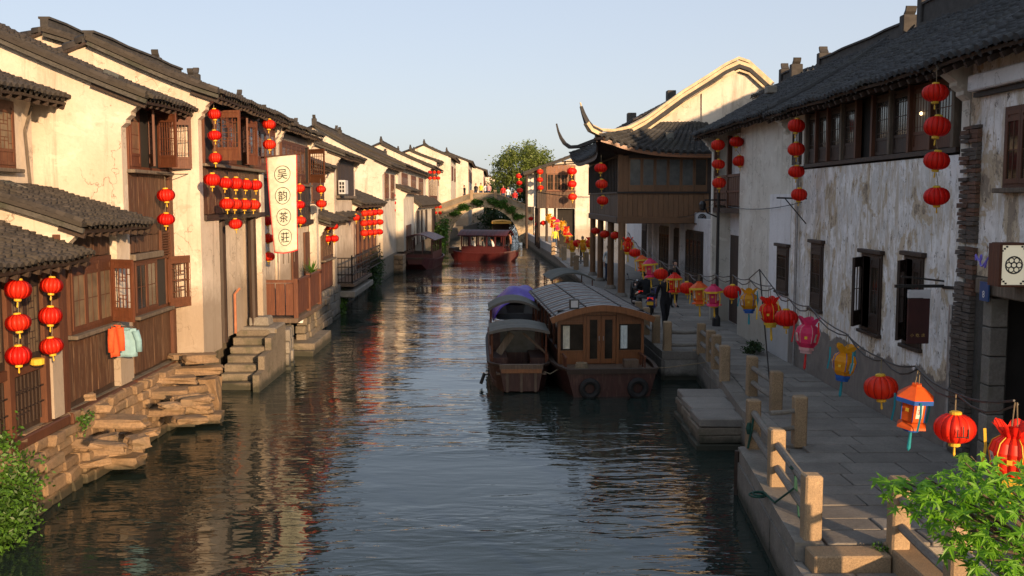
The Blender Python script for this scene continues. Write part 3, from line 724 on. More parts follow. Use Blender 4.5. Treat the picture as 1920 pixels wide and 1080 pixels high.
# paving slabs on the quay, each a piece of its own
pave = thing('quay_pavement', 'grey stone slab pavement of the right quay', 'pavement', (5.5, 20, 0.70)); del pave['category']; del pave['label']; pave['kind'] = 'structure'
def qx(y):
    e = QEDGE[1:]
    for (x0, y0), (x1, y1) in zip(e, e[1:]):
        if y0 <= y < y1: return x0 + (x1 - x0) * (y - y0) / (y1 - y0)
    return e[-1][0]
y = 11.27; row = 0
while y < 46:
    d = rnd(0.42, 0.62) if y < 30 else rnd(0.6, 0.9)
    xa = max(qx(y), qx(y + d * 0.5), qx(y + d)) + 0.30; x = xa + (0 if row % 2 else 0.3) - rnd(0, 0.2); x = xa; xend = 7.3 if y < 33 else 8.3
    while x < xend - 0.05:
        wd = rnd(0.75, 1.5) if y < 32 else rnd(1.2, 1.9)
        x2 = min(xend, x + wd)
        if xend - x2 < 0.35: x2 = xend
        m = MB(); t = rnd(-0.004, 0.006); m.cbox((x + 0.014, y + 0.014, 0.66), (x2 - 0.014, y + d - 0.014, 0.75 + t * 1.6), 0.010); m.obj('paving_slab', 'stone_slab', pave); x = x2
    y += d; row += 1
b = MB(); b.box((4.4, 46, 0.68), (8.3, 107, 0.748)); b.obj('far_paving', 'stone_slab', pave)
# coping stones along the quay edge
for (x0, y0), (x1, y1) in zip(QEDGE[1:14], QEDGE[2:15]):
    L = math.hypot(x1 - x0, y1 - y0); n = max(1, int(L / 1.25)); d = Vector((x1 - x0, y1 - y0, 0)).normalized(); nn = Vector((d.y, -d.x, 0))
    for i in range(n):
        m = MB(); a, c = L * i / n + 0.006, L * (i + 1) / n - 0.006
        cx = Vector((x0, y0, 0)) + d * (a + c) / 2 + nn * 0.13
        m.obox(cx + V(0, 0, 0.655 + rnd(-.004, .006)), (d, nn, V(0, 0, 1)), ((c - a) / 2, 0.165, 0.105)); m.obj('coping_stone', 'stone_grey', pave)
# wall blocks of the quay face, near the camera
qw = bpy.data.objects.new('quay_wall', None); COL.objects.link(qw); qw['_org'] = (0.0, 0.0, 0.0); qw['kind'] = 'structure'
for (x0, y0), (x1, y1) in zip([(3.2, 4.0), (3.55, 11.25), (4.0, 15.8), (4.72, 15.9), (4.78, 18.7), (5.1, 22.0), (5.42, 26.0), (4.5, 26.0)], [(3.55, 11.25), (4.0, 15.8), (4.72, 15.9), (4.78, 18.7), (5.1, 22.0), (5.42, 26.0), (4.5, 26.0), (4.4, 33)]):
    L = math.hypot(x1 - x0, y1 - y0); d = Vector((x1 - x0, y1 - y0, 0)).normalized(); nn = Vector((d.y, -d.x, 0))
    for r_, (za, zc) in enumerate(((-0.45, 0.10), (0.11, 0.54))):
        n = max(1, int(L / (1.0 + 0.3 * r_)))
        for i in range(n):
            m = MB(); a, c = L * i / n + 0.012, L * (i + 1) / n - 0.012
            cx = Vector((x0, y0, 0)) + d * (a + c) / 2 - nn * (0.01 - rnd(0, .02))
            m.obox(cx + V(0, 0, (za + zc) / 2), (d, nn, V(0, 0, 1)), ((c - a) / 2, 0.05, (zc - za) / 2)); m.obj('stone_block', 'stone_wall' if r_ == 0 else 'stone_grey', qw)
# step down at the near end of the quay
st = MB(); st.cbox((3.62, 10.86, 0.45), (4.5, 11.22, 0.74), 0.015); tag(st.obj('stone_step', 'granite'), 'worn granite step at the near end of the quay below lit post', 'step')
m = MB(); m.cbox((4.52, 9.2, 0.40), (4.86, 11.2, 0.80), 0.02); tag(m.obj('stone_kerb', 'granite'), 'low granite kerb carrying the railing beside the maple', 'kerb')
# floor slabs of the lower near part
for i in range(5):
    for j in range(3):
        m = MB(); m.cbox((3.45 + j * 0.62 + .01, 7.6 + i * 0.65, 0.45), (3.45 + (j + 1) * 0.62 - .01, 7.6 + (i + 1) * 0.65 - 0.014, 0.56 + rnd(-.004, .004)), 0.012); m.obj('paving_slab', 'stone_slab', pave)

# landing of stacked slabs reaching into the canal
ld = thing('stone_landing', 'boat landing of stacked grey stone slabs beside the quay', 'landing', (4.4, 20, 0))
lays = [(0.44, 0.60, 0.0), (0.28, 0.435, 0.03), (0.12, 0.275, 0.0), (-0.06, 0.115, 0.06), (-0.4, -0.065, 0.12)]
for z0, z1, o in lays:
    cuts = [18.55 - o * 0.2, 19.6 + rnd(-.2, .2), 20.6 + rnd(-.2, .2), 21.6]
    for a, c in zip(cuts, cuts[1:]):
        m = MB(); xl = 3.92 + (a - 18.6) * 0.06 - o
        m.cbox((xl, a + .006, z0), (4.80 + (a - 18.6) * 0.11, c - .006, z1), 0.02, 0.008); m.obj('slab', 'stone_slab' if z1 > 0.5 else 'stone_wall', ld)

# left bank: coursed stones under the first houses
lb = bpy.data.objects.new('bank_wall', None); COL.objects.link(lb); lb['_org'] = (0.0, 0.0, 0.0); lb['kind'] = 'structure'
def course(x0, y0, x1, y1, zs, ln, mat, parent, proud=0.06, j=0.02):
    L = math.hypot(x1 - x0, y1 - y0); d = Vector((x1 - x0, y1 - y0, 0)).normalized(); nn = Vector((d.y, -d.x, 0))
    for k, (za, zc) in enumerate(zip(zs, zs[1:])):
        a = -rnd(0, ln * 0.6)
        while a < L:
            l = ln * rnd(0.6, 1.5); aa, c = max(a, 0), min(a + l, L); a += l
            if c - aa < 0.08: continue
            o = rnd(0, proud); cx = Vector((x0, y0, 0)) + d * (aa + c) / 2 + nn * (o - 0.08)
            m = MB(); ax = (d, nn, V(0, 0, 1)); hs = ((c - aa) / 2 - 0.008, 0.16, (zc - za) / 2 - 0.007); cc = cx + V(0, 0, (za + zc) / 2)
            vs = [cc + ax[0] * hs[0] * i + ax[1] * hs[1] * q + ax[2] * hs[2] * p + V(rnd(-j, j), rnd(-j, j), rnd(-j, j)) * 0.6 for p in (-1, 1) for i, q in ((-1, -1), (1, -1), (1, 1), (-1, 1))]
            bm = bmesh.new(); bv = [bm.verts.new(v) for v in vs]; [bm.faces.new([bv[q] for q in f]) for f in HEX]; bmesh.ops.bevel(bm, geom=list(bm.edges), offset=min(0.025, 0.3 * min(hs)), segments=1, affect='EDGES', profile=0.5)
            bm.verts.index_update(); m.add([v.co[:] for v in bm.verts], [[v.index for v in f.verts] for f in bm.faces]); bm.free(); m.obj('stone', mat, parent)
course(-6.98, 9.0, -6.98, 16.4, [-0.4, -0.02, 0.2, 0.42, 0.6, 0.78, 0.95, 1.12, 1.30], 0.48, 'stone_warm', lb, 0.14, 0.035)
course(-6.94, 16.4, -6.74, 22.9, [-0.4, 0.0, 0.2, 0.38, 0.56, 0.74, 0.92, 1.1, 1.28], 0.4, 'stone_warm', lb, 0.13, 0.035)
course(-6.72, 27.9, -6.52, 37, [-0.4, 0.05, 0.34, 0.62, 0.88, 1.12, 1.30], 0.62, 'stone_wall', lb, 0.10)
course(-6.52, 36.2, -6.42, 41, [-0.4, 0.1, 0.4, 0.7, 1.0, 1.3], 0.5, 'stone_grey', lb, 0.08)
course(-6.85, 41, -6.85, 56, [-0.4, 0.1, 0.4, 0.7, 1.0, 1.3], 1.2, 'stone_wall', lb, 0.10)

# heaps of long slabs lying on the left bank (washing stones)
def heap(label, specs, origin):
    h = thing('stone_heap', label, 'stones', origin, 'washing stones on the left bank')
    for (px, py, z, L, Wd, T, yaw, tilt) in specs:
        c = on_z(px, py, z); m = MB(); bm = bmesh.new(); bmesh.ops.create_cube(bm, size=1.0)
        bmesh.ops.subdivide_edges(bm, edges=list(bm.edges), cuts=2, use_grid_fill=True)
        for v in bm.verts: v.co = Vector((v.co.x * L * .82, v.co.y * Wd * .8, v.co.z * T * .85)) + V(rnd(-1, 1) * .045, rnd(-1, 1) * .035, rnd(-1, 1) * .016)
        bmesh.ops.bevel(bm, geom=[e for e in bm.edges if e.calc_face_angle(0) > 0.6], offset=0.012, segments=1, affect='EDGES', profile=0.5)
        mt = Matrix.Rotation(R(yaw), 4, 'Z') @ Matrix.Rotation(R(tilt), 4, 'Y')
        bm.verts.index_update(); m.add([c + mt @ v.co for v in bm.verts], [[v.index for v in f.verts] for f in bm.faces]); bm.free()
        m.obj('slab', 'stone_warm', h)
heap('jumbled pile of long flat stone slabs below the nearest annex', [
    (205, 790, 0.95, 1.45, 0.62, 0.17, 8, 2), (185, 845, 0.48, 1.2, 0.5, 0.2, 12, -3), (130, 830, 0.75, 0.9, 0.45, 0.18, 25, 4), (225, 825, 0.62, 0.9, 0.5, 0.15, 5, 0), (205, 862, 0.22, 1.35, 0.6, 0.22, 0, 2),
    (245, 850, 0.22, 0.5, 0.5, 0.25, 15, 0), (150, 765, 1.2, 1.1, 0.5, 0.14, 30, 3), (250, 800, 0.75, 0.6, 0.4, 0.16, -10, 0), (140, 745, 1.36, 0.8, 0.4, 0.16, 40, 2), (115, 735, 1.45, 0.6, 0.4, 0.14, 35, 3)], (-6.5, 17.8, 0.2))
heap('stepped stack of stone slabs below the first two-storey house', [
    (290, 738, 0.95, 1.5, 0.6, 0.2, 12, 0), (285, 770, 0.62, 1.5, 0.55, 0.22, 12, 0), (365, 695, 1.15, 1.35, 0.5, 0.18, 15, 0), (350, 730, 0.78, 1.0, 0.5, 0.2, 60, 6), (365, 745, 0.6, 0.7, 0.5, 0.2, 10, 0), (370, 765, 0.4, 0.75, 0.5, 0.2, 0, 0),
    (375, 783, 0.16, 1.1, 0.6, 0.24, 8, 0), (320, 712, 1.1, 1.2, 0.5, 0.16, 20, 2), (395, 740, 0.5, 0.45, 0.5, 0.9, 0, 0), (300, 790, 0.18, 1.7, 0.6, 0.26, 14, 0), (350, 668, 1.38, 0.9, 0.35, 0.14, 35, 3), (375, 672, 1.42, 0.8, 0.4, 0.2, 30, 0)], (-6.4, 21.5, 0.2))

extra = []
for k in range(16): px = rnd(120, 400); extra.append((px, 905 - 0.46 * (px - 60) + rnd(-45, 20), rnd(0.35, 1.2), rnd(.3, .7), rnd(.25, .45), rnd(.1, .2), rnd(0, 50), rnd(-8, 8)))
heap('scattered rubble of small broken stones along the left bank', extra, (-6.6, 19.5, 0.4))
# stairs down to the water under the third house
stp = thing('water_stairs', 'flight of worn stone steps going down to the canal', 'stairs', (-6.3, 25.5, 0))
for k in range(8):
    z = 0.0 + 0.185 * k; y0 = 24.45 + 0.30 * k
    m = MB(); m.cbox((-6.9, y0, z - 0.19 - (0.3 if k == 0 else 0)), (-5.98 - 0.02 * (k % 2), y0 + (0.62 if k < 7 else 1.1), z - 0.004), 0.02, 0.012); m.obj('step', 'stone_wall', stp)
m = MB(); m.prism([(-5.97, 24.5, -0.4), (-5.97, 24.5, 0.42), (-5.97, 25.1, 0.46), (-5.97, 25.1, 0.80), (-5.97, 25.9, 0.84), (-5.97, 25.9, 1.16), (-5.97, 26.6, 1.2), (-5.97, 26.6, 1.30), (-5.97, 27.7, 1.30), (-5.97, 27.7, -0.4)], (0.16, 0, 0)); m.obj('side_wall', 'stone_wall', stp)
m = MB(); m.cbox((-6.75, 26.6, 1.12), (-5.85, 27.9, 1.34), 0.03, 0.02); m.obj('landing_slab', 'stone_grey', stp)
course(-5.82, 27.72, -5.95, 28.9, [-0.4, 0.1, 0.45, 0.8, 1.15], 0.5, 'stone_grey', stp, 0.08)
m = MB(); m.cbox((-6.6, 26.85, 1.34), (-6.1, 27.5, 1.58), 0.03, 0.02); tag(m.obj('stone_block', 'stone_grey'), 'squared stone block at the top of the water stairs', 'stone')
st2 = thing('water_stairs', 'small flight of stone steps to the water below the reddish balcony', 'stairs', (-5.9, 32, 0))
for k in range(3):
    m = MB(); m.cbox((-6.5, 30.0 + 0.2 * k, -0.3 + 0.2 * k), (-5.5 + 0.0 * k, 33.6, -0.04 + 0.2 * k), 0.02, 0.015); m.obj('step', 'stone_wall', st2)
course(-6.0, 31.2, -6.0, 36.0, [0.3, 0.55, 0.8, 1.05, 1.28], 0.6, 'stone_wall', st2, 0.08)
# ------------------------------------------------------------------ left bank houses
def leanto(name, label, s, Y0, Y1, Xf, zb, ze, Xr, zr, oh=0.45, mat='plaster', tmat='tile_warm', rows=12, eaves=True, near=True, far=False, col=0.25, corbel=True):
    Xe = Xf + s * oh
    root = thing(name, label, 'annex', ((Xf + Xr) / 2, (Y0 + Y1) / 2, zb))
    S = slope(Xe, ze, Xr, zr, Y0 - 0.1, 0.08); tiled(root, S, Y1 - Y0 + 0.2, rows, (s, 0), tmat, col, eaves)
    zw = ze + (zr - ze) * oh / abs(Xr - Xe)
    if near: gable(root, s, Xf, Xr, Xr, zb, zw, zr, Y0, 0.2, oh, corbel, mat, 0.08, Xe, ze, back=False); verge(root, S, 0.0, -1, tmat)
    if far: gable(root, s, Xf, Xr, Xr, zb, zw, zr, Y1 - 0.2, 0.2, oh, corbel, mat, 0.08, Xe, ze, back=False)
    return root, zw

# set-back two-storey house behind the annexes
hz, zw = house('canal_house', 'set-back two-storey cream house behind the nearest low annexes', 1, 11.5, 18.95, -8.5, 1.3, 6.62, -11.2, 7.9, 0.5, rows=26, eaves=True, far_gable=False, col=0.21)
window(hz, -8.5, 1, 15.9, 17.9, 5.36, 6.42, 3, 'wood_red', 'pane_dusty', 'meander', low=0.24)
b = MB(); b.tube([(-8.42, 18.55, 6.45), (-8.40, 18.2, 6.0), (-8.40, 18.25, 5.55), (-8.38, 18.3, 4.9)], 0.03, 6); b.obj('drain_pipe', 'wood_grey', hz)
# nearest annex
a0, zw = leanto('annex_house', 'nearest low annex with dark latticed wooden front and lanterns', 1, 10.8, 16.05, -7.0, 1.3, 3.86, -8.45, 4.52, 0.5, rows=20, col=0.2, corbel=False)
bx(a0, (-7.25, 10.8, 1.3), (-7.05, 16.05, 3.9), 'wood_dark', 'front_wall')
for i, yy in enumerate((10.9, 12.1, 13.2, 14.3, 15.45, 15.98)):
    b = MB(); b.box((-7.05, yy - 0.07, 1.3), (-6.93, yy + 0.07, 3.82)); b.obj('post', 'wood_frame', a0)
for yy0, yy1 in ((12.2, 13.1), (13.3, 14.2), (14.4, 15.35)):
    window(a0, -7.03, 1, yy0, yy1, 2.38, 3.62, 2, 'wood_dark', 'pane_dusty', 'meander', sill=False, low=0.0, top=0.12)
    b = MB(); fence_lattice(b, V(-6.97, yy0, 1.4), V(0, 1, 0), yy1 - yy0, 1.42, 2.16, 0.11, 0.022)
    for zz in (1.6, 1.95): b.bar((-6.965, yy0, zz), (-6.965, yy0 + 0.45, zz), 0.022)
    tag(b.obj('lattice_panel', 'wood_dark', a0), kind='stuff')
    bx(a0, (-7.04, yy0, 2.18), (-6.95, yy1, 2.32), 'wood_frame', 'rail')
bx(a0, (-7.02, 15.55, 1.32), (-6.90, 15.92, 2.4), 'plaster', 'painted_post')
bx(a0, (-7.1, 10.8, 1.12), (-6.86, 16.05, 1.29), 'wood_frame', 'sill_beam', c=0.02)
# second annex
a2, zw = leanto('annex_house', 'low annex with wooden shutters below the big cream gable', 1, 16.1, 19.0, -7.0, 1.3, 4.32, -8.45, 4.98, 0.5, rows=20, col=0.2)
bx(a2, (-7.25, 16.3, 1.3), (-7.04, 18.4, 4.3), 'wood_dark', 'front_wall')
planks(a2, -7.0, 1, 16.3, 18.3, 3.78, 4.34, 8, 'wood_panel')
planks(a2, -7.0, 1, 16.3, 18.3, 1.42, 2.42, 8, 'wood_panel')
window(a2, -7.0, 1, 16.5, 18.2, 2.58, 3.70, 3, 'wood_frame', 'pane_dusty', 'cross', low=0.0, top=0.16)
casement(a2, (-6.94, 18.2, 0), (0.9, -0.42), 0.5, 2.55, 3.68, 'wood_red', None, 'meander', low=0.2, nm='casement')
bx(a2, (-7.12, 18.45, 1.3), (-6.93, 19.0, 4.45), 'plaster', 'pilaster')
bx(a2, (-7.08, 16.1, 1.10), (-6.84, 19.0, 1.29), 'wood_frame', 'sill_beam', c=0.02)
b = MB(); b.box((-7.06, 16.08, 1.3), (-6.94, 16.24, 4.2)); b.obj('post', 'wood_frame', a2)
# first big gable house
hb, zw = house('canal_house', 'cream two-storey house with big sunlit gable and hinged wooden shutters', 1, 19.05, 21.75, -7.0, 1.3, 6.66, -11.2, 8.75, 0.55, rows=44, eaves=True, far_gable=False, front=False, col=0.21)
bx(hb, (-7.25, 19.31, 1.3), (-7.04, 21.75, 6.8), 'wood_dark', 'front_wall')
window(hb, -7.0, 1, 19.4, 21.5, 5.40, 6.55, 4, 'wood_red', 'pane_dusty', 'vertical', opens=((1, 28), (2, 62), (3, 112)), low=0.2, top=0.14)
planks(hb, -7.0, 1, 19.35, 21.6, 4.06, 5.26, 9, 'wood_panel')
planks(hb, -7.0, 1, 19.35, 20.95, 3.72, 4.04, 6, 'wood_panel')
lv = MB()
for k in range(9): lv.obox((-6.975, 21.28, 3.62 + 0.055 * k), (V(0.8, 0, -0.6), V(0, 1, 0), V(0.6, 0, 0.8)), (0.03, 0.26, 0.006))
lv.box((-7.01, 21.0, 3.56), (-6.95, 21.05, 4.12)); lv.box((-7.01, 21.52, 3.56), (-6.95, 21.57, 4.12)); lv.obj('louvre', 'wood_frame', hb)
bx(hb, (-7.02, 19.3, 3.58), (-6.9, 20.98, 3.70), 'wood_grey', 'rail', c=0.01)
window(hb, -7.0, 1, 19.45, 21.3, 2.55, 3.52, 3, 'wood_frame', 'pane', 'cross', opens=((2, 150),), low=0.0, top=0.0)
casement(hb, (-6.93, 21.35, 0), (0.55, 0.84), 0.6, 2.45, 3.55, 'wood_frame', None, 'meander', low=0.16)
planks(hb, -7.0, 1, 19.35, 21.6, 1.36, 2.40, 8, 'wood_panel')
bx(hb, (-7.1, 19.05, 1.12), (-6.84, 21.75, 1.29), 'wood_frame', 'sill_beam', c=0.02)
bx(hb, (-7.04, 21.55, 1.3), (-6.92, 21.72, 6.5), 'wood_frame', 'post')
# second big house with overhanging upper floor
hc, zw = house('canal_house', 'tall cream house with overhanging wooden upper floor hung with lantern rows', 1, 21.8, 27.7, -6.36, 1.3, 7.02, -8.6, 8.12, 0.5, rows=34, eaves=True, front=False, far_gable=False, col=0.21, rends=False, rh=0.22)
bx(hc, (-6.62, 22.06, 4.3), (-6.42, 27.7, 6.9), 'wood_dark', 'front_wall')
bx(hc, (-7.0, 22.06, 1.3), (-6.72, 27.3, 4.3), 'plaster', 'ground_wall')
bx(hc, (-6.62, 22.06, 1.3), (-6.36, 23.25, 4.3), 'plaster', 'pier')
bx(hc, (-7.0, 22.07, 4.30), (-6.30, 27.7, 4.42), 'wood_dark', 'floor_beam')
window(hc, -6.36, 1, 22.2, 27.4, 5.62, 6.78, 8, 'wood_red', 'pane', 'meander', opens=((0, 80), (4, 24), (5, -20)), low=0.24, top=0.12)
planks(hc, -6.36, 1, 22.1, 27.5, 4.44, 5.46, 18, 'wood_panel')
for yy in (23.9, 26.95):
    b = MB(); b.tube([(-6.5, yy, 1.34), (-6.5, yy, 4.3)], 0.11, 10); b.obj('column', 'wood_dark', hc)
bx(hc, (-6.73, 23.55, 1.34), (-6.68, 23.8, 4.2), 'wood_dark', 'door_jamb')
lv = MB()
for k in range(10): lv.obox((-6.66, 24.3, 3.55 + 0.07 * k), (V(0.8, 0, -0.6), V(0, 1, 0), V(0.6, 0, 0.8)), (0.04, 0.34, 0.008))
lv.box((-6.71, 23.92, 3.5), (-6.61, 23.98, 4.26)); lv.box((-6.71, 24.62, 3.5), (-6.61, 24.68, 4.26)); lv.obj('louvre', 'wood_dark', hc)
bx(hc, (-6.55, 27.3, 1.3), (-6.32, 27.72, 5.5), 'plaster', 'pilaster')
b = MB(); b.tube([(-6.62, 25.5, 1.34), (-6.62, 25.5, 2.35), (-6.5, 25.55, 2.5)], 0.035, 6); b.obj('stove_pipe', 'terracotta', hc)
# house behind it with its own ridge
h2, zw = house('canal_house', 'house at the back whose dark ridge rises behind the first gables', 1, 22.9, 29.0, -9.2, 5.0, 8.15, -10.0, 8.52, 0.3, rows=8, front=False, far_gable=False, corbel=False, rh=0.3, rends=False)
# narrow and wider houses behind the banner
hd, zw = house('canal_house', 'narrow house with carved corbel just behind the shop banner', 1, 27.9, 31.3, -6.72, 1.3, 7.16, -9.2, 8.2, 0.45, rows=18, eaves=True, front=False, far_gable=True)
bx(hd, (-7.0, 28.16, 1.3), (-6.78, 31.05, 7.0), 'plaster', 'front_wall')
window(hd, -6.72, 1, 28.3, 30.9, 5.5, 6.85, 4, 'wood_red', 'pane', 'meander', low=0.22)
planks(hd, -6.72, 1, 28.3, 30.9, 4.2, 5.34, 8, 'wood_panel')
bx(hd, (-6.82, 28.2, 1.3), (-6.68, 28.4, 4.2), 'wood_frame', 'post')
he, zw = house('canal_house', 'house with bare dark upper boards and lanterns behind the banner', 1, 31.4, 37.0, -6.72, 1.3, 7.05, -9.3, 8.15, 0.45, rows=18, eaves=True, front=False)
bx(he, (-7.0, 31.66, 1.3), (-6.78, 36.74, 6.9), 'plaster', 'front_wall')
window(he, -6.72, 1, 31.8, 36.5, 5.35, 6.6, 6, 'wood_frame', 'pane', 'vertical', opens=((5, 55),), low=0.22)
planks(he, -6.66, 1, 31.7, 36.6, 4.05, 5.22, 14, 'wood_dark')
bx(he, (-6.85, 31.4, 3.9), (-6.55, 36.9, 4.05), 'wood_dark', 'floor_beam')
for yy in (33.4, 35.6): bx(he, (-6.76, yy, 1.3), (-6.70, yy + 0.9, 3.6), 'wood_frame', 'door')
bx(he, (-6.74, 36.55, 0.6), (-6.46, 37.0, 4.6), 'plaster_pale', 'pilaster')
# reddish balcony on the water
bal = thing('timber_balcony', 'reddish boarded balcony fence standing over the water', 'balcony', (-6.1, 30, 1.2))
bx(bal, (-6.7, 28.55, 1.22), (-5.62, 32.6, 1.36), 'wood_deck', 'floor', c=0.015)
for x_, y_ in ((-5.68, 28.65), (-6.6, 28.65), (-5.68, 30.6), (-5.68, 32.5)):
    bx(bal, (x_ - 0.06, y_ - 0.06, 1.36), (x_ + 0.06, y_ + 0.06, 2.5), 'wood_red', 'post')
for k in range(14): bx(bal, (-5.70, 28.74 + k * 0.265, 1.44), (-5.67, 28.99 + k * 0.265, 2.36), 'wood_red', 'board')
for k in range(3): bx(bal, (-6.54 + k * 0.28, 28.64, 1.44), (-6.29 + k * 0.28, 28.67, 2.36), 'wood_red', 'board')
bx(bal, (-5.74, 28.6, 2.38), (-5.62, 32.6, 2.46), 'wood_red', 'handrail'); bx(bal, (-6.6, 28.6, 2.38), (-5.74, 28.7, 2.46), 'wood_red', 'handrail')

# single-storey wooden front, then the roofs with the lantern wall
l3, zw = leanto('annex_house', 'single-storey wooden shopfront with white corner posts past the banner', 1, 37.1, 40.8, -6.45, 1.3, 3.92, -8.3, 4.75, 0.45, rows=12, eaves=True)
bx(l3, (-6.75, 37.3, 1.3), (-6.49, 40.8, 3.95), 'wood_dark', 'front_wall')
window(l3, -6.45, 1, 37.5, 39.9, 2.55, 3.6, 4, 'wood_panel', 'pane', 'vertical', low=0.0)
planks(l3, -6.45, 1, 37.35, 40.0, 1.36, 2.35, 8, 'wood_red')
bx(l3, (-6.6, 40.1, 1.2), (-6.38, 40.7, 3.9), 'plaster_pale', 'corner_post')
h5, zw = house('canal_house', 'little cream house with boarded window above the wooden shopfront', 1, 37.6, 41.6, -7.0, 1.3, 6.05, -9.6, 7.3, 0.45, rows=14, eaves=True)
bx(h5, (-7.0, 38.6, 4.75), (-6.94, 41.2, 5.75), 'wood_frame', 'shutter'); bx(h5, (-7.0, 38.4, 4.6), (-6.86, 41.3, 4.72), 'wood_frame', 'sill')
h6, zw = house('canal_house', 'cream house with a wide dark boarded bay and air conditioner', 1, 42.6, 49.0, -6.75, 1.3, 6.66, -9.6, 8.1, 0.5, rows=18, eaves=True)
planks(h6, -6.70, 1, 43.2, 48.2, 4.95, 6.45, 12, 'wood_dark'); bx(h6, (-6.76, 43.0, 4.82), (-6.6, 48.4, 4.94), 'wood_grey', 'sill')
l4, zw = leanto('annex_house', 'low tiled annex beside the dark railing', 1, 43.0, 47.8, -6.9, 1.3, 4.0, -8.8, 4.9, 0.5, rows=12)
bx(l4, (-7.2, 43.2, 1.3), (-6.94, 47.8, 4.0), 'plaster', 'front_wall')
for yy in (43.6, 45.6): bx(l4, (-6.95, yy, 1.34), (-6.88, yy + 1.1, 3.5), 'wood_dark', 'door')
l5, zw = leanto('annex_house', 'low tiled annex hidden behind the grid of red lanterns', 1, 48.0, 58.6, -6.8, 1.3, 4.55, -9.2, 5.8, 0.5, rows=14, far=True)
bx(l5, (-7.1, 48.2, 1.3), (-6.84, 58.6, 4.5), 'wood_red', 'front_wall')
for k in range(6): bx(l5, (-6.84, 48.4 + k * 1.7, 1.35), (-6.74, 48.6 + k * 1.7, 4.4), 'wood_frame', 'post')
h7, zw = house('canal_house', 'tall blank cream gable house past the lantern grid', 1, 58.8, 66.8, -6.5, 1.3, 6.75, -10.4, 9.05, 0.55, rows=20, eaves=True, mat='plaster_pale')
window(h7, -6.5, 1, 60, 62, 4.9, 6.3, 2, 'wood_red', 'pane', 'cross')
window(h7, -6.5, 1, 63.5, 65.5, 4.9, 6.3, 2, 'wood_red', 'pane', 'cross')
h8, zw = house('canal_house', 'cream house with three red shuttered bays beyond the blank gable', 1, 67.2, 95.0, -6.4, 1.3, 7.05, -10.2, 8.95, 0.55, rows=18, mat='plaster_pale')
for y0, y1 in ((70, 74.5), (78, 82.5), (86, 91)):
    window(h8, -6.4, 1, y0, y1, 4.6, 6.6, 4, 'wood_red', 'pane', 'cross', sill=True)
l6, zw = leanto('annex_house', 'long low annex with lanterns before the arched bridge', 1, 76.0, 104.0, -5.95, 1.3, 4.3, -6.4, 5.1, 0.5, mat='plaster_pale', rows=8, eaves=False, far=True)
bx(l6, (-6.25, 76.2, 1.3), (-6.0, 103.8, 4.35), 'plaster_pale', 'front_wall')
for y0, y1 in ((78, 80.5), (82.5, 84), (88, 90), (97, 103)): bx(l6, (-6.02, y0, 1.3), (-5.93, y1, 3.9), 'wood_dark', 'door')
l7, zw = leanto('annex_house', 'sunlit cream annex wall beside the moored red tour boat', 1, 66.9, 75.8, -6.0, 1.3, 5.35, -8.5, 6.5, 0.5, mat='plaster_pale', rows=10, eaves=False)
bx(l7, (-6.3, 67.1, 1.3), (-6.02, 75.8, 5.3), 'plaster_pale', 'front_wall')
bx(l7, (-6.03, 69, 1.3), (-5.95, 72.5, 3.0), 'wood_frame', 'gate')
h9, zw = house('canal_house', 'cream house with orange-lit wooden bay next to the bridge', 1, 95.3, 112.0, -6.2, 1.3, 7.9, -10.6, 10.1, 0.6, rows=16, mat='plaster_pale')
window(h9, -6.2, 1, 96.5, 110, 4.2, 7.4, 5, 'wood_red', 'pane', 'cross', low=0.3); bx(h9, (-6.2, 96.2, 2.9), (-6.1, 110, 4.0), 'wood_orange', 'panel')
# houses beyond the bridge
def far_house(label, Y0, Y1, Xf, Xr, ze, zr, mat='plaster_pale', wins=2):
    h, zw = house('canal_house', label, 1, Y0, Y1, Xf, 1.3, ze, Xr, zr, 0.6, rows=10, mat=mat, col=0.35, corbel=False)
    for k in range(wins):
        y0 = Y0 + (Y1 - Y0) * (k + 0.25) / wins; bx(h, (Xf, y0, ze - 2.6), (Xf + 0.06, y0 + (Y1 - Y0) / wins * 0.5, ze - 0.9), 'wood_red', 'window')
    return h
far_house('far cream house with symmetrical stepped gable behind the bridge', 118, 134, -5.0, -8.1, 9.7, 11.2)
far_house('far low cream house whose roof edge curves behind the bridge', 113, 117.5, -6.4, -9.3, 9.0, 10.3)
far_house('farthest but one cream house in the row behind the bridge', 136, 160, -3.4, -6.3, 9.9, 11.2, wins=3)
far_house('long cream house closing the row beyond the bridge', 162, 205, -1.6, -4.4, 9.5, 10.7, wins=4)
far_house('last pale house at the end of the canal', 207, 270, 0.5, -2.4, 9.0, 10.3, wins=4)
# glass skylight tiles
for root_, px, py, Y, zz in ((hb, 213, 133, 20.4, None), (a2, 26, 356, 17.2, None)):
    c = at_y(px, py, Y); zz = (6.66 + 2.09 * 0.92 * (-6.45 - c.x) / 4.75) if root_ is hb else (4.32 + 0.66 * 0.95 * (-6.5 - c.x) / 1.95)
    m = MB(); m.obox((c.x, c.y, zz + 0.12), (V(0.92, 0, -0.39), V(0, 1, 0), V(0.39, 0, 0.92)), (0.16, 0.15, 0.05)); m.obj('skylight', 'pane_grey', root_)
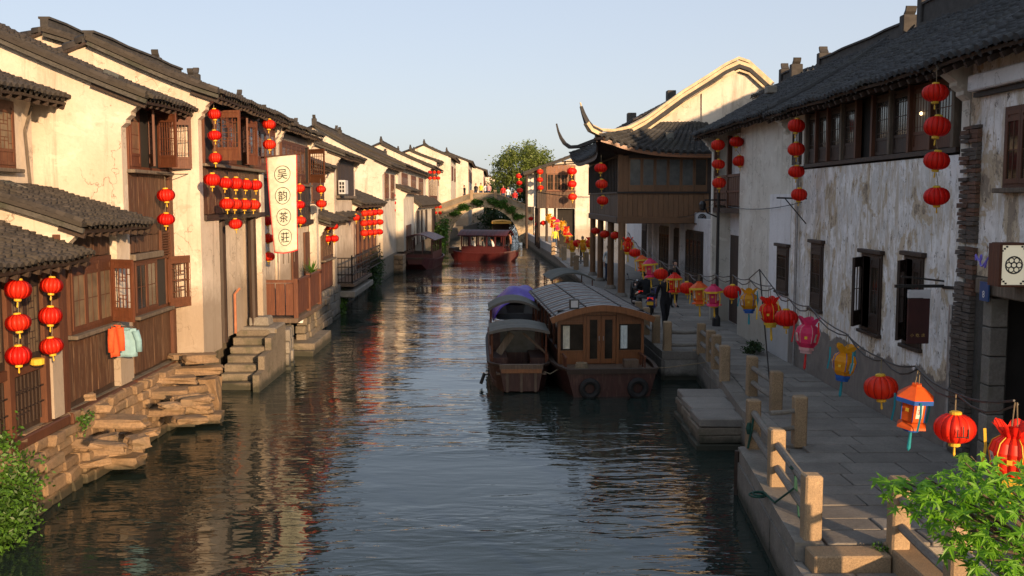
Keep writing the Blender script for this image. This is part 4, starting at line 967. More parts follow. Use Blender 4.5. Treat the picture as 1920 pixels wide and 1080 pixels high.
# ------------------------------------------------------------------ right bank houses
r0, zw = house('shop_house', 'grey weathered shop house with black doorway at the right edge', -1, 7.2, 15.25, 7.3, 0.7, 6.80, 9.7, 8.62, 0.6, 'plaster_white', 'tile_dark', 24, True, front=False, far_gable=False, ridge=False, col=0.26)
bx(r0, (7.3, 7.46, 3.62), (7.55, 15.25, 6.95), 'plaster_peeling', 'front_wall'); bx(r0, (7.3, 14.36, 0.7), (7.55, 15.25, 3.62), 'stone_dark', 'front_pier')
bx(r0, (7.30, 7.46, 0.7), (7.55, 11.3, 3.62), 'plaster_peeling', 'front_wall')
bx(r0, (7.22, 11.0, 3.36), (7.54, 14.75, 3.60), 'wood_grey', 'lintel', c=0.02)
for k in range(6): bx(r0, (7.24, 14.28, 0.75 + k * 0.43), (7.50, 14.52, 1.165 + k * 0.43), 'stone_grey', 'jamb_stone', 0.006, 0.012)
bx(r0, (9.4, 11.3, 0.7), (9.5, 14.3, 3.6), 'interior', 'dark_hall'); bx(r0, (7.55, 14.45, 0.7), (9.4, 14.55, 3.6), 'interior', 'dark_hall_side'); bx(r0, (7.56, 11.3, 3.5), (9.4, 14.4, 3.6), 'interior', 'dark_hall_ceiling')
bx(r0, (7.1, 8.8, 6.36), (7.297, 15.0, 6.60), 'plaster_white', 'cornice', c=0.02); bx(r0, (7.2, 8.8, 6.28), (7.297, 15.0, 6.35), 'wood_black', 'cornice_line')
window(r0, 7.3, -1, 12.9, 14.1, 4.98, 6.0, 3, 'wood_frame', 'pane', 'cross', low=0.0, sill=True)
ridge_line(r0, 9.7, 7.2, 22.6, 8.66, 0.52, 0.26, 'ridge_tile', True)
bk = thing('brick_pier', 'crumbling bare brick pier between peeling wall and shop house', 'brick pier', (7.3, 15.1, 2.8))
z = 0.78
while z < 5.85:
    hh = rnd(0.055, 0.075); n = 2; ys = [14.86, 15.12 + rnd(-.05, .05), 15.42]
    for a, c in zip(ys, ys[1:]):
        if z > 3.3 and rnd(0, 1) < 0.10: continue
        m = MB(); o = rnd(-0.02, 0.03) + (0.03 if z < 3.3 else 0); m.box((7.235 - o, a + .006, z), (7.299, c - .006, z + hh - 0.010), 0.006); m.obj('brick', 'brick_grey' if z < 3.3 or rnd(0, 1) < .5 else 'brick', bk)
    z += hh
r1, zw = house('canal_house', 'long house with peeling whitewashed wall and dark upper window band', -1, 15.3, 24.5, 7.3, 0.7, 6.80, 9.7, 8.60, 0.6, 'plaster_grey', 'tile_dark', 26, True, front=False, far_gable=False, ridge=False, col=0.24)
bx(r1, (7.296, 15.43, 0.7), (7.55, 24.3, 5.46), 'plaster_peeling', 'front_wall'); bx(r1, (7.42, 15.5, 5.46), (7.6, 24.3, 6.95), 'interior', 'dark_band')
ri = MB(); ri.box((7.25, 15.62, 5.50), (7.5, 23.3, 5.58)); ri.obj('sill_beam', 'wood_dark', r1)
bx(r1, (7.22, 15.62, 6.74), (7.42, 24.3, 6.86), 'wood_black', 'head_beam')
posts = [15.75, 16.6, 17.45, 18.3, 19.15, 20.0, 20.85, 21.7, 22.5, 23.2]
for k, yy in enumerate(posts): bx(r1, (7.24, yy - 0.045, 5.58), (7.36, yy + 0.045, 6.74), 'wood_frame' if k % 3 else 'wood_grey', 'post')
for k, (a, c) in enumerate(zip(posts, posts[1:])):
    if k in (4,): continue
    casement(r1, V(7.33, a + 0.05, 0), V(0, 1, 0), c - a - 0.1, 5.6, 6.72, 'wood_dark' if k not in (0, 1) else 'wood_frame', 'pane' if k not in (1,) else 'pane_dusty', 'vertical', low=0.26, top=0.1)
m = MB(); m.lathe([(0.0, -0.035), (0.028, -0.015), (0.028, 0.015), (0.0, 0.035)], (7.30, 17.05, 6.22), 8); m.obj('lamp_bulb', 'lamp_bulb', r1)
bx(r1, (7.26, 23.35, 5.55), (7.35, 24.3, 6.85), 'plaster_grey', 'upper_wall')
window(r1, 7.26, -1, 23.55, 24.1, 5.65, 6.5, 1, 'wood_dark', 'pane', 'cross', sill=False)
def narrow_window(root, X, y0, y1, z0, z1, open_=False):
    fo = window(root, X, -1, y0, y1, z0, z1, 1 if not open_ else 2, 'wood_dark', 'pane', 'vertical' if not open_ else 'cross', low=0.2, top=0.12, sill=False, opens=((1, 40),) if open_ else ())
    bx(fo, (X - 0.1, y0 - 0.14, z1 + 0.062), (X + 0.02, y1 + 0.14, z1 + 0.14), 'wood_dark', 'lintel', c=0.01); bx(fo, (X - 0.09, y0 - 0.1, z0 - 0.13), (X + 0.02, y1 + 0.1, z0 - 0.064), 'wood_dark', 'sill', c=0.01)
narrow_window(r1, 7.3, 16.75, 17.4, 2.28, 3.72, True); narrow_window(r1, 7.3, 18.55, 19.45, 2.28, 3.66, True); narrow_window(r1, 7.3, 21.9, 22.6, 2.36, 3.72)
b = MB(); b.tube([(7.22, 23.62, 0.8), (7.22, 23.62, 5.3), (7.20, 23.60, 6.6)], 0.035, 8); b.obj('drain_pipe', 'metal_grey', r1)
b = MB(); b.tube([(7.22, 15.5, 0.8), (7.22, 15.5, 3.1)], 0.035, 8); b.obj('drain_pipe', 'metal_grey', r1)
ridge_line(r1, 9.7, 23.5, 29.5, 8.62, 0.30, 0.3, 'ridge_tile', True)
r2, zw = house('canal_house', 'plain grey plastered house between peeling wall and balcony bay', -1, 24.6, 33.4, 7.3, 0.7, 6.88, 9.7, 8.62, 0.6, 'plaster_grey', 'tile_dark', 22, True, front=False, ridge=False, col=0.24)
bx(r2, (7.295, 24.32, 0.7), (7.55, 29.5, 6.9), 'plaster_grey', 'front_wall')
bx(r2, (7.289, 24.34, 0.72), (7.2945, 26.2, 4.9), 'plaster_white', 'repainted_patch')
narrow_window(r2, 7.29, 24.45, 25.3, 2.52, 3.52)
bx(r2, (7.9, 29.5, 0.7), (8.1, 33.4, 6.9), 'plaster_white', 'recess_wall'); bx(r2, (7.31, 29.5, 4.35), (7.9, 33.2, 4.5), 'wood_dark', 'balcony_floor')
bx(r2, (7.55, 29.25, 0.7), (7.9, 29.5, 6.9), 'plaster_grey', 'recess_return')
for yy in (29.62, 31.3, 33.1): bx(r2, (7.33, yy - 0.07, 4.5), (7.47, yy + 0.07, 6.75), 'wood_frame', 'post')
for k in range(12): bx(r2, (7.36, 29.75 + k * 0.28, 4.58), (7.40, 29.99 + k * 0.28, 5.45), 'wood_frame', 'baluster_board')
bx(r2, (7.33, 29.55, 5.46), (7.45, 33.2, 5.54), 'wood_red', 'balcony_rail'); bx(r2, (7.33, 29.55, 4.98), (7.35, 33.2, 5.04), 'wood_red', 'balcony_rail')
bx(r2, (7.86, 30.2, 4.55), (7.93, 31.4, 6.5), 'wood_dark', 'door'); bx(r2, (7.86, 31.6, 0.75), (7.93, 32.9, 3.6), 'wood_dark', 'door')
ridge_line(r2, 9.7, 32.2, 33.4, 8.62, 0.34, 0.3, 'ridge_tile', True)
m = MB(); m.cbox((8.3, 30.4, 7.98), (8.6, 30.75, 8.2), 0.02); m.obj('roof_vent', 'stone_grey', r2)

rr_, zw = house('canal_house', 'unseen rear house added to shade the lower teahouse gable', -1, 30.0, 41.0, 10.9, 0.7, 8.9, 12.8, 9.98, 0.3, 'plaster_grey', 'tile_dark', 12, False, corbel=False, ridge=False)  # added house, hidden from view; its ridge throws shade on the teahouse gable
# ------------------------------------------------------------------ teahouse on columns with upturned eaves
th = thing('teahouse', 'dark timber teahouse on columns with upswept roof corners and golden sunlit gable edge', 'teahouse', (7, 47, 0.7))
FX0, FX1, FY, SY = 5.15, 8.88, 41.0, 53.4
for yy in (41.05, 44.9, 49.2, 53.0):
    b = MB(); b.tube([(5.3, yy, 0.9), (5.3, yy, 3.85)], 0.15, 12); b.obj('column', 'wood_teahouse', th)
    b = MB(); b.lathe([(0.24, 0), (0.26, 0.06), (0.2, 0.2)], (5.3, yy, 0.72), 12); b.obj('column_base', 'stone_grey', th)
bx(th, (8.3, 33.5, 0.7), (8.5, 62, 4.0), 'plaster_white', 'ground_wall')
for y0, y1 in ((39.2, 42.4), (44.0, 45.2), (46.3, 49.2), (53.5, 55)):
    fo = bx(th, (8.24, y0, 0.8), (8.299, y1, 3.5), 'wood_dark', 'door')
    n = 4
    for k in range(n): casement(fo, V(8.22, y0 + (y1 - y0) * k / n + .01, 0), V(0, 1, 0), (y1 - y0) / n - .02, 0.85, 3.45, 'wood_black', 'pane', 'vertical', low=0.35, nm='door_leaf')
for yy in (43.2, 45.7, 50.5, 52.3):
    bx(th, (8.1, yy - .16, 0.7), (8.298, yy + .16, 3.8), 'plaster_white', 'pilaster')
bx(th, (FX0, FY, 3.80), (8.3, SY, 3.90), 'wood_dark', 'floor')
bx(th, (FX0 - 0.04, FY - 0.06, 3.78), (FX1, FY + 0.10, 4.06), 'wood_teahouse', 'front_beam', c=0.02); bx(th, (FX0 - 0.06, FY + 0.11, 3.78), (FX0 + 0.1, SY, 4.06), 'wood_dark', 'side_beam', c=0.02)
bx(th, (FX0 + 0.04, FY + 0.06, 4.06), (FX1 + 2.5, FY + 0.16, 6.9), 'wood_dark', 'front_lining'); bx(th, (FX0 + 0.06, FY + 0.17, 4.06), (FX0 + 0.14, SY - .02, 6.6), 'interior', 'side_lining')
planks_x(th, FY, FX0 + 0.16, FX1, 4.06, 5.02, 17, 'wood_teahouse'); planks(th, FX0, -1, FY + 0.14, SY, 4.06, 5.02, 22, 'wood_dark')
bx(th, (FX0 - 0.07, FY - 0.08, 5.02), (FX1, FY + 0.05, 5.09), 'wood_black', 'front_rail'); bx(th, (FX0 - 0.08, FY + 0.06, 5.02), (FX0 + 0.04, SY, 5.09), 'wood_black', 'side_rail')
bx(th, (FX0 - 0.03, FY - 0.03, 4.06), (FX0 + 0.155, FY + 0.13, 6.6), 'wood_teahouse', 'corner_post')
bx(th, (FX0 + 0.16, FY - 0.01, 5.09), (5.55, FY + 0.055, 6.55), 'wood_teahouse', 'side_panel')
for k in range(6): casement(th, V(5.56 + k * 0.54, FY + 0.02, 0), V(1, 0, 0), 0.53, 5.10, 6.46, 'wood_teahouse', 'pane_grey' if k < 5 else 'pane', None, low=0.17, top=0.0)
bx(th, (5.56, FY - 0.01, 6.46), (FX1, FY + 0.055, 6.66), 'wood_dark', 'head_beam')
for k in range(24): bx(th, (FX0 - 0.03, FY + 0.3 + k * 0.54, 5.10), (FX0 + 0.02, FY + 0.40 + k * 0.54, 6.5), 'wood_black', 'bar')
bx(th, (FX0 - 0.05, FY + 0.14, 6.5), (FX0 + 0.05, SY, 6.66), 'wood_dark', 'head_beam')
def Sfront(u, s):
    t = max(0.0, min(1.0, u / 4.6)); c = t ** 3.2
    xe = 8.98 - u * 1.0; xt = 8.98 - u * 0.50
    ye = 40.08 - 0.30 * c; ze = 6.66 + 0.62 * c
    return (xe + (xt - xe) * s, ye + (42.05 - ye) * s, ze + (7.94 - ze) * (s - (0.18 + 0.30 * t) * s * (1 - s)))
tiled(th, Sfront, 4.72, 12, (0, -1), 'tile_dark', 0.29, True, 0.01, 'ridge_tile', True, True)
def Sside(u, s):
    v = u / 13.6; t = abs(v - 0.5) * 2; c = t ** 6
    ye = 40.0 + 13.9 * v; yt = 41.9 + 10.4 * v; xe = 4.36 - 0.25 * c; ze = 6.66 + 0.62 * c
    return (xe + (6.55 - xe) * s, ye + (yt - ye) * s, ze + (8.1 - ze) * (s - 0.12 * s * (1 - s)))
tiled(th, Sside, 13.6, 12, (-1, 0), 'tile_dark', 0.30, False, 0.01, 'wood_dark')
b = MB(); P = [Sfront(i * 4.72 / 12, 0.0) for i in range(13)]; b.sweep([(x, y + 0.03, z - 0.22) for x, y, z in P], 0.06, 0.15); b.obj('eave_board', 'wood_orange', th)
b = MB(); P = [Sside(i * 13.6 / 24, 0.0) for i in range(25)]; b.sweep([(x + 0.03, y, z - 0.22) for x, y, z in P], 0.06, 0.15); b.obj('eave_board', 'wood_dark', th)
for fn_, nm_ in ((Sfront, 'f'), (Sside, 's')):
    m = MB()
    if nm_ == 'f': m.grid(lambda u, v: Vector(Sfront(u * 4.72, 0)) * (1 - v) + V(max(5.2, Sfront(u * 4.72, 0)[0]), 41.06, 6.60) * v - V(0, 0, 0.13 * (1 - v)), 16, 2, 0.02)
    else: m.grid(lambda u, v: Vector(Sside(u * 13.6, 0)) * (1 - v) + V(5.2, min(53.3, max(41.1, Sside(u * 13.6, 0)[1])), 6.60) * v - V(0, 0, 0.13 * (1 - v)), 20, 2, -0.02)
    m.obj('soffit', 'wood_dark', th)
fc, sc_, wc = Vector(Sfront(4.72, 0)), Vector(Sside(0, 0)), V(5.12, 41.2, 6.60)
m = MB(); m.prism([fc + (fc - sc_) * 0.6 + V(0, 0, -0.14), sc_ + (sc_ - fc) * 0.6 + V(0, 0, -0.14), wc + V(-0.1, 0.25, -.02), wc + V(0.3, -0.12, -.02)], (0, 0, 0.10)); m.obj('corner_soffit', 'wood_dark', th)
def horn(pts, name, mat, ws, hs):
    b = MB(); b.sweep(pts, ws, hs); return b.obj(name, mat, th)
hp = [(1087, 197, 39.7), (1091, 212, 39.72), (1097, 228, 39.76), (1106, 242, 39.9), (1124, 251, 40.2), (1150, 252, 40.6), (1180, 245, 41.0), (1212, 228, 41.5), (1246, 204, 41.8), (1282, 178, 41.9), (1330, 148, 41.9), (1362, 127, 41.9), (1385, 116, 41.9), (1402, 122, 41.9), (1424, 142, 41.9), (1448, 164, 41.9)]
pts = [at_y(*p) + V(0, 0, 0.10) for p in hp]
horn([p - V(0, 0, 0.20) for p in pts[2:]], 'gable_edge', 'ridge_plaster', [0.2] + [0.26] * 13, [0.16] + [0.15] * 13)
horn([p + V(0, 0.03, 0.0) for p in pts], 'gable_edge_cap', 'ridge_plaster', [0.05, 0.08, 0.12, 0.18] + [0.24] * 12, [0.04, 0.06, 0.08] + [0.11] * 13)
horn([p + V(0, -0.12, -0.36) for p in pts[5:]], 'gable_edge_course', 'tile_dark', 0.16, 0.15); horn([p + V(0, -0.12, -0.50) for p in pts[7:]], 'gable_edge_course', 'ridge_plaster', 0.10, 0.08)
horn([p + V(0, 0.0, -0.16) for p in pts[:5]], 'roof_horn', 'tile_dark', [0.06, 0.10, 0.16, 0.22, 0.26], [0.11, 0.15, 0.19, 0.22, 0.2])
tp = [at_y(*p) for p in [(1042, 232, 54.3), (1045, 247, 54.3), (1050, 260, 54.25), (1057, 271, 54.1), (1068, 279, 53.9), (1086, 278, 53.5), (1112, 268, 53.0), (1150, 254, 52.4)]]
horn(tp, 'roof_horn', 'ridge_tile', [0.06, 0.09, 0.14, 0.19, 0.22, 0.24, 0.24, 0.24], [0.08, 0.11, 0.14, 0.16, 0.18, 0.18, 0.18, 0.18])
gp = [at_y(px, py, 42.05) for px, py in ((1222, 232), (1222, 219), (1246, 208), (1282, 184), (1330, 154), (1362, 133), (1385, 123), (1402, 128), (1424, 148), (1448, 170), (1470, 190), (1470, 250), (1222, 250))]
b = MB(); b.prism(gp, (0, 0.3, 0)); b.obj('gable_wall', 'plaster_pale', th)
gp = [at_y(px, py, 41.95) for px, py in ((1316, 172), (1340, 156), (1362, 141), (1385, 132), (1402, 137), (1424, 156), (1448, 176), (1470, 196), (1470, 250), (1316, 250))]
b = MB(); b.prism(gp, (0, 0.09, 0)); b.obj('gable_wall_front', 'plaster_pale', th)
pk = at_y(1385, 116, 41.9)
tiled(th, lambda u, s: (5.95 + (pk.x - 5.95) * s, 42.2 + u, 8.05 + (pk.z - 0.06 - 8.05) * (s - 0.10 * s * (1 - s))), 11.2, 22, (-1, 0), 'tile', 0.3, False, rafters=False)
tiled(th, lambda u, s: (13.6 + (pk.x - 13.6) * s, 42.2 + u, 8.1 + (pk.z - 0.06 - 8.1) * s), 11.2, 8, (1, 0), 'tile', 0.5, False, rafters=False)
ridge_line(th, pk.x, 42.4, 53.4, pk.z - 0.05, 0.2, 0.22, 'ridge_tile', False)
m = MB(); c = at_y(1255, 258, 41.0); m.box((c.x - .16, c.y - .14, c.z - .1), (c.x + .16, c.y + .1, c.z + .2), 0.02); m.obj('roof_vent', 'pane_grey', th)
for (px, py, Y) in ((1258, 172, 47.0), (1184, 214, 47.5)):
    c = at_y(px, py, Y); m = MB(); m.cbox((c.x - .2, c.y - .25, c.z - .5), (c.x + .2, c.y + .25, c.z + .05), 0.02); m.obj('chimney', 'stone_dark', th)
# ------------------------------------------------------------------ house past the teahouse
mh = thing('canal_house', 'smaller house on posts with red wooden upper bay beyond the teahouse', 'house', (5, 90, 0.7))
bx(mh, (3.75, 82.2, 4.1), (6.7, 88, 7.0), 'interior', 'lining'); planks_x(mh, 82.1, 4.35, 6.75, 4.07, 5.5, 9, 'wood_panel'); planks_x(mh, 82.1, 4.35, 6.75, 6.9, 7.6, 7, 'wood_orange')
planks_x(mh, 82.12, 3.6, 4.34, 4.07, 7.4, 4, 'wood_dark'); planks(mh, 3.7, -1, 82.3, 88, 4.07, 7.0, 12, 'wood_dark')
for k in range(4): casement(mh, V(4.4 + k * 0.58, 82.1, 0), V(1, 0, 0), 0.56, 5.52, 6.88, 'wood_orange', 'pane', 'cross', low=0.0, top=0.0)
bx(mh, (4.3, 82.0, 5.44), (6.78, 82.09, 5.53), 'wood_red', 'rail')
for x_, y_ in ((2.75, 82.5), (3.75, 82.3), (4.4, 82.3), (5.1, 82.3), (3.75, 85), (3.75, 87.8)): b = MB(); b.tube([(x_, y_, 0.75), (x_, y_, 4.1 if x_ > 3 else 7.1)], 0.11, 8); b.obj('column', 'wood_dark', mh)
bx(mh, (2.85, 82.7, 4.2), (3.5, 82.8, 7.0), 'plaster_grey', 'side_screen')
bx(mh, (6.76, 82.3, 0.7), (8.2, 82.6, 8.1), 'plaster_pale', 'white_wall'); bx(mh, (5.3, 82.7, 0.75), (6.75, 82.8, 4.05), 'interior', 'dark_shop')
tri = MB(); tri.prism([(3.6, 82.15, 7.4), (6.75, 82.15, 7.6), (6.75, 82.15, 8.25), (4.6, 82.15, 7.5)], (0, 0.1, 0)); tri.obj('gable_wall', 'plaster_pale', mh)
for a, c in (((3.7, 82.08, 7.5), (6.75, 82.08, 7.75)), ((4.9, 82.08, 7.45), (4.9, 82.08, 7.65)), ((5.9, 82.08, 7.6), (5.9, 82.08, 7.95)), ((5.6, 82.08, 7.9), (6.7, 82.08, 7.9))): b = MB(); b.bar(a, c, 0.09); b.obj('truss_bar', 'wood_dark', mh)
Sm = lambda u, s: (2.45 + 6.0 * s, 81.6 + u, 6.9 + 2.25 * (s - 0.1 * s * (1 - s)))
tiled(mh, Sm, 6.6, 14, (-1, 0), 'tile', 0.32, False); verge(mh, Sm, 0.0, -1, 'ridge_tile', 0.3)
tiled(mh, lambda u, s: (14.4 - 6.0 * s, 81.6 + u, 6.9 + 2.25 * s), 6.6, 8, (1, 0), 'tile', 0.5, False, rafters=False)
ridge_line(mh, 8.45, 81.6, 88.2, 9.1, 0.25, 0.3, ends=False)
# houses far along the right bank, glimpsed past the bridge
for k, (y0, y1, xf) in enumerate(((112, 130, 4.6), (132, 160, 6.2), (163, 230, 9.0))):
    hh, zw = house('canal_house', ['dark house just past the bridge on the right bank', 'second dark house past the bridge on the right bank', 'third dark house far past the bridge on the right bank'][k], -1, y0, y1, xf, 0.7, 6.4, xf + 4, 8.2, 0.6, rows=8, col=0.4, mat='plaster_grey', corbel=False)
    for q in range(4): bx(hh, (xf - 0.05, y0 + 1.5 + q * (y1 - y0 - 2) / 4, 0.8), (xf, y0 + 3.8 + q * (y1 - y0 - 2) / 4, 3.2), 'wood_dark', 'door')

# ------------------------------------------------------------------ arched bridge
br = thing('arch_bridge', 'old humpbacked stone arch bridge overgrown with green plants', 'bridge', (-1.1, 107, 0))
BY0, BY1, CX = 105.0, 108.6, -1.0
HR = 3.9                                    # arch: centre height and radius
ZC = 0.25; RA = 3.75
def arc(r, a): return (CX + r * math.cos(a) * 1.0, ZC + r * math.sin(a))
nv = 17
for k in range(nv):
    a0, a1 = math.pi * k / nv + 0.004, math.pi * (k + 1) / nv - 0.004
    p = [arc(RA, a0), arc(RA + 0.42, a0), arc(RA + 0.42, a1), arc(RA, a1)]
    m = MB(); m.prism([(x, BY0 - 0.05, z) for x, z in p], (0, BY1 - BY0 + 0.1, 0)); m.obj('voussoir', 'stone_bridge', br)
DECK = [(-6.6, 3.35), (-3.2, 4.55), (-2.3, 4.85), (0.2, 4.85), (1.1, 4.55), (4.2, 3.35)]
def dz(x):
    for (xa, za), (xb, zb) in zip(DECK, DECK[1:]):
        if xa <= x <= xb: return za + (zb - za) * (x - xa) / (xb - xa)
    return DECK[0][1]
left = [(-6.6, -0.4)] + [(-6.6, 3.35)] + [(x, dz(x)) for x in (-3.2, -2.3, CX)]
for sgn, nm in ((-1, 'spandrel_wall'), (1, 'spandrel_wall')):
    xs = sorted([p[0] for p in DECK if (p[0] - CX) * sgn > 0] + [CX], key=lambda x: -sgn * x)
    top = [(x, dz(x)) for x in xs]
    inner = [arc(RA + 0.40, math.pi / 2 - sgn * t * math.pi / 2 / 8) for t in range(9)]
    poly = [(top[0][0], -0.4)] + top + inner + [(inner[-1][0], -0.4)]
    m = MB(); m.prism([(x, BY0, z) for x, z in poly], (0, BY1 - BY0, 0)); m.obj(nm, 'stone_bridge', br)
    # coursed blocks showing on the camera side
    for zc in range(8):
        z0 = 0.0 + zc * 0.42; x = CX + sgn * 5.4 if sgn < 0 else CX + 5.0
        x = -6.5 if sgn < 0 else 4.1
        while True:
            wd = rnd(0.6, 1.1); xe = x - sgn * wd; rr = math.hypot(xe - CX, z0 + 0.3 - ZC)
            if rr < RA + 0.62 or abs(xe - CX) < 2.2: break
            if z0 + 0.42 < min(dz(x), dz(xe)) - 0.1: m = MB(); m.box((min(x, xe) + .012, BY0 - rnd(0.015, 0.04), z0 + .01), (max(x, xe) - .012, BY0 + 0.05, z0 + 0.40)); m.obj('block', 'stone_bridge', br)
            x = xe
for (xa, za), (xb, zb) in zip(DECK, DECK[1:]):
    for yy in (BY0 - 0.06, BY1 - 0.16):
        m = MB(); m.prism([(xa, yy, za - 0.1), (xb, yy, zb - 0.1), (xb, yy, zb + 0.04), (xa, yy, za + 0.04)], (0, 0.24, 0)); m.obj('string_course', 'granite', br)
        m = MB(); m.prism([(xa, yy + 0.05, za + 0.04), (xb, yy + 0.05, zb + 0.04), (xb, yy + 0.05, zb + 0.55), (xa, yy + 0.05, za + 0.55)], (0, 0.14, 0)); m.obj('parapet', 'stone_wall', br)
        m = MB(); m.prism([(xa, yy, za + 0.55), (xb, yy, zb + 0.55), (xb, yy, zb + 0.66), (xa, yy, za + 0.66)], (0, 0.24, 0)); m.obj('coping', 'granite', br)
for x_ in (-6.5, -2.3, 0.2, 4.1):
    for yy in (BY0 - 0.1, BY1 - 0.2): m = MB(); m.cbox((x_ - 0.16, yy, dz(x_) - 0.1), (x_ + 0.16, yy + 0.32, dz(x_) + 0.95), 0.03); m.obj('post', 'granite', br)
def torus(m, c, R_, r, axis='y', n=16, k=8):
    vs = []; fs = []; c = Vector(c)
    for i in range(n):
        a = 2 * math.pi * i / n
        for j in range(k):
            q = 2 * math.pi * j / k; rr = R_ + r * math.cos(q); p = (rr * math.cos(a), r * math.sin(q), rr * math.sin(a))
            if axis == 'x': p = (p[1], p[0], p[2])
            if axis == 'z': p = (p[0], p[2], p[1])
            vs.append(c + Vector(p))
    for i in range(n):
        for j in range(k): fs.append((i * k + j, ((i + 1) % n) * k + j, ((i + 1) % n) * k + (j + 1) % k, i * k + (j + 1) % k))
    m.add(vs, fs); return m
# ------------------------------------------------------------------ granite posts and railings on the quay
def railing(label, posts, rails=((0.30, 0.05), (0.60, 0.05)), ph=0.80, wdt=0.21, z0=0.75, pm='granite', flat=False):
    r = thing('stone_railing', label, 'railing', (posts[0][0], posts[0][1], z0))
    for p in posts:
        m = MB(); h = (p[2] if len(p) > 2 else ph) * rnd(0.98, 1.03); w2 = wdt / 2
        m.cbox((p[0] - w2, p[1] - w2, z0 - 0.04), (p[0] + w2, p[1] + w2, z0 + h), 0.022, 0.006); m.obj('post', pm, r)
    for a, c in zip(posts, posts[1:]):
        for zf, rr in rails:
            m = MB(); A = V(a[0], a[1], z0 + zf); C = V(c[0], c[1], z0 + zf); mid = (A + C) / 2 - V(0, 0, 0.012); m.tube([A, mid, C], rr, 8); m.obj('rail', 'stone_grey', r)
    return r
railing('near railing of three granite posts on the quay edge, sunlit posts', [(3.75, 11.42), (3.96, 13.62), (4.18, 15.72)], ((0.28, 0.055), (0.60, 0.055)))
railing('short cross railing closing the quay above the stone landing', [(4.45, 15.72, 0.02), (5.0, 15.95)], ((0.30, 0.04), (0.58, 0.04)))
railing('inner railing beside the landing with a tall cable stay tied to it', [(5.30, 18.35), (5.30, 20.1)], ((0.28, 0.055), (0.58, 0.055)))
railing('row of granite posts between the landing and the boat mooring', [(5.12, 21.75), (5.28, 23.3), (5.38, 24.35), (5.43, 25.75)], ((0.28, 0.055), (0.58, 0.055)))
railing('railing across the quay corner in front of the moored tour boat', [(4.62, 26.2), (5.40, 26.2, 0.02)], ((0.16, 0.05), (0.5, 0.05)), 0.78)
railing('railing along the quay beside the big moored tour boat', [(4.55, 27.6), (4.55, 29.4), (4.58, 31.2)], ((0.28, 0.04), (0.58, 0.04)))
railing('railing beside the maple with dark wooden rails', [(4.62, 11.0, 0.84), (4.52, 9.35, 0.84), (4.4, 8.0, 0.84)], ((0.30, 0.05), (0.62, 0.05)), z0=0.76)
railing('far railing posts at the steps beyond the teahouse', [(4.75, 57), (4.8, 60.0), (5.6, 60.0)], ((0.3, 0.04), (0.6, 0.04)), 0.85, 0.3)
railing('farther pair of orange granite posts beside the white quay wall', [(4.7, 66), (4.72, 69.0), (4.4, 73.0)], ((0.3, 0.04), (0.6, 0.04)), 0.9, 0.3)
m = MB(); m.prism([(4.45, 74, 0.75), (4.2, 79, 0.75), (3.4, 105, 0.75), (3.4, 105, 1.35), (4.2, 79, 1.35), (4.45, 74, 1.35)], (0.25, 0, 0)); tag(m.obj('low_wall', 'plaster_white'), 'low pale parapet wall along the quay before the bridge', 'wall')
# green rope tied round the near rail, and the fender pole
b = MB(); P = V(3.82, 12.3, 1.36)
b.tube([P, P + V(-.03, -.1, -.22), P + V(-0.12, 0.45, -0.58), P + V(-.2, .75, -.52)], 0.014, 6); b.tube([P, P + V(.02, -.02, -.3), P + V(.03, -.1, -.6), P + V(0.02, -0.75, -0.62)], 0.014, 6)
for k in range(3): b.lathe([(0.05, -0.012), (0.06, 0), (0.05, 0.012)], P + V(0, 0.03 * k, 0.0), 8)
torus(b, P + V(-.24, .86, -.60), 0.11, 0.014, 'z', 12, 5); torus(b, P + V(-.22, .84, -.575), 0.09, 0.014, 'z', 12, 5)
tag(b.obj('mooring_rope', 'rope_green'), 'green rope tied around the near granite railing', 'rope')
b = MB(); b.tube([(4.16, 15.6, 1.33), (4.10, 15.5, 1.1), (4.06, 15.55, 0.8)], 0.02, 6); b.lathe([(0.03, -0.09), (0.05, 0), (0.03, 0.09)], (4.07, 15.55, 1.12), 8)
tag(b.obj('rope_bundle', 'rope_green'), 'dark green rope bundle hanging on the post above the landing', 'rope')
b = MB(); b.tube([(3.93, 15.7, -0.4), (3.93, 15.7, 0.72)], 0.045, 8); tag(b.obj('fender_pole', 'wood_dark'), 'dark timber fender pole standing against the quay corner', 'pole')

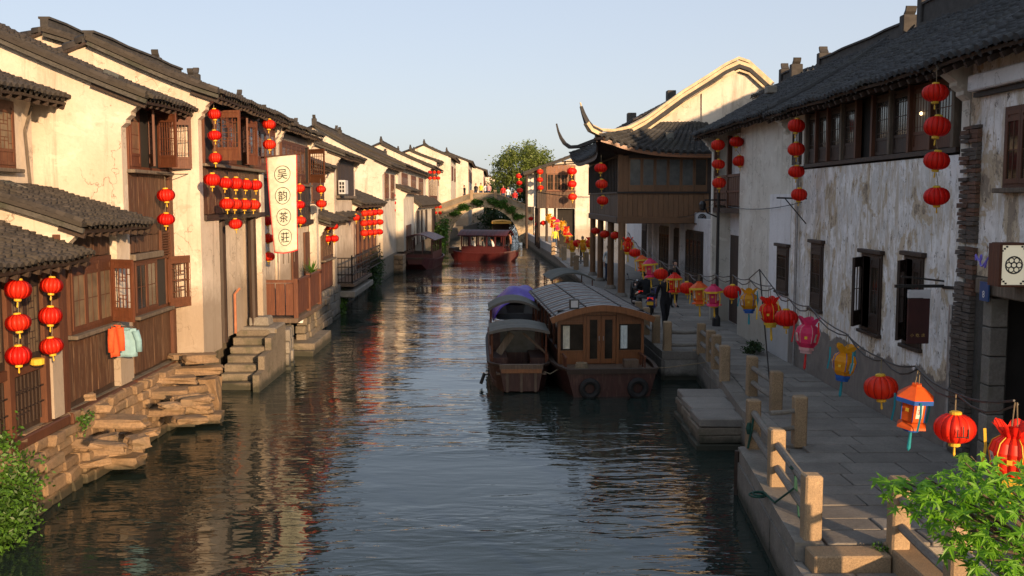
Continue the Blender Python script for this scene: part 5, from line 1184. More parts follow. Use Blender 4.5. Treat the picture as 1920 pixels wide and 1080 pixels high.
# ------------------------------------------------------------------ boats
def hull(root, L, W, zs, bow=0.55, mat='wood_hull', sheer=0.12, n=14, draft=0.25, name='hull', deckz=None, deckmat='wood_deck', rim='wood_dark', blunt=0.62, rise=0.62, endm='wood_dark'):
    """open punt-like hull, bow towards -Y; local coordinates, y from -L/2 to L/2"""
    secs = []
    for i in range(n + 1):
        t = i / n; y = -L / 2 + L * t; e = abs(2 * t - 1)
        wd = W / 2 * (1 - (1 - blunt) * max(0, (e - 0.55) / 0.45) ** 2); zt = zs + sheer * e ** 2.5; bt = wd * 0.80
        zb = -draft + (zt + draft) * rise * max(0, (e - 0.72) / 0.28) ** 1.5
        secs.append((y, wd, bt, zt, zb))
    m = MB(); vs = []; fs = []
    for y, wd, bt, zt, zb in secs: vs += [(-wd, y, zt), (-bt, y, zb), (bt, y, zb), (wd, y, zt), (wd - 0.06, y, zt), (-wd + 0.06, y, zt)]
    for i in range(n):
        a, c = i * 6, i * 6 + 6
        for k in range(3): fs.append((a + k, a + k + 1, c + k + 1, c + k))
        fs.append((a + 3, a + 4, c + 4, c + 3)); fs.append((a + 5, a, c, c + 5))
    fs.append((0, 5, 4, 3, 2, 1)); e = n * 6; fs.append((e, e + 1, e + 2, e + 3, e + 4, e + 5)); m.add(vs, fs); m.obj(name, mat, root)
    dz_ = deckz if deckz is not None else zs - 0.12; m = MB(); vs = []; fs = []
    for y, wd, bt, zt, zb in secs[1:-1]: vs += [(-wd + 0.05, y, max(dz_, zb + .05)), (wd - 0.05, y, max(dz_, zb + .05))]
    for i in range(len(secs) - 3): fs.append((i * 2, i * 2 + 1, i * 2 + 3, i * 2 + 2))
    m.add(vs, fs); m.obj('deck', deckmat, root)
    for sg in (-1, 1):
        m = MB(); m.sweep([(sg * (s_[1] - 0.02), s_[0], s_[3]) for s_ in secs], 0.09, 0.06); m.obj('gunwale', rim, root)
    for s_ in (secs[0], secs[-1]):
        m = MB(); m.box((-s_[1], s_[0] - 0.06, s_[3] - 0.07), (s_[1], s_[0] + 0.06, s_[3] + 0.05)); m.obj('end_board', endm, root)
    return secs
# big moored tour boat (bow to the camera)
tb = thing('tour_boat', 'big moored wooden tour boat with orange cabin doors and striped mat roof', 'boat', (0, 0, 0))
hull(tb, 9.2, 2.62, 0.52, sheer=0.10, deckz=0.50, blunt=0.84, draft=0.3, rise=0.12)
CY0, CY1, CW, CZ0, CZ1 = -2.9, 3.6, 1.12, 0.50, 1.70
bx(tb, (-CW, CY0 + 0.05, CZ0), (CW, CY0 + 0.09, CZ1 + 0.2), 'interior', 'cabin_dark'); 
def rz(x): return CZ1 + 0.27 * (1 - (abs(x) / 1.2) ** 1.7)
for x0, x1 in ((-CW, -0.42), (0.42, CW)):
    f = bx(tb, (x0, CY0, CZ0 + 0.30), (x1, CY0 + 0.05, CZ0 + 0.36), 'wood_orange', 'window_rail')
    bx(f, (x0 + 0.03, CY0 + 0.02, CZ0 + 0.0), (x1 - 0.03, CY0 + 0.045, CZ0 + 0.30), 'wood_orange', 'lower_panel'); bx(f, (x0 + .05, CY0 + 0.03, CZ0 + 0.36), (x1 - .05, CY0 + 0.04, CZ1 - 0.16), 'pane', 'pane')
    bx(f, (x0, CY0, CZ1 - 0.16), (x1, CY0 + 0.05, CZ1 - 0.09), 'wood_orange', 'window_rail')
    m = MB(); m.prism([(x0, CY0 + 0.01, CZ1 - 0.09), (x1, CY0 + 0.01, CZ1 - 0.09), (x1, CY0 + 0.01, rz(x1) - 0.02), ((x0 + x1) / 2, CY0 + 0.01, rz((x0 + x1) / 2) - 0.02), (x0, CY0 + 0.01, rz(x0) - 0.02)], (0, 0.03, 0)); m.obj('head_panel', 'wood_orange', tb)
for x_ in (-CW, -0.46, 0.40, CW - 0.07): bx(tb, (x_, CY0 - 0.02, CZ0), (x_ + 0.07, CY0 + 0.06, rz(x_) - 0.03), 'wood_orange', 'post')
for sg in (-1, 1):
    x0, x1 = (-0.385, -0.005) if sg < 0 else (0.005, 0.385)
    dr = MB()
    for a, c in ((x0, x0 + 0.09), (x1 - 0.09, x1)): dr.box((a, CY0 - 0.03, CZ0 + 0.02), (c, CY0 + 0.02, CZ1 + 0.06))
    dr.box((x0 + .09, CY0 - 0.03, CZ0 + 0.02), (x1 - .09, CY0 + 0.02, CZ0 + 0.14)); dr.box((x0 + .09, CY0 - 0.03, CZ1 - 0.04), (x1 - .09, CY0 + 0.02, CZ1 + 0.06))
    do = dr.obj('cabin_door', 'wood_orange', tb); bx(do, (x0 + .09, CY0 - .01, CZ0 + .14), (x1 - .09, CY0, CZ1 - .04), 'pane', 'pane')
    m = MB(); m.tube([(x1 - .05 if sg < 0 else x0 + .05, CY0 - .06, CZ0 + .62), (x1 - .05 if sg < 0 else x0 + .05, CY0 - .06, CZ0 + .74)], 0.012, 6); m.obj('handle', 'metal_grey', do)
bx(tb, (-0.39, CY0 - 0.02, CZ1 + 0.07), (0.39, CY0 + 0.03, rz(0.39) - 0.03), 'wood_orange', 'door_head')
m = MB(); m.sweep([(x_ / 10, CY0 - 0.28, rz(x_ / 10) - 0.06) for x_ in range(-13, 14)], 0.08, 0.16, (0, 0, 1)); m.obj('bargeboard', 'wood_orange', tb)
# roof: woven mats laid in stripes
stripe = 0.19; y = CY0 - 0.30; k = 0
while y < CY1 + 0.3:
    y2 = min(y + (stripe if k % 5 != 4 else 0.16), CY1 + 0.35); m = MB()
    m.grid(lambda u, v: (-1.28 + 2.56 * u, y + 0.008 + (y2 - y - 0.016) * v, rz(-1.28 + 2.56 * u) + 0.10 + 0.012 * math.sin(math.pi * v)), 12, 2, 0.05)
    m.obj('roof_mat', ('mat_grey', 'mat_dark', 'mat_grey', 'mat_dark', 'mat_brown')[k % 5], tb); y = y2; k += 1
for x_ in (-1.22, -0.45, 0.45, 1.22): m = MB(); m.bar((x_, CY0 - 0.32, rz(x_) + 0.12), (x_, CY1 + 0.35, rz(x_) + 0.12), 0.035, 0.025); m.obj('roof_batten', 'wood_black', tb)
for sg in (-1, 1):
    X_ = sg * CW
    bx(tb, (min(X_, X_ - sg * 0.05), CY0 + 0.09, CZ0), (max(X_, X_ - sg * 0.05), CY1, CZ0 + 0.38), 'wood_hull', 'side_panel'); bx(tb, (min(X_, X_ - sg * 0.06), CY0 + 0.09, CZ1 - 0.12), (max(X_, X_ - sg * 0.06), CY1, CZ1 + 0.02), 'wood_hull', 'side_beam')
    for q in range(7):
        yy = CY0 + 0.12 + q * (CY1 - CY0 - 0.2) / 6; bx(tb, (min(X_, X_ - sg * 0.06), yy - 0.04, CZ0 + 0.38), (max(X_, X_ - sg * 0.06), yy + 0.04, CZ1 - 0.12), 'wood_red', 'side_post')
        if q < 6: bx(tb, (X_ - sg * 0.045, yy + 0.04, CZ0 + 0.38), (X_ - sg * 0.035, yy + (CY1 - CY0 - 0.2) / 6 - 0.04, CZ1 - 0.12), 'pane', 'side_window')
bx(tb, (-CW + .05, CY1 - 0.05, CZ0), (CW - .05, CY1, CZ1), 'wood_hull', 'rear_panel')
bx(tb, (-CW, CY0 + 0.1, CZ0 - 0.02), (CW, CY1, CZ0 + 0.01), 'wood_deck', 'cabin_floor')
for x_ in (-0.55, 0.62): m = MB(); torus(m, (x_, -4.70, 0.20), 0.19, 0.075); m.obj('tyre_fender', 'rubber', tb)
m = MB(); m.box((-0.86, CY0 - 0.35, rz(-.86) + 0.16), (-0.62, CY0 - 0.22, rz(-.7) + 0.36)); m.obj('flood_lamp', 'metal_black', tb); m = MB(); m.box((-0.83, CY0 - 0.362, rz(-.86) + 0.20), (-0.65, CY0 - 0.351, rz(-.7) + 0.33)); m.obj('flood_glass', 'ac_white', tb)
for sg in (-1, 1):
    for q in range(3): m = MB(); m.tube([(sg * 1.0, -3.1 - q * 0.28, 0.5), (sg * 1.0, -3.1 - q * 0.28, 0.78)], 0.022, 6); m.obj('baluster', 'wood_red', tb)
    m = MB(); m.bar((sg * 1.0, -2.95, 0.79), (sg * 1.0, -3.72, 0.79), 0.05); m.obj('bow_rail', 'wood_red', tb)
for q in range(4): m = MB(); torus(m, (-0.62, -3.75, 0.56 + 0.035 * q), 0.16 - 0.01 * q, 0.022, 'z', 14, 6); m.obj('rope_coil', 'rope', tb)
bx(tb, (0.5, -3.6, 0.51), (0.85, -3.3, 0.70), 'wood_deck', 'crate', 0.01)
for x0_ in (-0.98, 0.52):
    m = MB(); m.grid(lambda u, v: (x0_ + 0.18 * u, CY0 + 0.026 + 0.006 * math.sin(u * 14), CZ0 + 0.40 + 0.60 * v), 6, 2, 0.003); m.obj('curtain', 'cloth_white' if x0_ > 0 else 'banner', tb)
tb.location = (2.62, 28.35, 0.02); tb.rotation_euler = (0, 0, R(3.0))
# small canopied boat beside it
sb = thing('canopy_boat', 'small dark sightseeing boat with two grey canopies moored outside', 'boat', (0, 0, 0))
hull(sb, 7.6, 1.62, 0.42, sheer=0.22, deckz=0.16, blunt=0.66, draft=0.25, rim='wood_dark', rise=0.30, endm='wood_deck')
def canopy(root, y0, y1, w_, z_, rise, name, mat='canopy', posts=True, n=10, th=0.03):
    m = MB(); m.grid(lambda u, v: (-w_ / 2 + w_ * u, y0 + (y1 - y0) * v, z_ + rise * (1 - (2 * u - 1) ** 2) + 0.02 * math.sin(v * 9)), n, 4, th); m.obj(name, mat, root)
    m = MB(); m.sweep([(-w_ / 2 + w_ * u / 10, y0, z_ + rise * (1 - (u / 5 - 1) ** 2) - 0.07) for u in range(11)], 0.03, 0.07); m.obj('canopy_valance', mat, root)
    if posts:
        for sg in (-1, 1):
            for yy in (y0 + 0.08, y1 - 0.08): m = MB(); m.tube([(sg * (w_ / 2 - 0.08), yy, 0.35), (sg * (w_ / 2 - 0.08), yy, z_ + 0.02)], 0.026, 6); m.obj('canopy_post', 'wood_red', root)
canopy(sb, -2.6, -0.9, 1.56, 1.34, 0.12, 'canopy'); canopy(sb, 1.2, 2.9, 1.5, 1.52, 0.26, 'canopy')
bx(sb, (-0.7, -2.35, 0.3), (-0.3, -0.9, 0.62), 'wood_hull', 'seat'); bx(sb, (0.3, -2.35, 0.3), (0.7, -0.9, 0.62), 'wood_hull', 'seat')
for sg in (-1, 1):
    bx(sb, (sg * 0.70, -2.5, 0.40), (sg * 0.76, 3.0, 0.75), 'wood_red', 'side_board')
    bx(sb, (sg * 0.70, -0.95, 0.75), (sg * 0.75, 1.2, 1.2), 'wood_hull', 'side_frame')
bx(sb, (-0.72, -0.9, 0.2), (0.72, -0.84, 1.3), 'wood_hull', 'bulkhead'); bx(sb, (-0.45, -0.93, 0.55), (0.5, -0.9, 1.15), 'pane_grey', 'windscreen')
m = MB(); m.obox((-0.35, -2.0, 0.95), (V(0.55, 0, 0.83), V(0, 1, 0), V(-0.83, 0, 0.55)), (0.32, 0.02, 0.09)); m.obj('tool_board', 'wood_grey', sb)
m = MB(); m.obox((0.42, -2.15, 0.98), (V(0.75, 0, -0.66), V(0, 1, 0), V(0.66, 0, 0.75)), (0.4, 0.025, 0.03)); m.obj('oar', 'wood_deck', sb)
for x_ in (-0.35, 0.0, 0.35): bx(sb, (x_ - 0.03, -3.85, 0.0), (x_ + 0.03, -3.795, 0.56), 'wood_deck', 'bow_rib')
bx(sb, (-0.5, -3.87, 0.48), (0.5, -3.80, 0.58), 'wood_orange', 'bow_board'); bx(sb, (-0.62, -3.75, 0.42), (0.62, -2.7, 0.46), 'wood_deck', 'foredeck')
m = MB(); m.tube([(-0.9, -2.9, 0.32), (-1.0, -2.95, 0.05)], 0.05, 6); m.obj('fender', 'rubber', sb)
sb.location = (0.62, 28.1, 0.02); sb.rotation_euler = (0, 0, R(1.0))
# white boat under a purple tarpaulin
wb = thing('covered_boat', 'white hulled boat covered with a purple tarpaulin behind the canopied boat', 'boat', (0, 0, 0))
hull(wb, 6.0, 1.9, 0.62, sheer=0.15, mat='paint_white', rim='paint_white', deckz=0.4, blunt=0.4)
m = MB()
def tarp(u, v):
    x = -1.02 + 2.04 * u; y = -1.6 + 4.4 * v; e = 1 - (2 * u - 1) ** 2; pk = max(0, 1 - abs(v - 0.42) / 0.6)
    return (x, y, 0.62 + 1.12 * e ** 0.75 * (0.55 + 0.45 * pk) + 0.05 * math.sin(u * 17 + v * 5) * e + 0.04 * math.sin(v * 23 + u * 3))
m.grid(tarp, 18, 18, 0.015); m.obj('tarpaulin', 'tarp_purple', wb, True)
m = MB(); m.grid(lambda u, v: (0.0 + 0.8 * u, -2.4 + 0.9 * v, 0.62 + 0.1 * math.sin(u * 5 + v * 4)), 6, 6, 0.012); m.obj('folded_sheet', 'tarp_blue', wb, True)
wb.location = (0.95, 35.4, 0.0); wb.rotation_euler = (0, 0, R(2))
# small canopied boat under the teahouse
cb = thing('canopy_boat', 'dark rowing boat with arched grey canopy moored below the teahouse', 'boat', (0, 0, 0))
hull(cb, 6.5, 1.7, 0.45, sheer=0.2, deckz=0.2, blunt=0.55); canopy(cb, -1.8, 1.2, 1.85, 1.42, 0.30, 'canopy'); bx(cb, (-0.7, -1.7, 0.4), (0.7, -1.66, 0.85), 'wood_hull', 'front_board')
for sg in (-1, 1): bx(cb, (sg * 0.72, -1.7, 0.4), (sg * 0.77, 1.1, 0.8), 'wood_red', 'side_board')
cb.location = (3.2, 43.4, 0.0); cb.rotation_euler = (0, 0, R(4))
# red tour boats on the far water
def red_boat(label, loc, rz_, L=8.5, W=2.5):
    t = thing('tour_boat', label, 'boat', (0, 0, 0), 'red roofed tour boats')
    hull(t, L, W, 0.58, sheer=0.22, mat='paint_red', rim='paint_red', deckz=0.5, blunt=0.45)
    y0, y1, cw, z1 = -L * 0.34, L * 0.30, W * 0.42, 2.0
    for q in range(12):
        a, c = y0 - 0.3 + (y1 - y0 + 0.6) * q / 12, y0 - 0.3 + (y1 - y0 + 0.6) * (q + 1) / 12; m = MB()
        m.grid(lambda u, v: (-cw * 1.18 + 2.36 * cw * u, a + 0.01 + (c - a - 0.02) * v, z1 + 0.42 * (1 - abs(2 * u - 1) ** 1.6)), 10, 1, 0.06); m.obj('roof_strip', 'paint_red', t)
    for sg in (-1, 1):
        bx(t, (sg * cw, y0, 0.5), (sg * (cw - 0.05), y1, 1.15), 'paint_red', 'side_panel'); bx(t, (sg * cw, y0, 1.9), (sg * (cw - 0.06), y1, 2.06), 'paint_red', 'side_beam')
        for q in range(6):
            yy = y0 + (y1 - y0) * q / 5; bx(t, (sg * cw, yy - 0.05, 1.15), (sg * (cw - 0.06), yy + 0.05, 1.9), 'paint_red', 'post')
    for yy in (y0, y1):
        bx(t, (-cw + .06, yy, 0.5), (cw - .06, yy + 0.05, 1.0), 'paint_red', 'end_panel')
        for x_ in (-cw + .06, -0.35, 0.3, cw - .12): bx(t, (x_, yy, 1.0), (x_ + 0.06, yy + 0.05, 2.0), 'wood_hull', 'end_post')
    bx(t, (-cw + .08, y0 + 0.1, 0.5), (cw - .08, y1 - 0.1, 0.56), 'wood_dark', 'floor')
    for q in range(3): bx(t, (-cw + 0.15, y0 + 1 + q * 1.6, 0.56), (cw - 0.15, y0 + 1.4 + q * 1.6, 1.0), 'wood_dark', 'bench')
    t.location = loc; t.rotation_euler = (0, 0, rz_); return t
red_boat('red tour boat moored at the left stone quay', (-5.05, 71.6, 0.0), R(-4), 8.0)
red_boat('red tour boat turning side-on in mid canal before the bridge', (-0.7, 78.5, 0.0), R(72), 5.4, 2.0)
yb = thing('tour_boat', 'boat with yellow awning glimpsed under the bridge arch', 'boat', (0, 0, 0))
hull(yb, 8, 2.4, 0.7, mat='wood_hull', deckz=0.5, blunt=0.5); canopy(yb, -3, 2.5, 2.4, 2.1, 0.15, 'awning', 'awning_yellow'); bx(yb, (-1.2, -3.05, 1.85), (1.2, -3.0, 2.12), 'awning_yellow', 'awning_front')
bx(yb, (-1.0, 0.0, 0.5), (1.0, 2.3, 1.9), 'wood_dark', 'cabin'); yb.location = (1.0, 125, 0)
# mooring lines
def line(label, pts, r=0.012, mat='rope'):
    b = MB(); b.tube(pts, r, 5); return tag(b.obj('mooring_line', mat), label, 'rope')
line('slack mooring line between the canopied boat and the tour boat', [(0.95, 24.6, 0.62), (1.4, 24.4, 0.45), (1.75, 24.6, 0.62)])
line('mooring line from the tour boat bow to the quay post', [(3.4, 24.2, 0.62), (4.3, 24.5, 0.58), (5.3, 24.3, 0.75)])

# ------------------------------------------------------------------ shop banner with its four ringed characters
bn = thing('shop_banner', 'long cream cloth banner with four black ringed characters', 'banner', (-5.85, 27.4, 3.3))
BYY = 27.35
cTL, cTR, cBL, cBR = at_y(499, 296, BYY), at_y(557, 290, BYY), at_y(514, 474, BYY), at_y(559, 469, BYY)
def bsurf(u, v, o=0.0):
    """u across, v down"""
    p = (cTL * (1 - u) + cTR * u) * (1 - v) + (cBL * (1 - u) + cBR * u) * v
    return p + V(0, -0.06 * math.sin(math.pi * v) - 0.05 * math.sin(math.pi * u) - 0.02 * math.sin(5 * v + 3 * u) - o, -0.05 * math.sin(math.pi * u) * v)
m = MB(); m.grid(lambda u, v: bsurf(u, 1 - v), 10, 24, 0.006); m.obj('cloth', 'banner', bn, True)
for (a, c) in ((0.0, 0.03), (0.97, 1.0)):
    m = MB(); m.grid(lambda u, v: bsurf(a + (c - a) * u, 1 - v, 0.004), 1, 24, 0.0); m.obj('red_edge', 'cloth_red', bn)
m = MB(); m.grid(lambda u, v: bsurf(u, 1.0 - 0.012 * v, 0.005), 8, 1, 0.0); m.obj('red_hem', 'cloth_red', bn)
WB = (cTR - cTL).length; HB = (cTL - cBL).length
for ch, v0, uu in (('吴', 0.185, 0.52), ('韵', 0.405, 0.50), ('茶', 0.625, 0.50), ('莊', 0.835, 0.51)):
    cu = bpy.data.curves.new('t', 'FONT'); cu.body = ch; cu.size = 1.0; cu.align_x = 'CENTER'; cu.align_y = 'CENTER'; cu.offset = 0.004
    to = bpy.data.objects.new('t', cu); COL.objects.link(to); me = bpy.data.meshes.new_from_object(to.evaluated_get(bpy.context.evaluated_depsgraph_get())); bpy.data.objects.remove(to)
    xs = [q.co.x for q in me.vertices]; ys = [q.co.y for q in me.vertices]; mx, my = (min(xs) + max(xs)) / 2, (min(ys) + max(ys)) / 2; sc = 0.275 / max(max(ys) - min(ys), max(xs) - min(xs))
    for q in me.vertices:
        p = bsurf(uu + (q.co.x - mx) * sc / WB, v0 - (q.co.y - my) * sc / HB, 0.012); q.co = p - org(bn)
    o = link('character', me, 'ink', bn)
    m = MB(); n = 36; vs = []; fs = []
    for i in range(n):
        a = 2 * math.pi * i / n
        for rr in (0.228, 0.212): vs.append(bsurf(uu + rr * math.cos(a) / WB, v0 + rr * math.sin(a) / HB, 0.010))
    for i in range(n): j = (i + 1) % n; fs.append((2 * i, 2 * i + 1, 2 * j + 1, 2 * j))
    m.add(vs, fs); m.obj('ring', 'ink', bn)
m = MB(); m.tube([cTL + V(-0.5, 0.05, -0.03), cTR + V(0.08, 0.0, 0.02)], 0.025, 8); m.obj('pole', 'wood_frame', bn)
for u in (0.15, 0.4, 0.62, 0.85): m = MB(); p = bsurf(u, 1.0); m.tube([p, p - V(0, 0, 0.28)], 0.012, 5); m.obj('fringe_cord', 'wood_grey', bn)
# ------------------------------------------------------------------ hanging red lanterns
GL = 'round red lanterns hung along the canal houses'
def S3(px, ys, Y): return [at_y(px + (k * 1.0 if len(ys) > 2 else 0), y_, Y) for k, y_ in enumerate(ys)]
lantern_string(S3(34, (543, 605, 667), 13.9), 0.35, 'of the three at the far left edge', GL)
lantern_string(S3(96, (535, 592, 649), 15.0), 0.345, 'of the three on the nearest annex by its corner post', GL)
lantern_string(S3(310, (366, 411), 20.6), 0.375, 'on the brown boards of the shuttered house', GL)
lantern_string(S3(401, (214, 254, 296), 21.9), 0.31, 'in the column beside the first open upper window', GL)
for k, px in enumerate((396, 421, 441, 464, 481)):
    Y = 6.0 * 1867 / (925 - px); lantern(at_y(px, (337, 343, 344, 346, 347)[k], Y), 0.36, ['first', 'second', 'third', 'fourth', 'fifth'][k] + ' red lantern from the left in the upper row below shutters', GL)
for k, px in enumerate((424, 441, 461, 477)):
    Y = 6.0 * 1867 / (925 - px); lantern(at_y(px, 382 + k * 0.6, Y), 0.36, ['first', 'second', 'third', 'fourth'][k] + ' red lantern from the left in the lower row under boards', GL)
lantern(at_y(441, 420, 23.15), 0.33, 'single red lantern hanging below the two rows by louvre', GL)
lantern_string(S3(505, (233, 271), 26.6), 0.36, 'above the shop banner', GL)
lantern_string(S3(503, (414, 447, 481), 28.3), 0.36, 'showing at the left edge of the banner', GL)
lantern_string(S3(563, (353, 384, 413), 30.6), 0.34, 'just right of the shop banner', GL)
lantern_string(S3(601, (355, 382), 35.5), 0.38, 'on the white corner post past the banner', GL)
for k, (px, py) in enumerate(((614, 425), (627, 424), (614, 448), (627, 447))): lantern(at_y(px, py, 38.4), 0.36, ['upper left', 'upper right', 'lower left', 'lower right'][k] + ' red lantern of the cluster on the wooden shopfront', GL)
lantern(at_y(668, 408, 46), 0.40, 'lone red lantern left of the big lantern grid', GL)
for r_ in range(3):
    for c_ in range(4): lantern(at_y(683 + c_ * 9.5, 400 + r_ * 18.5 - c_ * 0.8, 48.2 + c_ * 1.6), 0.42, f'red lantern in {["top", "middle", "bottom"][r_]} row, {["first", "second", "third", "fourth"][c_]} from left, of the lantern grid', GL)
for r_ in range(3):
    for c_ in range(2): lantern(at_y(728 + c_ * 9.5, 364 + r_ * 14 + c_ * 2.5, 66.2), 0.36, f'{["top", "middle", "bottom"][r_]} {["left", "right"][c_]} red lantern of six on the blank cream gable', GL)
for r_ in range(2):
    for c_ in range(2): lantern(at_y(766 + c_ * 15, 388 + r_ * 13 + c_ * 1.5, 74.8 + c_ * 9), 0.40, f'{["upper", "lower"][r_]} {["left", "right"][c_]} red lantern by the dark doors near the bridge', GL)
for r_ in range(2):
    for c_ in range(3): lantern(at_y(806 + c_ * 8, 323 + r_ * 11, 93 + c_ * 4), 0.42, f'{["upper", "lower"][r_]} {["left", "middle", "right"][c_]} red lantern on the bay beside the bridge', GL)
for r_ in range(2):
    for c_ in range(2): lantern(at_y(817 + c_ * 8, 388 + r_ * 11, 102.5), 0.44, f'{["upper", "lower"][r_]} {["left", "right"][c_]} red lantern at the left foot of the bridge', GL)
lantern_string(S3(1755, (174, 237, 301, 368), 15.0), 0.385, 'of the four on the peeling wall', GL)
lantern_string(S3(1493, (236, 280, 322, 365), 22.3), 0.38, 'of the four beside the drain pipe', GL)
lantern_string(S3(1346, (272, 308, 343), 29.5), 0.42, 'of the three left of the balcony bay', GL)
lantern_string(S3(1380, (266,), 29.2) + S3(1388, (302,), 29.2), 0.41, 'of the two in front of the balcony bay', GL)
lantern_string(S3(1127, (315, 345, 376), 39.9), 0.50, 'of the three under the upturned teahouse corner', GL)
lantern_string(S3(1072, (321, 345, 369), 80.8), 0.80, 'of the three at the right end of red bay', GL)
lantern_string(S3(1012, (322, 337, 352), 81.2), 0.55, 'of the three at the left end of red bay', GL)
lantern_string(S3(973, (330, 343, 357), 101.0), 0.65, 'of the three in front of the distant tree', GL)
for k, (px, py) in enumerate(((1116, 433), (1135, 439), (1154, 441), (996, 410), (1008, 420), (1018, 418))):
    lantern(at_y(px, py, (47, 44, 41.5, 88, 86, 84)[k]), 0.42 if k < 3 else 0.5, ['red lantern hung between the two farthest teahouse columns', 'red lantern hung between the middle teahouse columns', 'red lantern beside the nearest teahouse column', 'leftmost red lantern under the house past the teahouse', 'middle red lantern under the house past the teahouse', 'right red lantern under the house past the teahouse'][k], GL)
# bracket that carries the drain pipe lanterns
b = MB(); b.tube([(7.25, 23.0, 4.78), (6.55, 23.0, 4.80)], 0.022, 6); b.tube([(7.25, 23.0, 4.2), (6.75, 23.0, 4.78)], 0.014, 6); tag(b.obj('wall_bracket', 'metal_black'), 'black iron bracket on the grey wall under four lanterns', 'bracket')

# ------------------------------------------------------------------ fancy festival lanterns on the cable above the quay
def fancy(kind, main, trim, ribbon):
    key = (kind, main, trim)
    if key in LPROTO: return LPROTO[key]
    root = thing('festival_lantern', 'x', 'lantern', (0, 0, 0)); n = 6
    if kind == 'crown':
        b = MB(); b.lathe([(0.24, -0.46), (0.36, -0.30), (0.42, 0.02), (0.36, 0.20), (0.22, 0.30)], n=n, rot=0.5); b.obj('body', main, root)
        for k in range(n):
            a0 = 0.5 + 2 * math.pi * k / n; a1 = 0.5 + 2 * math.pi * (k + 1) / n; am = (a0 + a1) / 2; m = MB()
            P = lambda r, a, z: (r * math.cos(a), r * math.sin(a), z)
            m.add([P(0.22, a0, 0.30), P(0.22, a1, 0.30), P(0.31, a1, 0.44), P(0.38, am * .4 + a1 * .6, 0.54), P(0.42, am, 0.58), P(0.38, am * .4 + a0 * .6, 0.54), P(0.31, a0, 0.44)], [(0, 1, 2, 3, 4, 5, 6)]); m.obj('petal', main, root)
            m = MB(); m.tube([P(0.365, a0, -0.30), P(0.425, a0, 0.02), P(0.365, a0, 0.20), P(0.225, a0, 0.30)], 0.011, 5); m.obj('frame_edge', trim, root)
        b = MB(); b.lathe([(0.25, -0.56), (0.26, -0.46)], n=n, rot=0.5); b.obj('base', trim, root)
    else:
        b = MB(); b.lathe([(0.25, -0.42), (0.31, -0.36), (0.33, 0.20), (0.30, 0.26)], n=n, rot=0.5); b.obj('body', main, root)
        b = MB(); b.lathe([(0.50, 0.24), (0.36, 0.36), (0.20, 0.48), (0.13, 0.52), (0.13, 0.58)], n=n, rot=0.5); b.obj('roof', main, root)
        for k in range(n):
            a0 = 0.5 + 2 * math.pi * k / n; m = MB(); m.tube([(0.315 * math.cos(a0), 0.315 * math.sin(a0), -0.36), (0.335 * math.cos(a0), 0.335 * math.sin(a0), 0.20)], 0.012, 5); m.obj('frame_edge', trim, root)
        b = MB(); b.lathe([(0.40, -0.56), (0.38, -0.50), (0.26, -0.42)], n=n, rot=0.5); b.obj('base', main, root)
        m = MB()
        for k in range(n):
            a0 = 0.5 + 2 * math.pi * k / n; a1 = 0.5 + 2 * math.pi * (k + 1) / n; r_ = 0.51
            m.add([(r_ * math.cos(a0), r_ * math.sin(a0), 0.25), (r_ * math.cos(a1), r_ * math.sin(a1), 0.25), (r_ * math.cos(a1), r_ * math.sin(a1), 0.14), (r_ * math.cos(a0), r_ * math.sin(a0), 0.14)], [(0, 1, 2, 3)])
        m.obj('fringe', trim, root)
    for k in range(n):
        am = 0.5 + 2 * math.pi * (k + 0.5) / n; r_ = (0.345 if kind == 'crown' else 0.290); d = V(math.cos(am), math.sin(am), 0); t = V(-d.y, d.x, 0); z0, z1 = (-0.26, 0.02) if kind == 'crown' else (-0.26, 0.14); sl_ = 0.055 if kind == 'crown' else 0.012
        if k % 2 == 0:
            m = MB(); q = 0.085; A = d * (r_ - 0.01) + V(0, 0, z0); C = d * (r_ + sl_ - 0.0) + V(0, 0, z1)
            m.add([A - t * q, A + t * q, C + t * q, C - t * q], [(0, 1, 2, 3)]); pn = m.obj('picture', 'paper_white', root)
            m = MB(); A2 = A * 0.7 + C * 0.3 + d * 0.006; C2 = A * 0.25 + C * 0.75 + d * 0.006; q = 0.045
            up = C2 - A2
            for f0, f1, w0, w1 in ((0.0, 0.12, -1, 0.6), (0.3, 0.4, -0.6, 1), (0.55, 0.65, -1, 0.4), (0.8, 0.95, -0.3, 1), (0.0, 1.0, -0.12, 0.1)): m.add([A2 + up * f0 + t * q * w0, A2 + up * f0 + t * q * w1, A2 + up * f1 + t * q * w1, A2 + up * f1 + t * q * w0], [(0, 1, 2, 3)])
            m.obj('motif', 'cloth_red' if main != 'lantern_red' else 'cloth_grey', pn)
        else:
            m = MB(); A = d * (r_ + sl_ * .5 + 0.004) + V(0, 0, (z0 + z1) / 2); vs = [A] + [A + (t * math.cos(2 * math.pi * j / 8) * (0.07 if j % 2 else 0.045) + V(0, 0, math.sin(2 * math.pi * j / 8) * (0.07 if j % 2 else 0.045))) for j in range(8)]
            m.add(vs, [(0, j + 1, (j + 1) % 8 + 1) for j in range(8)]); m.obj('flower', 'trim_yellow', root)
    for k in (0, 2, 4):
        a = 0.5 + 2 * math.pi * k / n + 0.3; p = V(0.50 * math.cos(a), 0.50 * math.sin(a), 0.22 if kind != 'crown' else 0.42)
        m = MB(); m.sweep([p, p + V(0.03, 0, -0.35), p + V(0.0, 0.03, -0.75)], 0.05, 0.008, (0.3, 1, 0)); m.obj('ribbon', ribbon, root)
    b = MB(); b.lathe([(0.20, -0.66), (0.21, -0.56)], n=10); b.obj('lower_fringe', trim, root)
    b = MB(); b.lathe([(0.01, -1.22), (0.05, -1.15), (0.035, -0.72), (0.01, -0.66)], n=8); b.obj('tassel', ribbon, root)
    b = MB()
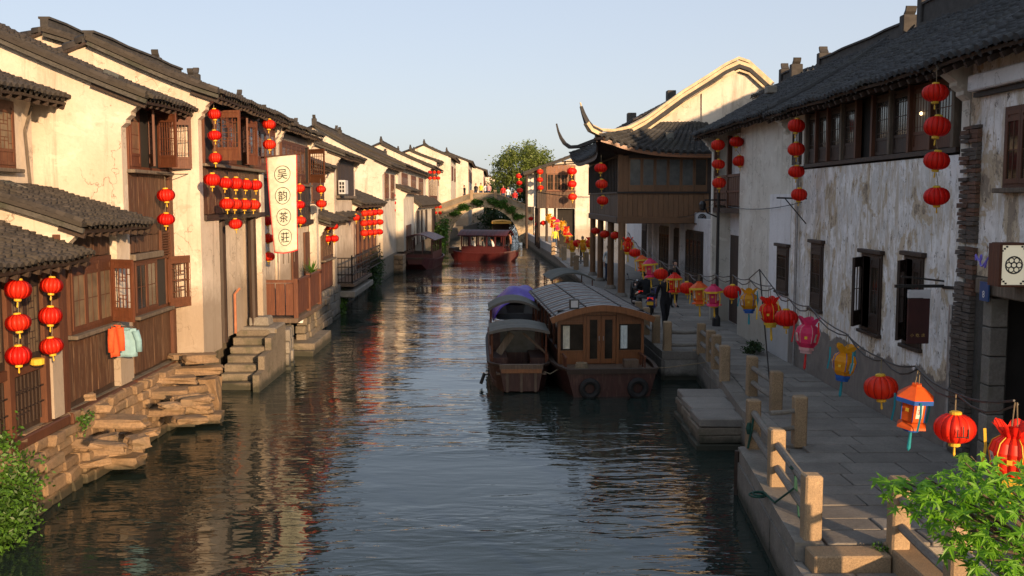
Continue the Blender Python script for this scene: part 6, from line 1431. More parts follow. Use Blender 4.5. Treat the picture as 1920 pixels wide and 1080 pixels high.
    for dx in (-.05, .05): b.tube([(dx, 0, 0.5), (dx * 0.4, 0, 0.95)], 0.012, 4)
    b.obj('hanger', 'rope', root)
    LPROTO[key] = root; root['_used'] = 0; return root
GF = 'festival lanterns on the cable above the quay'
FL = [  # px, py, Y, kind, size (m across), colours
    (1897, 850, 8.6, 'crown', 0.50, 'lantern_red', 'trim_yellow', 'trim_yellow', 'big red crown lantern cut by the right picture edge'),
    (1790, 803, 10.4, 'round', 0.42, 0, 0, 0, 'round red lantern with a black character behind the maple'),
    (1713, 760, 11.7, 'palace', 0.50, 'lantern_orange', 'trim_blue', 'trim_teal', 'orange six-sided lantern with blue fringes and pagoda top'),
    (1651, 726, 13.2, 'round', 0.44, 0, 0, 0, 'round red lantern between orange palace lantern and yellow crown lantern'),
    (1585, 678, 14.6, 'crown', 0.44, 'lantern_yellow', 'trim_blue', 'trim_teal', 'large golden yellow crown lantern with teal ribbons'),
    (1515, 626, 16.8, 'crown', 0.50, 'lantern_pink', 'cloth_pink', 'cloth_red', 'bright pink crown lantern with red ribbons'),
    (1476, 597, 18.0, 'round', 0.42, 0, 0, 0, 'round red lantern touching the pink crown lantern'),
    (1446, 583, 18.7, 'crown', 0.50, 'lantern_red', 'trim_yellow', 'trim_yellow', 'red crown lantern under the cable peak'),
    (1403, 562, 20.0, 'crown', 0.44, 'lantern_yellow', 'trim_blue', 'trim_teal', 'smaller golden crown lantern left of the cable peak'),
    (1373, 547, 21.3, 'round', 0.40, 0, 0, 0, 'round red lantern beside the smaller golden crown lantern'),
    (1340, 553, 22.4, 'palace', 0.48, 'lantern_pink', 'trim_yellow', 'trim_yellow', 'pinkish red palace lantern with yellow tassels'),
    (1312, 549, 23.6, 'palace', 0.46, 'lantern_orange', 'trim_yellow', 'trim_yellow', 'orange palace lantern between round and pinkish lanterns'),
    (1290, 540, 24.8, 'round', 0.40, 0, 0, 0, 'round red lantern just right of the man in black'),
    (1266, 530, 26.2, 'palace', 0.48, 'lantern_red', 'trim_yellow', 'trim_yellow', 'glowing red palace lantern hiding the head of man in black'),
    (1238, 514, 27.8, 'round', 0.40, 0, 0, 0, 'round red lantern above the parked motorcycle'),
    (1220, 502, 29.4, 'palace', 0.46, 'lantern_pink', 'trim_yellow', 'trim_yellow', 'reddish palace lantern above the motorcycle rider'),
    (1205, 493, 31.0, 'palace', 0.46, 'lantern_orange', 'trim_yellow', 'trim_yellow', 'orange palace lantern above the parked scooter'),
    (1190, 474, 33.0, 'round', 0.42, 0, 0, 0, 'round red lantern before the teahouse doors'),
    (1177, 460, 35.0, 'crown', 0.50, 'lantern_red', 'trim_yellow', 'trim_yellow', 'red crown lantern at the nearest teahouse column'),
    (1106, 455, 55.0, 'crown', 0.60, 'lantern_red', 'trim_yellow', 'trim_yellow', 'far red crown lantern behind the teahouse columns'),
    (1094, 460, 57.0, 'crown', 0.60, 'lantern_yellow', 'trim_yellow', 'trim_yellow', 'far yellow lantern right of the distant cluster'),
    (1082, 456, 59.0, 'round', 0.55, 0, 0, 0, 'far round red lantern low in the distant cluster'),
    (1074, 461, 61.0, 'crown', 0.60, 'lantern_yellow', 'trim_yellow', 'trim_yellow', 'far yellow lantern low in the distant cluster'),
    (1066, 446, 63.0, 'palace', 0.60, 'lantern_red', 'trim_yellow', 'trim_yellow', 'far red palace lantern in the distant cluster'),
    (1062, 434, 66.0, 'crown', 0.65, 'lantern_red', 'trim_yellow', 'trim_yellow', 'far red crown lantern in the distant cluster'),
    (1055, 423, 70.0, 'crown', 0.65, 'lantern_yellow', 'trim_yellow', 'trim_yellow', 'far yellow lantern above the person in yellow'),
    (1046, 421, 72.0, 'palace', 0.65, 'lantern_pink', 'trim_yellow', 'trim_yellow', 'far pink palace lantern above the person in yellow'),
    (1038, 416, 75.0, 'palace', 0.65, 'lantern_red', 'trim_yellow', 'trim_yellow', 'far red palace lantern near the red bay'),
    (1030, 409, 78.0, 'crown', 0.65, 'lantern_yellow', 'trim_yellow', 'trim_yellow', 'farthest yellow lantern of the quay cable')]
cable = []
for px, py, Y, kind, size, mn, tr_, rb, lab in FL:
    p = at_y(px, py, Y)
    if kind == 'round':
        lantern(p, size, lab, GF); cable.append(p + V(0, 0, size * 0.9)); b = MB(); b.tube([p + V(0, 0, size * .4), p + V(0, 0, size * .9)], 0.007, 4); tag(b.obj('cord', 'rope'), 'cord of the ' + ' '.join(lab.split()[:12]), 'cord', 'lantern cords')
    else: o = lantern(p, size, lab, GF, fancy(kind, mn, tr_, rb), rot=rnd(-.4, .4)); cable.append(p + V(0, 0, size * 0.95))
# character on the near round lantern
def glyph(ch, h, name, mat, root, fn):
    cu = bpy.data.curves.new('t', 'FONT'); cu.body = ch; cu.size = 1.0; to = bpy.data.objects.new('t', cu); COL.objects.link(to)
    me = bpy.data.meshes.new_from_object(to.evaluated_get(bpy.context.evaluated_depsgraph_get())); bpy.data.objects.remove(to)
    ys = [q.co.y for q in me.vertices]; xs = [q.co.x for q in me.vertices]; sc = h / (max(ys) - min(ys)); mx, my = (min(xs) + max(xs)) / 2, (min(ys) + max(ys)) / 2
    for q in me.vertices: q.co = fn((q.co.x - mx) * sc, (q.co.y - my) * sc)
    return link(name, me, mat, root)
pL = at_y(1790, 803, 10.4); mk = [o for o in COL.objects if o.get('label', '').startswith('round red lantern with a black')][0]
mk.rotation_euler = (0, 0, 0)
glyph('山', 0.30, 'character', 'ink', mk, lambda x, y: V(0.515 * math.sin(x * 2.2 - 0.05), -0.515 * math.cos(x * 2.2 - 0.05) * (1 - 0.9 * (y - 0.0) ** 2), y + 0.0))
# the cable with sagging strands
pts = sorted(cable, key=lambda p: p.y)
def strand(o, sag, label):
    P = []
    for a, c in zip(pts[:19], pts[1:19]):
        for q in range(4): t = q / 4; P.append(a * (1 - t) + c * t + o - V(0, 0, sag * math.sin(math.pi * t)))
    P.append(pts[18] + o); b = MB(); b.tube(P, 0.011, 5); tag(b.obj('cable', 'metal_black'), label, 'cable', 'cables over the quay')
strand(V(0, 0, 0.0), 0.05, 'upper black cable carrying the festival lanterns'); strand(V(0.05, 0.03, -0.04), 0.12, 'slack second black cable looping along the festival lanterns')
pk_ = at_y(1424, 505, 19.0); b = MB(); b.tube([pk_, V(5.3, 18.6, 0.8)], 0.014, 5); b.tube([pk_, pts[8]], 0.010, 5); b.tube([pk_, pts[7]], 0.010, 5); tag(b.obj('cable_stay', 'metal_black'), 'thin black stay holding the cable peak to the inner railing', 'cable')

# ------------------------------------------------------------------ things on the right wall and quay
lp = thing('street_lamp', 'black iron lamp post with crossbar beside the balcony bay', 'street lamp', (7.1, 31.4, 0.75))
b = MB(); b.lathe([(0.13, 0), (0.13, 0.25), (0.07, 0.35), (0.055, 1.2), (0.045, 4.3)], (7.1, 31.4, 0.75), 10); b.obj('post', 'metal_black', lp)
b = MB(); b.tube([(6.65, 31.4, 4.75), (7.45, 31.4, 4.75)], 0.025, 6); b.tube([(7.1, 31.4, 4.2), (6.75, 31.4, 4.35), (6.6, 31.4, 4.7)], 0.025, 6); b.obj('crossbar', 'metal_black', lp)
b = MB(); b.lathe([(0.0, 0.18), (0.05, 0.12), (0.03, 0.04), (0.05, 0)], (7.1, 31.4, 5.05), 8); b.obj('finial', 'metal_black', lp)
b = MB(); b.lathe([(0.05, 0), (0.10, 0.05), (0.12, 0.2), (0.06, 0.3)], (6.6, 31.4, 4.42), 8); b.obj('lamp_head', 'metal_black', lp)
def aircon(label, c, s, nx, mat='ac_white'):
    a = thing('air_conditioner', label, 'air conditioner', c); x, y, z = c
    if nx == 0:
        bx(a, (x - 0.42 * s, y - 0.15, z - 0.3 * s), (x + 0.42 * s, y + 0.15, z + 0.3 * s), mat, 'case', c=0.02)
        for r_ in (0.24, 0.16, 0.08): m = MB(); torus(m, (x - 0.05, y - 0.155, z), r_ * s, 0.012, 'y', 16, 4); m.obj('fan_guard', 'metal_grey', a)
        m = MB(); m.lathe([(0.0, 0), (0.25 * s, 0.002)], (0, 0, 0), 16); me = m.mesh(); me.transform(Matrix.Translation(Vector((x - .05, y - .152, z)) - org(a)) @ Matrix.Rotation(R(90), 4, 'X')); link('fan_opening', me, 'interior', a)
        bx(a, (x - 0.4 * s, y - 0.1, z - 0.36 * s), (x + 0.4 * s, y + 0.3, z - 0.31 * s), 'metal_black', 'bracket')
    else:
        bx(a, (x - 0.15, y - 0.42, z - 0.3), (x + 0.15, y + 0.42, z + 0.3), mat, 'case', c=0.02)
        for k in range(3): 
            for q in range(2): bx(a, (x - 0.1 + q * 0.12, y - 0.44, z - 0.22 + k * 0.16), (x - 0.02 + q * 0.12, y - 0.42, z - 0.1 + k * 0.16), 'interior', 'vent')
        bx(a, (x - 0.2, y - 0.4, z - 0.36), (x + 0.15, y + 0.4, z - 0.31), 'metal_black', 'bracket')
aircon('white air conditioner with round fan under the teahouse', (8.55, 40.65, 4.02), 0.72, 0)
aircon('white air conditioner below the dark boarded bay', (-6.5, 43.5, 5.3), 1.0, 1)
# hanging maroon board
hs = thing('hanging_sign', 'dark maroon hanging signboard on a black bracket', 'sign', (6.9, 16.1, 3.2))
bx(hs, (6.72, 15.93, 2.42), (7.08, 15.97, 3.16), 'sign_maroon', 'board', c=0.008); bx(hs, (6.72, 15.92, 3.17), (7.08, 15.98, 3.30), 'ac_white', 'head_panel')
for k, ch in enumerate('小吃店'): glyph(ch, 0.055, 'character', 'gold', hs, lambda x, y, k=k: V(6.80 + 0.09 * k + x, 15.925, 2.56 + y) - org(hs))
b = MB(); b.bar((7.3, 15.95, 3.36), (6.5, 15.95, 3.36), 0.05); b.bar((7.3, 15.95, 3.44), (6.6, 15.95, 3.52), 0.03); b.bar((7.3, 15.95, 3.34), (7.3, 15.0, 3.40), 0.05); b.obj('bracket', 'metal_black', hs)
# light box with round lattice emblem
lbx = thing('light_box_sign', 'cream light box sign with round lattice emblem above the doorway', 'sign', (7.05, 13.5, 3.6))
bx(lbx, (6.87, 13.36, 3.60), (7.25, 13.62, 4.14), 'lamp_cream', 'box'); 
for a, c in (((6.85, 13.34, 3.58), (6.89, 13.64, 4.16)), ((7.23, 13.34, 3.58), (7.27, 13.64, 4.16)), ((6.89, 13.34, 3.57), (7.23, 13.64, 3.60)), ((6.89, 13.34, 4.14), (7.23, 13.64, 4.17))): bx(lbx, a, c, 'wood_red', 'frame')
m = MB()
for k in range(7):
    a = 2 * math.pi * k / 6; c = (7.06, 13.352, 3.87) if k == 6 else (7.06 + 0.072 * math.cos(a), 13.352, 3.87 + 0.072 * math.sin(a)); torus(m, c, 0.036, 0.007, 'y', 12, 4)
torus(m, (7.06, 13.352, 3.87), 0.115, 0.009, 'y', 20, 4)
for sx in (-1, 1):
    for sz in (-1, 1):
        for q in range(3): m.box((7.06 + sx * (0.165 - q * 0.03) - .012, 13.345, 3.87 + sz * (0.25 - (2 - q) * 0.028) - .012), (7.06 + sx * (0.165 - q * 0.03) + .012, 13.358, 3.87 + sz * (0.25 - (2 - q) * 0.028) + .012))
tag(m.obj('emblem', 'metal_black', lbx), kind='stuff'); m = MB(); torus(m, (6.862, 13.49, 3.87), 0.08, 0.01, 'x', 14, 4); m.obj('side_emblem', 'metal_grey', lbx)
# violet neon squiggle and blue house number plate
m = MB(); P = []
for k in range(60): t = k / 59; P.append(V(7.16, 14.62 - 0.50 * t, 3.86) + V(0, 0.05 * math.sin(t * 22), 0.055 * math.sin(t * 28) + 0.05 * math.sin(t * 9)))
m.tube(P, 0.014, 5); tag(m.obj('neon_sign', 'neon_violet'), 'violet looping neon sign on the wall above the doorway', 'sign')
np_ = thing('number_plate', 'small blue house number plate beside the doorway', 'sign', (7.2, 14.35, 3.4)); bx(np_, (7.16, 14.22, 3.28), (7.18, 14.48, 3.56), 'plate_blue', 'plate')
glyph('8', 0.10, 'number', 'paint_white', np_, lambda x, y: V(7.155, 14.35 - x, 3.38 + y) - org(np_))
# washing on the left bank
def shirt(label, px, py, Y, mat, w_, h_, rot):
    c = at_y(px, py, Y); s_ = thing('shirt', label, 'shirt', c); d = V(math.cos(R(rot)), math.sin(R(rot)), 0); n_ = V(-d.y, d.x, 0)
    m = MB(); m.grid(lambda u, v: c + d * (w_ * (u - 0.5) * (1 - 0.12 * v)) + V(0, 0, h_ * (v - 0.5)) + n_ * 0.03 * math.sin(u * 7 + v * 3), 8, 8, 0.02); m.obj('body', mat, s_, True)
    for sg in (-1, 1): m = MB(); A = c + d * sg * w_ * 0.42 + V(0, 0, h_ * 0.42); m.tube([A, A + d * sg * w_ * 0.14 - V(0, 0, h_ * 0.35), A + d * sg * w_ * 0.16 - V(0, 0, h_ * 0.75)], [0.07, 0.06, 0.055], 8); m.obj('sleeve', mat, s_, True)
    m = MB(); torus(m, c + V(0, 0, h_ * 0.5), w_ * 0.16, 0.018, 'z', 10, 5); m.obj('collar', mat, s_)
shirt('orange red shirt hung out to dry on the second annex', 218, 640, 17.6, 'shirt_orange', 0.20, 0.55, 60); shirt('pale blue shirt hung out to dry beside the orange one', 238, 643, 18.3, 'shirt_blue', 0.36, 0.52, 20)
b = MB(); b.tube([at_y(212, 612, 17.4), at_y(252, 613, 19.0)], 0.012, 5); tag(b.obj('drying_pole', 'wood_grey'), 'thin bamboo drying pole holding the two shirts', 'pole')
m = MB(); c = at_y(70, 679, 14.6); m.lathe([(0.06, -0.05), (0.10, -0.03), (0.10, 0.05), (0.07, 0.06)], c, 12); tag(m.obj('yellow_bowl', 'trim_yellow'), 'small yellow bowl below the nearest red lanterns', 'bowl')
# flower pots and buckets on the little stair beside the balcony
def pot(label, px, py, Y, r_, mat, plant=None):
    c = at_y(px, py, Y); p = thing('flower_pot' if plant else 'bucket', label, 'pot' if plant else 'bucket', c)
    m = MB(); m.lathe([(r_ * 0.7, -r_), (r_, r_ * 0.8), (r_ * 1.08, r_ * 0.8), (r_ * 1.08, r_), (r_ * 0.9, r_)], c, 12); m.obj('vessel', mat, p)
    if plant:
        m = MB()
        for k in range(60):
            a = rnd(0, 6.3); e = rnd(0.2, 1.4); l = rnd(0.5, 1.6) * r_ * 2; d = V(math.cos(a) * math.cos(e), math.sin(a) * math.cos(e), math.sin(e)); t = V(-d.y, d.x, 0).normalized() * r_ * 0.12; q = c + V(0, 0, r_)
            m.add([q, q + d * l * .6 + t, q + d * l, q + d * l * .6 - t], [(0, 1, 2, 3)])
        tag(m.obj('leaves', 'leaf_bush', p), kind='stuff')
pot('terracotta pot with green plant on the ledge past the balcony', 585, 524, 34.5, 0.20, 'terracotta', True)
pot('red plastic bucket under the potted plant', 567, 540, 33.5, 0.20, 'plastic_red'); pot('green rimmed white bucket on the bank stones', 575, 556, 33.0, 0.17, 'paint_white')
pot('white enamel basin on the bank stones', 568, 580, 31.5, 0.15, 'paint_white'); pot('small white pail at the water steps', 563, 598, 31.0, 0.12, 'paint_white'); pot('green plastic pail on the shelf', 590, 545, 34.3, 0.14, 'plastic_green')
# litter at the heap and dark railing on the terrace
m = MB(); c = at_y(243, 728, 20.3); m.lathe([(0.0, -0.05), (0.10, -0.04), (0.12, 0.05), (0.05, 0.08)], c, 8); tag(m.obj('green_bag', 'plastic_green'), 'scrap of green plastic lying on the stone stack', 'litter')
def dark_rail(label, pts, z0, z1, n_b):
    t = thing('iron_railing', label, 'railing', (pts[0][0], pts[0][1], z0))
    for a, c in zip(pts, pts[1:]):
        A, C = V(a[0], a[1], z0), V(c[0], c[1], z0)
        for zz in (0.05, (z1 - z0) * .35, (z1 - z0) * .65, z1 - z0): m = MB(); m.bar(A + V(0, 0, zz), C + V(0, 0, zz), 0.05); m.obj('rail', 'wood_black', t)
        for k in range(n_b + 1): m = MB(); q = A + (C - A) * k / n_b; m.bar(q, q + V(0, 0, z1 - z0 + (0.12 if k in (0, n_b) else 0)), 0.05 if k in (0, n_b) else 0.03); m.obj('baluster', 'wood_black', t)
    m = MB(); m.box((-6.9, 41.1, 1.18), (-5.75, 47.2, 1.30)); m.obj('terrace_floor', 'wood_deck', t) if 'terrace' in label else None
    return t
dark_rail('black terrace railing over the water before the lantern grid', [(-6.85, 41.2), (-5.85, 41.2), (-5.85, 47.0)], 1.3, 2.35, 7)
dark_rail('dark lattice railing below the lantern grid', [(-6.2, 47.4), (-6.2, 54.5)], 1.3, 2.3, 14)
m = MB(); m.cbox((-6.9, 40.9, 0.75), (-5.7, 47.2, 1.0), 0.03); tag(m.obj('stone_beam', 'stone_grey'), 'projecting stone slab under the black terrace railing', 'slab')
# square stone quay where the red boat is tied
sq = thing('stone_quay', 'square stone block quay in front of the moored red boat', 'quay', (-7, 67, 0))
for k in range(5):
    for q in range(4): m = MB(); o = 0.35 if k % 2 else 0.0; m.cbox((-8.3 + q * 0.62 + (o if q else 0), 64.4, -0.3 + k * 0.30), (-8.3 + (q + 1) * 0.62 + (o if q < 3 else 0) - 0.02, 66.5, -0.02 + k * 0.30), 0.02, 0.012); m.obj('stone', 'stone_warm', sq)
# sagging overhead wires strung between the houses
def wire(label, a, c, sag, r=0.010):
    A, C = Vector(a), Vector(c); b = MB(); b.tube([A + (C - A) * (k / 10) - V(0, 0, sag * 4 * (k / 10) * (1 - k / 10)) for k in range(11)], r, 4); tag(b.obj('overhead_wire', 'metal_black'), label, 'wire', 'overhead wires')
wire('thin wire sagging from the shuttered house to the lantern house', (-6.9, 20.2, 5.32), (-6.3, 23.4, 5.5), 0.10)
wire('thin wire along the grey wall from bracket to balcony bay', (7.2, 23.2, 4.7), (7.2, 30.5, 4.55), 0.12)
wire('thin wire from the lamp post to the teahouse beam', (7.1, 31.4, 4.75), (7.6, 40.9, 4.05), 0.15)
wire('thin wire across the red bay house front', (3.7, 82.0, 5.4), (8.2, 82.0, 5.0), 0.1, 0.02)
wire('thin wire between the banner house and white corner post', (-6.6, 29.0, 5.2), (-6.4, 36.8, 4.6), 0.15)
# ------------------------------------------------------------------ people
def person(label, loc, rz_, top='cloth_black', legs='cloth_black', pose='walk', h=1.70, arm=None, group=None, hide_low=False):
    """one continuous skinned figure; local +(-Y) is forwards, feet on z=0"""
    J = {}; E = []
    def j(n, p, r, par=None):
        J[n] = (Vector(p), r)
        if par: E.append((par, n))
    sit = pose in ('sit', 'ride'); st = 0.22 if pose == 'walk' else 0.03
    hz_ = 0.92 if not sit else 0.50
    j('pelvis', (0, 0, hz_), (0.150, 0.105)); j('waist', (0, -0.01, hz_ + 0.16), (0.130, 0.095), 'pelvis'); j('chest', (0, -0.02 - (0.06 if sit else 0), hz_ + 0.38), (0.155, 0.108), 'waist')
    j('neckb', (0, -0.02 - (0.08 if sit else 0), hz_ + 0.53), (0.070, 0.07), 'chest'); j('neck', (0, -0.04 - (0.09 if sit else 0), hz_ + 0.59), (0.052, 0.055), 'neckb')
    hy = -0.06 - (0.10 if sit else 0)
    j('jaw', (0, hy - 0.015, hz_ + 0.645), (0.062, 0.072), 'neck'); j('head', (0, hy, hz_ + 0.715), (0.076, 0.092), 'jaw'); j('crown', (0, hy + 0.005, hz_ + 0.765), (0.058, 0.07), 'head')
    for s_, n in ((-1, 'l'), (1, 'r')):
        sw = st * s_
        if pose == 'walk': kn = (0.085 * s_, -0.06 + sw * 0.4, 0.50); an = (0.085 * s_, 0.03 + sw * 0.95, 0.09 + (0.05 if s_ > 0 else 0))
        elif pose == 'stand': kn = (0.095 * s_, -0.02, 0.49); an = (0.10 * s_, 0.02, 0.08)
        elif pose == 'ride': kn = (0.20 * s_, -0.36, 0.42); an = (0.22 * s_, -0.26, 0.06 if s_ > 0 else 0.08)
        else: kn = (0.11 * s_, -0.42, hz_ - 0.02); an = (0.11 * s_, -0.40, 0.09)
        j('hip' + n, (0.09 * s_, 0.0, hz_ - 0.06), (0.098, 0.10), 'pelvis'); j('knee' + n, kn, (0.064, 0.066), 'hip' + n); j('ankle' + n, an, (0.043, 0.045), 'knee' + n)
        j('ball' + n, (an[0] + 0.01 * s_, an[1] - 0.13, an[2] - 0.045), (0.042, 0.032), 'ankle' + n); j('toe' + n, (an[0] + 0.012 * s_, an[1] - 0.20, an[2] - 0.055), (0.034, 0.024), 'ball' + n)
        sh = (0.185 * s_, -0.02 - (0.07 if sit else 0), hz_ + 0.475)
        if arm == 'forward' or pose == 'ride': el = (0.25 * s_, -0.22, hz_ + 0.26); wr = (0.24 * s_, -0.45, hz_ + 0.30)
        elif arm == 'chest': el = (0.25 * s_, -0.02, hz_ + 0.22); wr = (0.10 * s_, -0.24, hz_ + 0.34)
        else: el = (0.235 * s_, 0.02 - sw * 0.35, hz_ + 0.20); wr = (0.245 * s_, -0.06 - sw * 0.8, hz_ - 0.04)
        j('sh' + n, sh, (0.072, 0.072), 'chest'); j('el' + n, el, (0.047, 0.047), 'sh' + n); j('wr' + n, wr, (0.032, 0.030), 'el' + n)
        w_ = Vector(wr); d = (w_ - Vector(el)).normalized(); side = Vector((1, 0, 0)); nn = d.cross(side).normalized()
        j('palm' + n, w_ + d * 0.075, (0.040, 0.020), 'wr' + n)
        for k, (o, L) in enumerate(((-0.030, 0.075), (-0.010, 0.088), (0.010, 0.082), (0.030, 0.064))):
            b0 = w_ + d * 0.10 + nn * o; m_ = b0 + d * L * 0.5; j(f'f{k}{n}', m_, (0.0095, 0.0095), 'palm' + n); j(f'g{k}{n}', m_ + d * L * 0.42 - side * s_ * 0.022, (0.0085, 0.0085), f'f{k}{n}')
        t0 = w_ + d * 0.05 - nn * 0.035; j('th' + n, t0 + d * 0.015 - nn * 0.018, (0.011, 0.011), 'wr' + n); j('ti' + n, t0 + d * 0.055 - nn * 0.03, (0.009, 0.009), 'th' + n)
    names = list(J); ix = {n: i for i, n in enumerate(names)}
    me = bpy.data.meshes.new('b'); me.from_pydata([J[n][0] for n in names], [(ix[a], ix[c]) for a, c in E], [])
    ob = bpy.data.objects.new('b', me); COL.objects.link(ob); ob.modifiers.new('s', 'SKIN'); sk = me.skin_vertices[0].data
    for n in names: sk[ix[n]].radius = J[n][1]; sk[ix[n]].use_root = (n == 'pelvis')
    ob.modifiers[0].use_smooth_shade = True; sd = ob.modifiers.new('d', 'SUBSURF'); sd.levels = 1; sd.render_levels = 1
    bm_ = bpy.data.meshes.new_from_object(ob.evaluated_get(bpy.context.evaluated_depsgraph_get())); bpy.data.objects.remove(ob)
    for mname in (top, legs, 'skin', 'rubber'): bm_.materials.append(M[mname])
    hips = hz_ - 0.02; wl, wr2 = J['wrl'][0], J['wrr'][0]
    for p in bm_.polygons:
        c = p.center; hand = min((c - wl).length, (c - wr2).length, (c - J['palml'][0]).length, (c - J['palmr'][0]).length, (c - J['g1l'][0]).length, (c - J['g1r'][0]).length)
        foot = min((c - J[q][0]).length for q in ('anklel', 'ankler', 'balll', 'ballr', 'toel', 'toer'))
        if c.z > hz_ + 0.565: i = 2
        elif hand < 0.075: i = 2
        elif foot < 0.085: i = 3
        elif c.z > hips or abs(c.x) > 0.2 and c.z > hz_ - 0.1 and pose in ('walk', 'stand'): i = 0
        else: i = 1
        p.material_index = i; p.use_smooth = True
    r = thing('person', label, 'person', (0, 0, 0), group); o = link('body', bm_, None, r)
    # hair: a cap over the skull, with face features
    m = MB(); hc = J['head'][0] + V(0, 0.012, 0.028)
    m.lathe([(0.02, -0.10), (0.068, -0.085), (0.088, -0.02), (0.088, 0.035), (0.062, 0.085), (0.0, 0.105)], (0, 0, 0), 12)
    vs = []
    for v in m.v:
        q = Vector(v); q.y *= 1.12
        if q.y < -0.03 and q.z < 0.045: q.y = -0.03 + (q.y + 0.03) * 0.15
        vs.append(tuple(q + hc))
    m.v = vs; m.obj('hair', 'hair', r, True)
    for s_ in (-1, 1):
        m = MB(); m.lathe([(0.0, -0.012), (0.012, 0), (0.0, 0.012)], J['head'][0] + V(0.03 * s_, -0.088, -0.005), 6); m.obj('eye', 'ink', r)
        m = MB(); m.lathe([(0.0, -0.032), (0.014, -0.01), (0.016, 0.012), (0.0, 0.03)], J['head'][0] + V(0.082 * s_, 0.005, -0.01), 6); m.obj('ear', 'skin', r)
    m = MB(); hd = J['head'][0]; m.add([hd + V(-.014, -.088, -.035), hd + V(.014, -.088, -.035), hd + V(0, -.118, -.032), hd + V(0, -.09, .012)], [(0, 2, 3), (2, 1, 3), (0, 1, 2)]); m.obj('nose', 'skin', r)
    m = MB(); m.box(hd + V(-.024, -.098, -.064), hd + V(.024, -.080, -.054)); m.obj('mouth', 'cloth_pink', r)
    k = h / 1.70; r.location = loc; r.rotation_euler = (0, 0, rz_); r.scale = (k, k, k); return r
pm = person('man in black clothes walking along the quay behind a palace lantern', (5.28, 30.4, 0.75), R(8), 'cloth_black', 'cloth_black', 'walk', 1.72)
person('rider in black sitting on the parked motorcycle', (5.35, 34.6, 0.95), R(190), 'cloth_black', 'cloth_grey', 'ride', 1.70)
person('dark haired person in black standing behind the motorcycle', (6.75, 37.0, 0.75), R(20), 'cloth_black', 'cloth_black', 'stand', 1.72)
person('person in white shirt and jeans standing under the teahouse', (5.65, 49.0, 0.75), R(30), 'cloth_white', 'cloth_denim', 'stand', 1.72)
person('person in yellow shirt walking near the far quay steps', (4.95, 80.0, 0.75), R(10), 'cloth_yellow', 'cloth_denim', 'walk', 1.72)
person('person in black and white standing beside the far lantern cluster', (5.6, 62.5, 0.75), R(0), 'cloth_black', 'cloth_black', 'stand', 1.68)
person('small person in white further along under far columns', (3.95, 92.0, 0.75), R(40), 'cloth_white', 'cloth_black', 'stand', 1.68)
person('person in pale clothes seated on the left stone quay', (-7.4, 65.6, 1.18), R(-60), 'cloth_pink', 'cloth_pink', 'sit', 1.66)
GB = 'people crossing the arched bridge'
for k, (x_, top, lab, dy) in enumerate(((-3.05, 'cloth_black', 'person in black at the left end of the bridge', 0.8), (-1.85, 'cloth_black', 'person in dark top right of the left bridge post', 1.2), (-1.3, 'cloth_yellow', 'person in yellow at the middle of the bridge', 0.7), (-0.85, 'cloth_white', 'person in white beside the one in yellow on the bridge', 1.4), (-0.45, 'cloth_pink', 'person in pink beside the right bridge post', 0.9), (1.05, 'cloth_red', 'person in red coming down the bridge', 0.8), (1.55, 'cloth_white', 'person in white behind the red one on the bridge', 1.2), (2.3, 'cloth_red', 'last person in red low on the bridge right side', 0.9))):
    person(lab, (x_, BY0 + dy + 0.3, dz(x_) + 0.0), R(rnd(-60, 60)), top, 'cloth_denim', 'walk', rnd(1.6, 1.75), group=GB)
bd = MB(); bd.prism([(x, BY0 + 0.1, z - 0.3) for x, z in DECK] + [(x, BY0 + 0.1, z - 0.003) for x, z in reversed(DECK)], (0, BY1 - BY0 - 0.3, 0)); bd.obj('deck', 'stone_slab', br)
person('boatman in brown standing at the bow of the mid canal boat', (1.35, 77.9, 0.42), R(-100), 'terracotta', 'cloth_black', 'stand', 1.7)
for k in range(3): person(['passenger in white at the front window of the mid canal boat', 'passenger in black in the middle of mid canal boat', 'passenger in white at the back of mid canal boat'][k], (-1.5 + k * 0.75, 78.8 - k * 0.25, 0.50), R(-100), ('cloth_white', 'cloth_grey', 'cloth_white')[k], 'cloth_denim', 'sit', 1.66)

